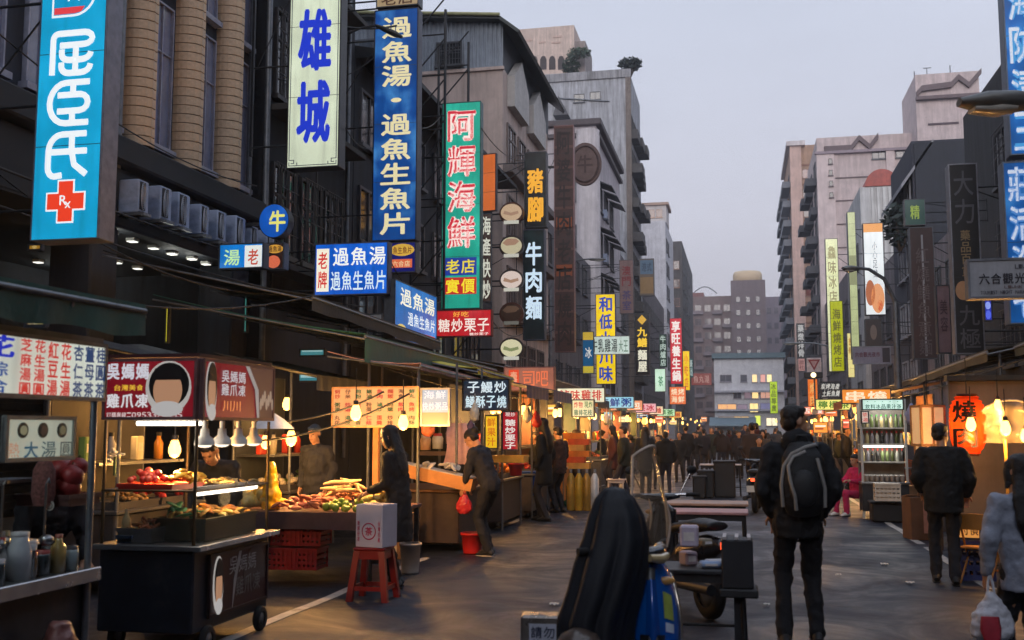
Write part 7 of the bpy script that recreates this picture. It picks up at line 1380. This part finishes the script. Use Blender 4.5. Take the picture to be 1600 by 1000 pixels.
# ================================================================ scooter with raincoat (foreground)
BLUE = M((6, 104, 206), .25, .2, .08, 4, coat=1.0)
CHR = M((190, 190, 192), .12, 1, .1)
def scooter(label, loc, rz, col, screen=True, group=None, steer=0):
    """scooter facing local -y"""
    t = thing('scooter', label, 'scooter', loc, rz, group)
    for y in (-.62, .6):
        w_ = MB().lathe([(.14, -.05), (.2, -.055), (.235, -.03), (.24, 0), (.235, .03), (.2, .055), (.14, .05)], n=24, T=Matrix.Translation((0, y, .24)) @ Matrix.Rotation(R(90), 4, 'Y')).build('wheel', RUBBER, t)
        MB().lathe([(0, -.045), (.05, -.045), (.14, -.03), (.14, .03), (.05, .045), (0, .045)], n=18, T=Matrix.Translation((0, y, .24)) @ Matrix.Rotation(R(90), 4, 'Y')).build('rim', GALV, w_)
    def ap(u, v):
        a = 2*u-1; w_ = .085+.075*math.sin(math.pi*(.12+.72*v))
        rd = .05*max(0, 1-abs(a)*2.2)**.8; return (a*w_, -.40-.05*(1-a*a)-rd*(.4+.6*math.sin(math.pi*v))-.04*math.sin(math.pi*(.1+.7*v))+.07*abs(a)**5+.1*v*v, .3+.66*v-.10*v*abs(a)**2.2)
    o = MB().sheet(ap, 18, 20).build('leg_shield', col, t); mo = o.modifiers.new('thick', 'SOLIDIFY'); mo.thickness = .035; mo.offset = -1
    cpn = lambda u, v: Vector(ap(.5+(u-.5)*(.26-.1*v), .22+.62*v))+Vector((0, -.014-.012*math.sin(math.pi*u), 0))
    MB().sheet(cpn, 8, 14).build('centre_panel', M((4, 84, 176), .2, .2, .08, 4, coat=1), o)
    MB().sheet(lambda u, v: Vector(ap(.3+.4*u, .3+.14*v))+Vector((0, -.022, 0)), 8, 4).build('air_intake', BLACK, o)
    MB().sheet(lambda u, v: Vector(ap(.7+.16*u, .56+.2*v))+Vector((0, -.006, 0)), 4, 4).build('sticker', M((176, 190, 90), .4), o)
    MB().sheet(lambda u, v: Vector(ap(.72+.14*u, .46+.07*v))+Vector((0, -.006, 0)), 4, 4).build('emblem', M((206, 214, 222), .3), o)
    for ee in (0, 1): MB().tube([Vector(ap(ee, i/14))+Vector((0, -.012, 0)) for i in range(15)], .011, n=6).build('edge_trim', M((206, 200, 190), .18, .9, .1), o)
    for ss in (-1, 1): MB().ell(Vector(ap(.5+.3*ss, .86))+Vector((0, -.012, 0)), (.045, .016, .022), 10, 7).build('side_lamp', M((214, 160, 90), .1, 0, .1, coat=1), t)
    c = MB().tube([(0, -.86, .42), (0, -.72, .5), (0, -.56, .5), (0, -.42, .42)], [.04, .075, .085, .06], [.03, .04, .05, .04], side=(1, 0, 0), n=14); obj('front_fender', remesh(c, .012, 3), col, t)
    c = MB().tube([(0, .1, .4), (0, .3, .52), (0, .6, .6), (0, .88, .66)], [.14, .18, .16, .06], [.12, .14, .12, .05], side=(1, 0, 0), n=16); obj('rear_body', remesh(c, .016, 4), col, t)
    MB().box(-.15, -.4, .26, .15, .2, .31, b=.02).build('floor_board', BLACK, t)
    c = MB().tube([(0, .02, .72), (0, .25, .75), (0, .5, .79), (0, .78, .8)], [.1, .15, .15, .1], [.05, .06, .06, .04], side=(1, 0, 0), n=14); obj('seat', remesh(c, .014, 3), M((30, 30, 32), .5, bump=.3), t)
    hb = MB().tube([(-.33, -.24, 1.0), (-.2, -.3, 1.0), (-.08, -.36, .98), (.08, -.36, .98), (.2, -.3, 1.0), (.33, -.24, 1.0)], .014, n=8).build('handlebar', CHR, t)
    for s_ in (-1, 1):
        MB().cyl((s_*.24, -.275, 1.0), (s_*.36, -.225, 1.0), .02, n=8).build('grip', RUBBER, hb)
        if not screen: MB().tube([(s_*.2, -.3, 1.02), (s_*.26, -.3, 1.14), (s_*.3, -.3, 1.2)], .007, n=6).build('mirror_stem', CHR, t)
        if not screen: MB().ell((s_*.32, -.3, 1.23), (.06, .018, .04), 12, 8).build('mirror', BLACK, t)
    c = MB().tube([(-.2, -.32, .99), (-.1, -.37, .975), (0, -.39, .965), (.1, -.37, .975), (.2, -.32, .99)], [.03, .05, .06, .05, .03], [.024, .036, .045, .036, .024], side=(0, 1, 0), n=14); obj('headlight_cowl', remesh(c, .012, 3), M((36, 38, 42), .25, 0, .15, coat=.8), t)
    MB().tube([(-.07, -.455, .965), (0, -.472, .955), (.07, -.455, .965)], [.02, .032, .02], [.02, .026, .02], n=10).build('headlight', M((226, 200, 150), .05, .3, .1, coat=1), t)
    MB().box(-.05, .9, .62, .05, .93, .68).build('tail_light', M((200, 40, 30), .2, em=2.5, emcol=(255, 90, 50)), t)
    MB().box(-.13, .935, .42, .13, .942, .54).build('number_plate', M((206, 206, 200), .5), t)
    MB().cyl((.17, .3, .28), (.17, .95, .3), .045, n=12).build('exhaust', DKM, t)
    MB().cyl((0, -.62, .24), (.0, -.4, .9), .03, n=8).build('fork', GALV, t)
    if screen:
        def sc(u, v):
            a = (u-.5)*2; h = v; w_ = .2*(1-.35*h**2.5)*(.75+.25*math.sin(math.pi*min(1, h*1.6)))
            return (.08+a*w_*.9, -.4+.06*a*a+.04*h**1.3, .99+.54*h*(1-.10*a*a))
        s_ = MB().sheet(sc, 14, 16).build('windscreen', M((168, 146, 124), .06, 0, .05, alpha=.42, coat=1), t)
        rim = [sc(0, i/16) for i in range(17)]+[sc(i/14, 1) for i in range(1, 15)]+[sc(1, 1-i/16) for i in range(1, 17)]
        MB().tube(rim, .008, n=6).build('screen_edge', M((236, 216, 196), .2, 0, .1, alpha=.85), s_)
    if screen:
        for uu, v0, v1 in ((.72, .12, .8), (.3, .2, .5)): MB().tube([Vector(sc(uu+.05*math.sin(3*q/9), v0+(v1-v0)*q/9))+Vector((0, -.006, 0)) for q in range(10)], [.002, .006, .009, .011, .011, .01, .009, .007, .004, .002], .002, n=6).build('screen_glint', M((236, 206, 170), .1, 0, .1, alpha=.55, coat=1), s_)  # pale slivers shaped and coloured as highlight streaks on the windscreen
    if steer:                                            # handlebar turned on the lock
        for o in kids(t):
            if o.name.split('.')[0] in ('handlebar', 'headlight_cowl', 'headlight', 'windscreen', 'front_fender'):
                P = Vector((0, -.4, 0)); o.rotation_euler.z = steer; o.location = P-Matrix.Rotation(steer, 3, 'Z') @ P
    return t
sc0 = at(1016, 900, 5.6)
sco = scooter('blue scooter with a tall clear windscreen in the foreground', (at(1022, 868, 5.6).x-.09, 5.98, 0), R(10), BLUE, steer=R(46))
# raincoat draped over it
cp = at(950, 900, 5.5)
t = thing('draped_coat', 'large black raincoat draped over the scooter', 'coat', (at(945, 900, 5.55).x, 5.52, .46))
def drape(u, v):
    a = 2*math.pi*u; h = v
    r0 = .03+.26*(1-h)**.62; f = 1+.10*math.sin(a*5+h*2)*(1-h)+.06*math.sin(a*9+1)*(1-h)
    cx = .02*(1-h)+.06*h-.10*(1-h)**1.5; cz = .83*h
    return (cx+r0*f*math.cos(a)*.95, r0*f*math.sin(a)*.75, cz-.16*max(0, math.cos(a-2.9))*(1-h)*0+.0)
prof_ = [(1.315, 958, .012, .012), (1.303, 959, .055, .05), (1.255, 960, .1, .085), (1.17, 962, .138, .12), (1.06, 961, .162, .15), (.93, 953, .178, .18), (.8, 944, .178, .2), (.66, 931, .18, .21), (.5, 930, .17, .21), (.36, 930, .16, .2)]
def fold(u, v):
    k_ = v*(len(prof_)-1); i_ = min(int(k_), len(prof_)-2); f_ = k_-i_; f_ = f_*f_*(3-2*f_)*.4+f_*.6
    z, px, a_, b_ = [p*(1-f_)+q*f_ for p, q in zip(prof_[i_], prof_[i_+1])]
    th = 2*math.pi*u; am = min(1, v*1.6)
    r_ = 1+am*(.07*math.sin(7*th+1.2+v*1.5)+.045*math.sin(12*th+3*v)+.03*math.sin(4*th-5*v))
    c_ = at(px, VPY-(z-EYE)*300, 5.52)
    return (c_.x-CX+a_*r_*math.cos(th), b_*r_*math.sin(th), z-.46+.01*math.sin(9*th)*am)
CX = t.location.x
ob = MB().sheet(fold, 110, 40).build('cloth', M((25, 29, 38), .62, 0, .2, 5, bump=.12, bs=60), t); mo = ob.modifiers.new('thick', 'SOLIDIFY'); mo.thickness = .006
c = MB().ell((-.02, -.0, .8), (.06, .06, .05)); 
t = thing('helmet', 'pale round helmet hanging below the raincoat', 'helmet', (at(905, 985, 5.3).x, 5.3, .44)); MB().lathe([(.115, 0), (.13, .05), (.125, .11), (.09, .17), (.03, .2), (0, .202)], n=20).build('shell', M((84, 70, 62), .3, 0, .1, coat=.5), t); MB().lathe([(.112, .005), (.12, -.012), (.13, .01)], n=20).build('rim', BLACK, t); MB().tube([(-.11, 0, .02), (-.03, -.03, -.1), (.06, -.03, -.1), (.11, 0, .02)], .008, n=5).build('strap', BLACK, t)
# small silver notice box bottom centre
q = at(848, 990, 5.6); t = thing('notice_box', 'small steel box with a white notice standing in front of the scooter', 'box', (q.x, 5.55, .36), R(6)); MB().box(-.1, -.07, 0, .1, .07, .3, b=.012).build('case', M((150, 140, 132), .3, .7, .2), t); MB().box(-.055, -.074, .04, .085, -.0705, .26).build('notice', M((206, 210, 226), .6), t)
m = MB(); letter(m, '請勿\n停車', -.05, .12, .08, .25, -.0755, bold=.02); m.build('lettering', M((50, 60, 90), .6), t)
t = thing('box_stand', 'dark low bollard under the steel notice box', 'bollard', (q.x, 5.56, 0)); MB().lathe([(.0, 0), (.13, 0), (.13, .03), (.05, .06), (.045, .355), (0, .355)], n=16).build('column', DKM, t); MB().lathe([(.05, 0), (.056, .02), (.05, .04)], (0, 0, .2), 16).build('band', STEEL, t)
# ================================================================ tables in the road
def ftable(label, c, size, rz, top, leg=(34, 36, 40), group=None, name='folding_table'):
    w, d, h = size; t = thing(name, label, 'table', c, rz, group)
    MB().box(-w/2, -d/2, h-.03, w/2, d/2, h, b=.006).build('table_top', M(top, .5, .1, .25), t); MB().box(-w/2+.03, -d/2+.03, h-.09, w/2-.03, d/2-.03, h-.032).build('apron', M(leg, .6), t)
    for sx_ in (-1, 1):
        for sy in (-1, 1): MB().cyl((sx_*(w/2-.05), sy*(d/2-.05), h-.03), (sx_*(w/2-.03), sy*(d/2-.03), 0), .02, n=8).build('leg', M(leg, .5, .4), t)
    MB().cyl((-w/2+.05, 0, .2), (w/2-.05, 0, .2), .012, n=6).build('stretcher', M(leg, .5, .4), t); return t
q = at(1105, 880, 7.9); ftable('dark folding table with bags right behind the scooter', (q.x-.02, 8.0, 0), (.62, .5, .62), 0, (40, 42, 46))
t = thing('slatted_rack', 'dark crate like stand with pale slats on the table edge', 'rack', (at(1152, 870, 7.8).x, 7.85, .0))
MB().box(-.11, -.12, .5, .11, .12, .84, b=.01).build('box', M((38, 40, 46), .6, 0, .3), t)
for i in range(3): MB().box(-.1+.085*i-.0, -.125, .842, -.1+.085*i+.025, .15, .86).build('slat', M((196, 190, 190), .5), t)
MB().box(-.03, -.03, .0, .03, .03, .5).build('leg', M((34, 36, 42), .6), t); MB().box(-.13, -.14, .44, .14, .14, .5, b=.01).build('shelf', M((40, 42, 46), .6), t)
for i, (px, py, w_, h_, c) in enumerate(((1078, 835, .13, .15, (196, 186, 206)), (1110, 880, .15, .04, (150, 176, 214)), (1118, 893, .14, .05, (206, 210, 220)), (1075, 892, .1, .1, (170, 150, 160)), (1098, 850, .1, .05, (120, 110, 90)))):
    q = at(px, py, 7.95); t = thing('packet', ('pale mauve paper bag standing on the folding table', 'light blue packet on the folding table', 'white packet beside the light blue one', 'pinkish grey packet at the table edge', 'small brown packet on the folding table')[i], 'packet', (q.x, 7.85+.06*i, max(.622, q.z-h_/2)), R(10*i)); MB().box(-w_/2, -.06, 0, w_/2, .06, h_, b=.012).build('packet_body', M(c, .6, 0, .15, bump=.3), t); MB().box(-w_*.3, -.0625, h_*.3, w_*.3, -.0605, h_*.7).build('printed_panel', M((220, 216, 214), .5), t)
q = at(1072, 830, 9.6); scooter('dark parked scooter beyond the folding table', (q.x-.1, 9.9, 0), R(-150), M((38, 40, 46), .3, .2, .1, coat=.8), screen=False)
for i, (px, py, Y, w_, top) in enumerate(((1102, 784, 12.3, .95, (176, 146, 130)), (1108, 797, 11.4, .8, (186, 140, 140)))):
    q = at(px, py, Y); ftable(('long pale brown table in the road, the farther of two', 'pinkish table in the road, the nearer of two')[i], (q.x, Y, 0), (w_, .55, q.z), 0, top)
q = at(1125, 722, 26); ftable('white topped table by the black bins in the road', (q.x, 26.6, 0), (1.0, .6, .76), 0, (206, 190, 180))
for i, (px, w_) in enumerate(((1133, .5), (1104, .36), (1093, .3))):
    q = at(px, 775, 26-i*.3); t = thing('black_bin', ('large black square bin in the middle of the road', 'smaller black bin left of the large one', 'low black bin at the left end of the row')[i], 'bin', (q.x, 26-i*.3, 0)); h_ = (.84, .62, .5)[i]
    MB().box(-w_/2, -w_/2, 0, w_/2, w_/2, h_, b=.03).build('body', BLACK, t); MB().box(-w_/2-.02, -w_/2-.02, h_-.02, w_/2+.02, w_/2+.02, h_+.03, b=.015).build('lid', M((40, 42, 46), .5), t)
q = at(1183, 770, 21); scooter('dark parked scooter with a glowing tail light beside the backpack man', (q.x, 21.8, 0), R(176), M((40, 42, 48), .3, .2, .1, coat=.8), screen=False)
q = at(963, 745, 24); ftable('small white stool table beside the left stalls', (q.x, 24, 0), (.42, .36, .5), 0, (206, 196, 190), (196, 190, 186))

# ================================================================ clutter of the market
def hang_bag(label, c, col, s=1.0, group=None):
    t = thing('hanging_bag', label, 'bag', c, random.uniform(0, 3), group)
    m = MB().tube([(0, 0, 0), (.01, 0, .05*s), (0, .01, .13*s), (0, 0, .2*s), (0, 0, .27*s)], [.04*s, .085*s, .08*s, .045*s, .012*s], [.03*s, .06*s, .06*s, .035*s, .012*s], n=12)
    obj('sack', remesh(m, .014*s, 2, .03*s, .05), M(col, .35, 0, .2, 9, bump=.4), t); MB().cyl((0, 0, .26*s), (0, 0, .36*s), .004, n=5).build('tie', WHITEP, t); return t
for i, (px, py, Y, col, lb) in enumerate(((652, 640, 12.6, (226, 220, 210), 'white bag hanging at the end of the peach menu board'), (668, 682, 12.9, (214, 120, 90), 'coral bag hanging above the wooden box'), (742, 660, 14.2, (206, 206, 196), 'pale bag hanging over the bending woman'), (735, 690, 14.0, (90, 60, 80), 'purple bag hanging on the stall post'), (410, 640, 9.6, (226, 190, 90), 'yellow bag hanging behind the food cart'), (824, 660, 17.6, (230, 226, 214), 'white bag hanging in the chestnut stall'), (838, 668, 18.0, (206, 60, 50), 'red bag hanging in the chestnut stall'), (948, 664, 24.0, (226, 214, 190), 'cream bag hanging in the grill stall'), (1425, 664, 15.0, (150, 160, 200), 'bluish bag hanging beside the wooden lantern'), (1330, 655, 26, (60, 80, 130), 'navy bag hanging at the orange skewer stall'))):
    q = at(px, py, Y); hang_bag(lb, q, col, 1.1)
# cartons and crates stored under and behind the stalls
rn = random.Random(77)
for i, (x, y, z, w, d, h, col, lb) in enumerate((
    (-4.9, 8.6, 0, .4, .4, .4, (110, 84, 62), 'brown carton on the ground behind the food cart'), (-4.95, 8.6, .4, .34, .34, .3, (140, 110, 84), 'smaller carton on top of the brown one behind the cart'),
    (-5.4, 9.4, 0, .45, .4, .5, (90, 92, 100), 'grey storage box behind the produce table'), (-5.5, 9.9, .0, .4, .4, .36, (130, 60, 50), 'dull red box behind the produce table'),
    (-4.3, 13.0, 0, .4, .36, .3, (120, 90, 66), 'carton on the ground below the tilted wooden box'), (-4.25, 13.0, .3, .36, .34, .26, (150, 120, 90), 'upper carton below the tilted wooden box'),
    (-4.2, 16.1, 0, .4, .4, .36, (96, 76, 60), 'carton between the wooden counter and the chestnut stall'), (-3.9, 20.7, 0, .36, .36, .5, (60, 70, 90), 'slate box beside the juice stall'),
    (3.4, 14.6, 0, .4, .4, .4, (120, 96, 74), 'carton on the ground behind the brown carton'), (3.2, 18.2, 0, .4, .4, .55, (84, 80, 84), 'grey box beside the white stall'), (3.3, 22.4, 0, .5, .4, .5, (140, 110, 80), 'tan carton before the orange skewer stall'), (3.6, 10.6, 0, .4, .36, .34, (70, 76, 110), 'blue grey box under the teal awning'))):
    t = thing('storage_box', lb, 'box', (x, y, z), rn.uniform(-.25, .25)); m_ = M(col, .8, 0, .2, 6, wear=.3)
    MB().box(-w/2, -d/2, 0, w/2, d/2, h, b=.006).build('box', m_, t); MB().box(-w/2, -.02, h, w/2, .02, h+.002).build('tape', M((170, 150, 120), .4), t); MB().box(-w*.2, -d/2-.003, h*.3, w*.25, -d/2-.0005, h*.6).build('label', M((190, 184, 176), .6), t)
# things on and around the dessert stall
for i in range(9):
    lathe_thing('paper_cup', 'stacked paper cup on the dessert counter', 'cup', (-3.68-.07*(i % 3), 4.55+.075*(i//3), .832), [(0, 0), (.026, 0), (.034, .1), (.037, .104), (.03, .1)], M((190, 186, 176), .6), (('lid', [(0, .112), (.03, .112), (.037, .1)], WHITEP),), 'cups on the dessert counter', 10)
for i in range(6):
    lathe_thing('condiment_bottle', 'condiment bottle in the row behind the jars', 'bottle', (-3.98, 4.42+.11*i, .832), [(0, 0), (.032, 0), (.034, .13), (.012, .17), (.012, .2), (0, .2)], M(((120, 70, 40), (170, 150, 120), (60, 84, 80))[i % 3], .2, coat=.4), (('cap', [(0, .215), (.014, .215), (.014, .19)], M((170, 40, 36), .5)),), 'condiment bottles on the dessert stall', 10)
# arcade glimpses: lit strips and shop signs deep inside
sign('narrow yellow lit strip deep in the arcade', (258, 478, 264, 536), 13.5, (220, 210, 60), [], t=.06, em=.9)
sign('narrow teal lit strip on the arcade pillar', (381, 462, 387, 520), 15.5, (90, 170, 160), [], t=.06, em=.5)
sign('small gold lit shop sign under the light blue sign', (44, 381, 66, 392), 11.2, (190, 140, 50), [('金', .3, .1, .7, .9, (250, 220, 140))], t=.05, em=.5)
sign('pale lit poster above the dessert menu', (40, 495, 74, 512), 6.5, (200, 190, 150), [('冰', .1, .1, .45, .9, (120, 90, 60)), ('#', .55, .1, .95, .9, (206, 190, 120))], t=.03, em=.6)
sign('small lit cyan panel under the middle awning', (468, 545, 508, 557), 15.5, (90, 170, 180), [('#', .1, .2, .9, .4, (180, 230, 230))], t=.05, em=.5)
sign('second lit cyan panel lower under the middle awning', (466, 583, 506, 597), 15.0, (70, 150, 170), [('#', .1, .2, .9, .5, (180, 230, 236))], t=.05, em=.6)
sign('faded white banner below the wide blue light box', (545, 490, 598, 512), 17.2, (170, 168, 170), [('#', .0, .35, .4, .7, (150, 90, 90))], t=.03, em=0)
# far string of stall bulbs and small lit panels
rn = random.Random(5)
for i in range(34):
    sd = -1 if i % 2 else 1; Y = 26+1.9*i; X = (-3.3 if sd < 0 else 2.75)+rn.uniform(-.25, .25)
    bulb('far bulb in the string over the distant stalls', (X, Y, 2.0+rn.uniform(-.2, .35)), 0, .3, s=rn.uniform(1.0, 1.8), em=rn.uniform(2, 6), group='distant stall bulbs')
for i, (px, py, w_, h_, Y, col) in enumerate(((862, 640, 16, 18, 24, (250, 200, 90)), (950, 650, 14, 14, 30, (120, 190, 236)), (975, 655, 18, 10, 34, (240, 226, 190)), (1003, 650, 20, 8, 40, (90, 170, 220)), (1030, 655, 14, 12, 45, (236, 120, 90)), (1052, 660, 12, 8, 52, (250, 220, 140)), (1100, 655, 10, 8, 70, (240, 160, 110)), (1236, 650, 9, 10, 60, (250, 200, 140)), (1298, 646, 22, 10, 36, (236, 110, 60)), (1282, 668, 24, 18, 30, (250, 160, 70)), (1322, 662, 12, 16, 28, (240, 90, 70)))):
    sign('small lit price panel hanging over the far stalls, ' + ('amber one by the fried snack stall', 'sky blue one', 'cream one', 'long blue one', 'coral one', 'pale yellow one', 'peach one far left', 'warm one far right', 'red orange one on the right', 'large amber one on the right', 'red one beside the white stall')[i], (px-w_/2, py-h_/2, px+w_/2, py+h_/2), Y, col, [('#', .15, .3, .85, .45, (250, 240, 220)), ('#', .15, .55, .7, .68, (160, 60, 40))], t=.05, em=1.0, group='far price panels')

# ---- tangled cables between facades, signs and awnings
CB = [((LX+.1, 18, 8.2), at(585, 90, 20), 'from the narrow dark block to the deep blue sign top'), ((LX+.1, 19, 6.0), at(500, 380, 18), 'down to the wide blue light box'), (at(606, 400, 18), at(690, 470, 23), 'between the wide blue light box and the teal sign'), (at(540, 200, 17.2), at(583, 230, 20), 'between the white sign and the deep blue sign'), (at(655, 200, 20.2), at(690, 180, 24), 'between the deep blue and teal signs'), (at(752, 200, 24), at(820, 250, 30), 'between the teal sign and the golden sign'), (at(768, 500, 22), at(818, 520, 30), 'from the red chestnut sign to the noodle sign'), ((LX+.2, 9, 6.5), (LX+.2, 17, 5.9), 'looping along the ledge below the tiled columns'), ((LX+.3, 10, 4.6), (-6.0, 13, 3.4), 'dropping from the arcade to the black tarp'), ((-7, 7.5, 3.2), (-5.3, 12.5, 3.3), 'between the second green awning and the black tarp'), ((RX-.1, 16, 7), (RX-1.5, 21, 6.2), 'beside the tall black sign on the right'), ((RX-.1, 24, 6), (RX-.3, 40, 7), 'along the dark right shophouses'), ((3.55, 9.5, 2.7), (4.0, 23, 2.7), 'tangle under the right awnings'), ((-4.7, 12.8, 2.5), (-3.8, 24, 2.45), 'strung along the left stall fronts'), ((3.2, 14, 2.4), (3.0, 30, 2.45), 'strung along the right stall fronts')]
rn = random.Random(12)
for a, b, lb in CB:
    cable('thin black cable ' + lb, (a, b), .011, rn.uniform(.1, .5))

# ---- crowded glassware on the dessert counter
rn = random.Random(31)
kinds = (('glassware', [(0, 0), (.028, 0), (.03, .13), (.012, .17), (.012, .21), (0, .21)]), ('glassware', [(0, 0), (.04, 0), (.042, .1), (.036, .12), (0, .12)]), ('glassware', [(0, 0), (.024, 0), (.032, .16), (.034, .165), (0, .165)]), ('glassware', [(0, 0), (.035, 0), (.036, .2), (.016, .24), (.016, .27), (0, .27)]))
cs = ((150, 190, 196), (206, 210, 206), (90, 120, 124), (190, 180, 160), (60, 70, 74), (120, 90, 60), (176, 196, 200))
for i in range(34):
    nm, pr_ = rn.choice(kinds); x = rn.uniform(-4.3, -3.68); y = rn.uniform(4.66, 5.38)
    lathe_thing(nm, 'bottle or jar in the crowded glassware on the dessert counter', 'bottle', (x, y, .832), pr_, M(rn.choice(cs), .15, 0, .15, coat=.6), (('cap', [(0, pr_[-1][1]+.015), (pr_[-2][0]*1.05, pr_[-1][1]+.014), (pr_[-2][0]*1.05, pr_[-1][1]-.015)], M(rn.choice(((190, 190, 190), (150, 50, 44), (60, 60, 64), (206, 190, 150))), .4)),), 'glassware on the dessert counter', 10)
q = at(68, 762, 5.35); t = thing('dried_bundle', 'speckled pinkish bundle hanging left of the red fruit', 'food', (q.x, q.y, q.z-.1)); rn2 = random.Random(4)
MB().tube([(0, 0, 0), (0, 0, .06), (0, 0, .2), (0, 0, .26)], [.05, .065, .06, .03], n=12).build('net', M((150, 96, 90), .8, 0, .6, 60, bump=.8), t); MB().cyl((0, 0, .26), (0, 0, .36), .004, n=5).build('string', WHITEP, t)
q = at(78, 790, 5.35); t = thing('round_tag', 'small round white tag hanging under the bundle', 'tag', (q.x, q.y, q.z-.02)); MB().prism([(.028*math.cos(a*math.pi/8), .02+.028*math.sin(a*math.pi/8)) for a in range(16)], -.004, .0).build('disc', M((214, 206, 196), .5), t); MB().tube([(.018*math.cos(a*math.pi/8), -.006, .02+.018*math.sin(a*math.pi/8)) for a in range(17)], .002, n=4).build('ring', M((90, 70, 60), .5), t)

stall('inner dim stall behind the produce table', -5.75, 12.9, .8, 1.6, (60, 74, 90), (40, 50, 60), (54, 50, 52), [G['bun'], G['grn']], -1, 1, None, 9)
stall('inner dim stall behind the food cart', -6.0, 9.4, .8, 1.8, (70, 66, 70), (46, 50, 56), (50, 48, 52), [G['tofu'], G['red']], -1, 1, None, 7)

# ---------------------------------------------------------------- evening haze
hz = MB().box(-300, -170, -1, 300, 680, 48).build('haze', None); hz['kind'] = 'stuff'; hz['label'] = 'thin evening haze filling the street'
hm = bpy.data.materials.new('haze_air'); hm.use_nodes = True; n_ = hm.node_tree; n_.nodes.clear(); o_ = n_.nodes.new('ShaderNodeOutputMaterial'); v_ = n_.nodes.new('ShaderNodeVolumePrincipled')
v_.inputs['Color'].default_value = (.78, .82, .92, 1); v_.inputs['Density'].default_value = .0010; v_.inputs['Anisotropy'].default_value = .2
n_.links.new(v_.outputs[0], o_.inputs['Volume']); hz.data.materials.append(hm)
SC.cycles.volume_bounces = 0
# ---------------------------------------------------------------- tidy up
bpy.data.objects.remove(FO); bpy.data.scenes.remove(WS); bpy.data.curves.remove(FC)
for me in bpy.data.meshes:
    if me.users == 0: bpy.data.meshes.remove(me)
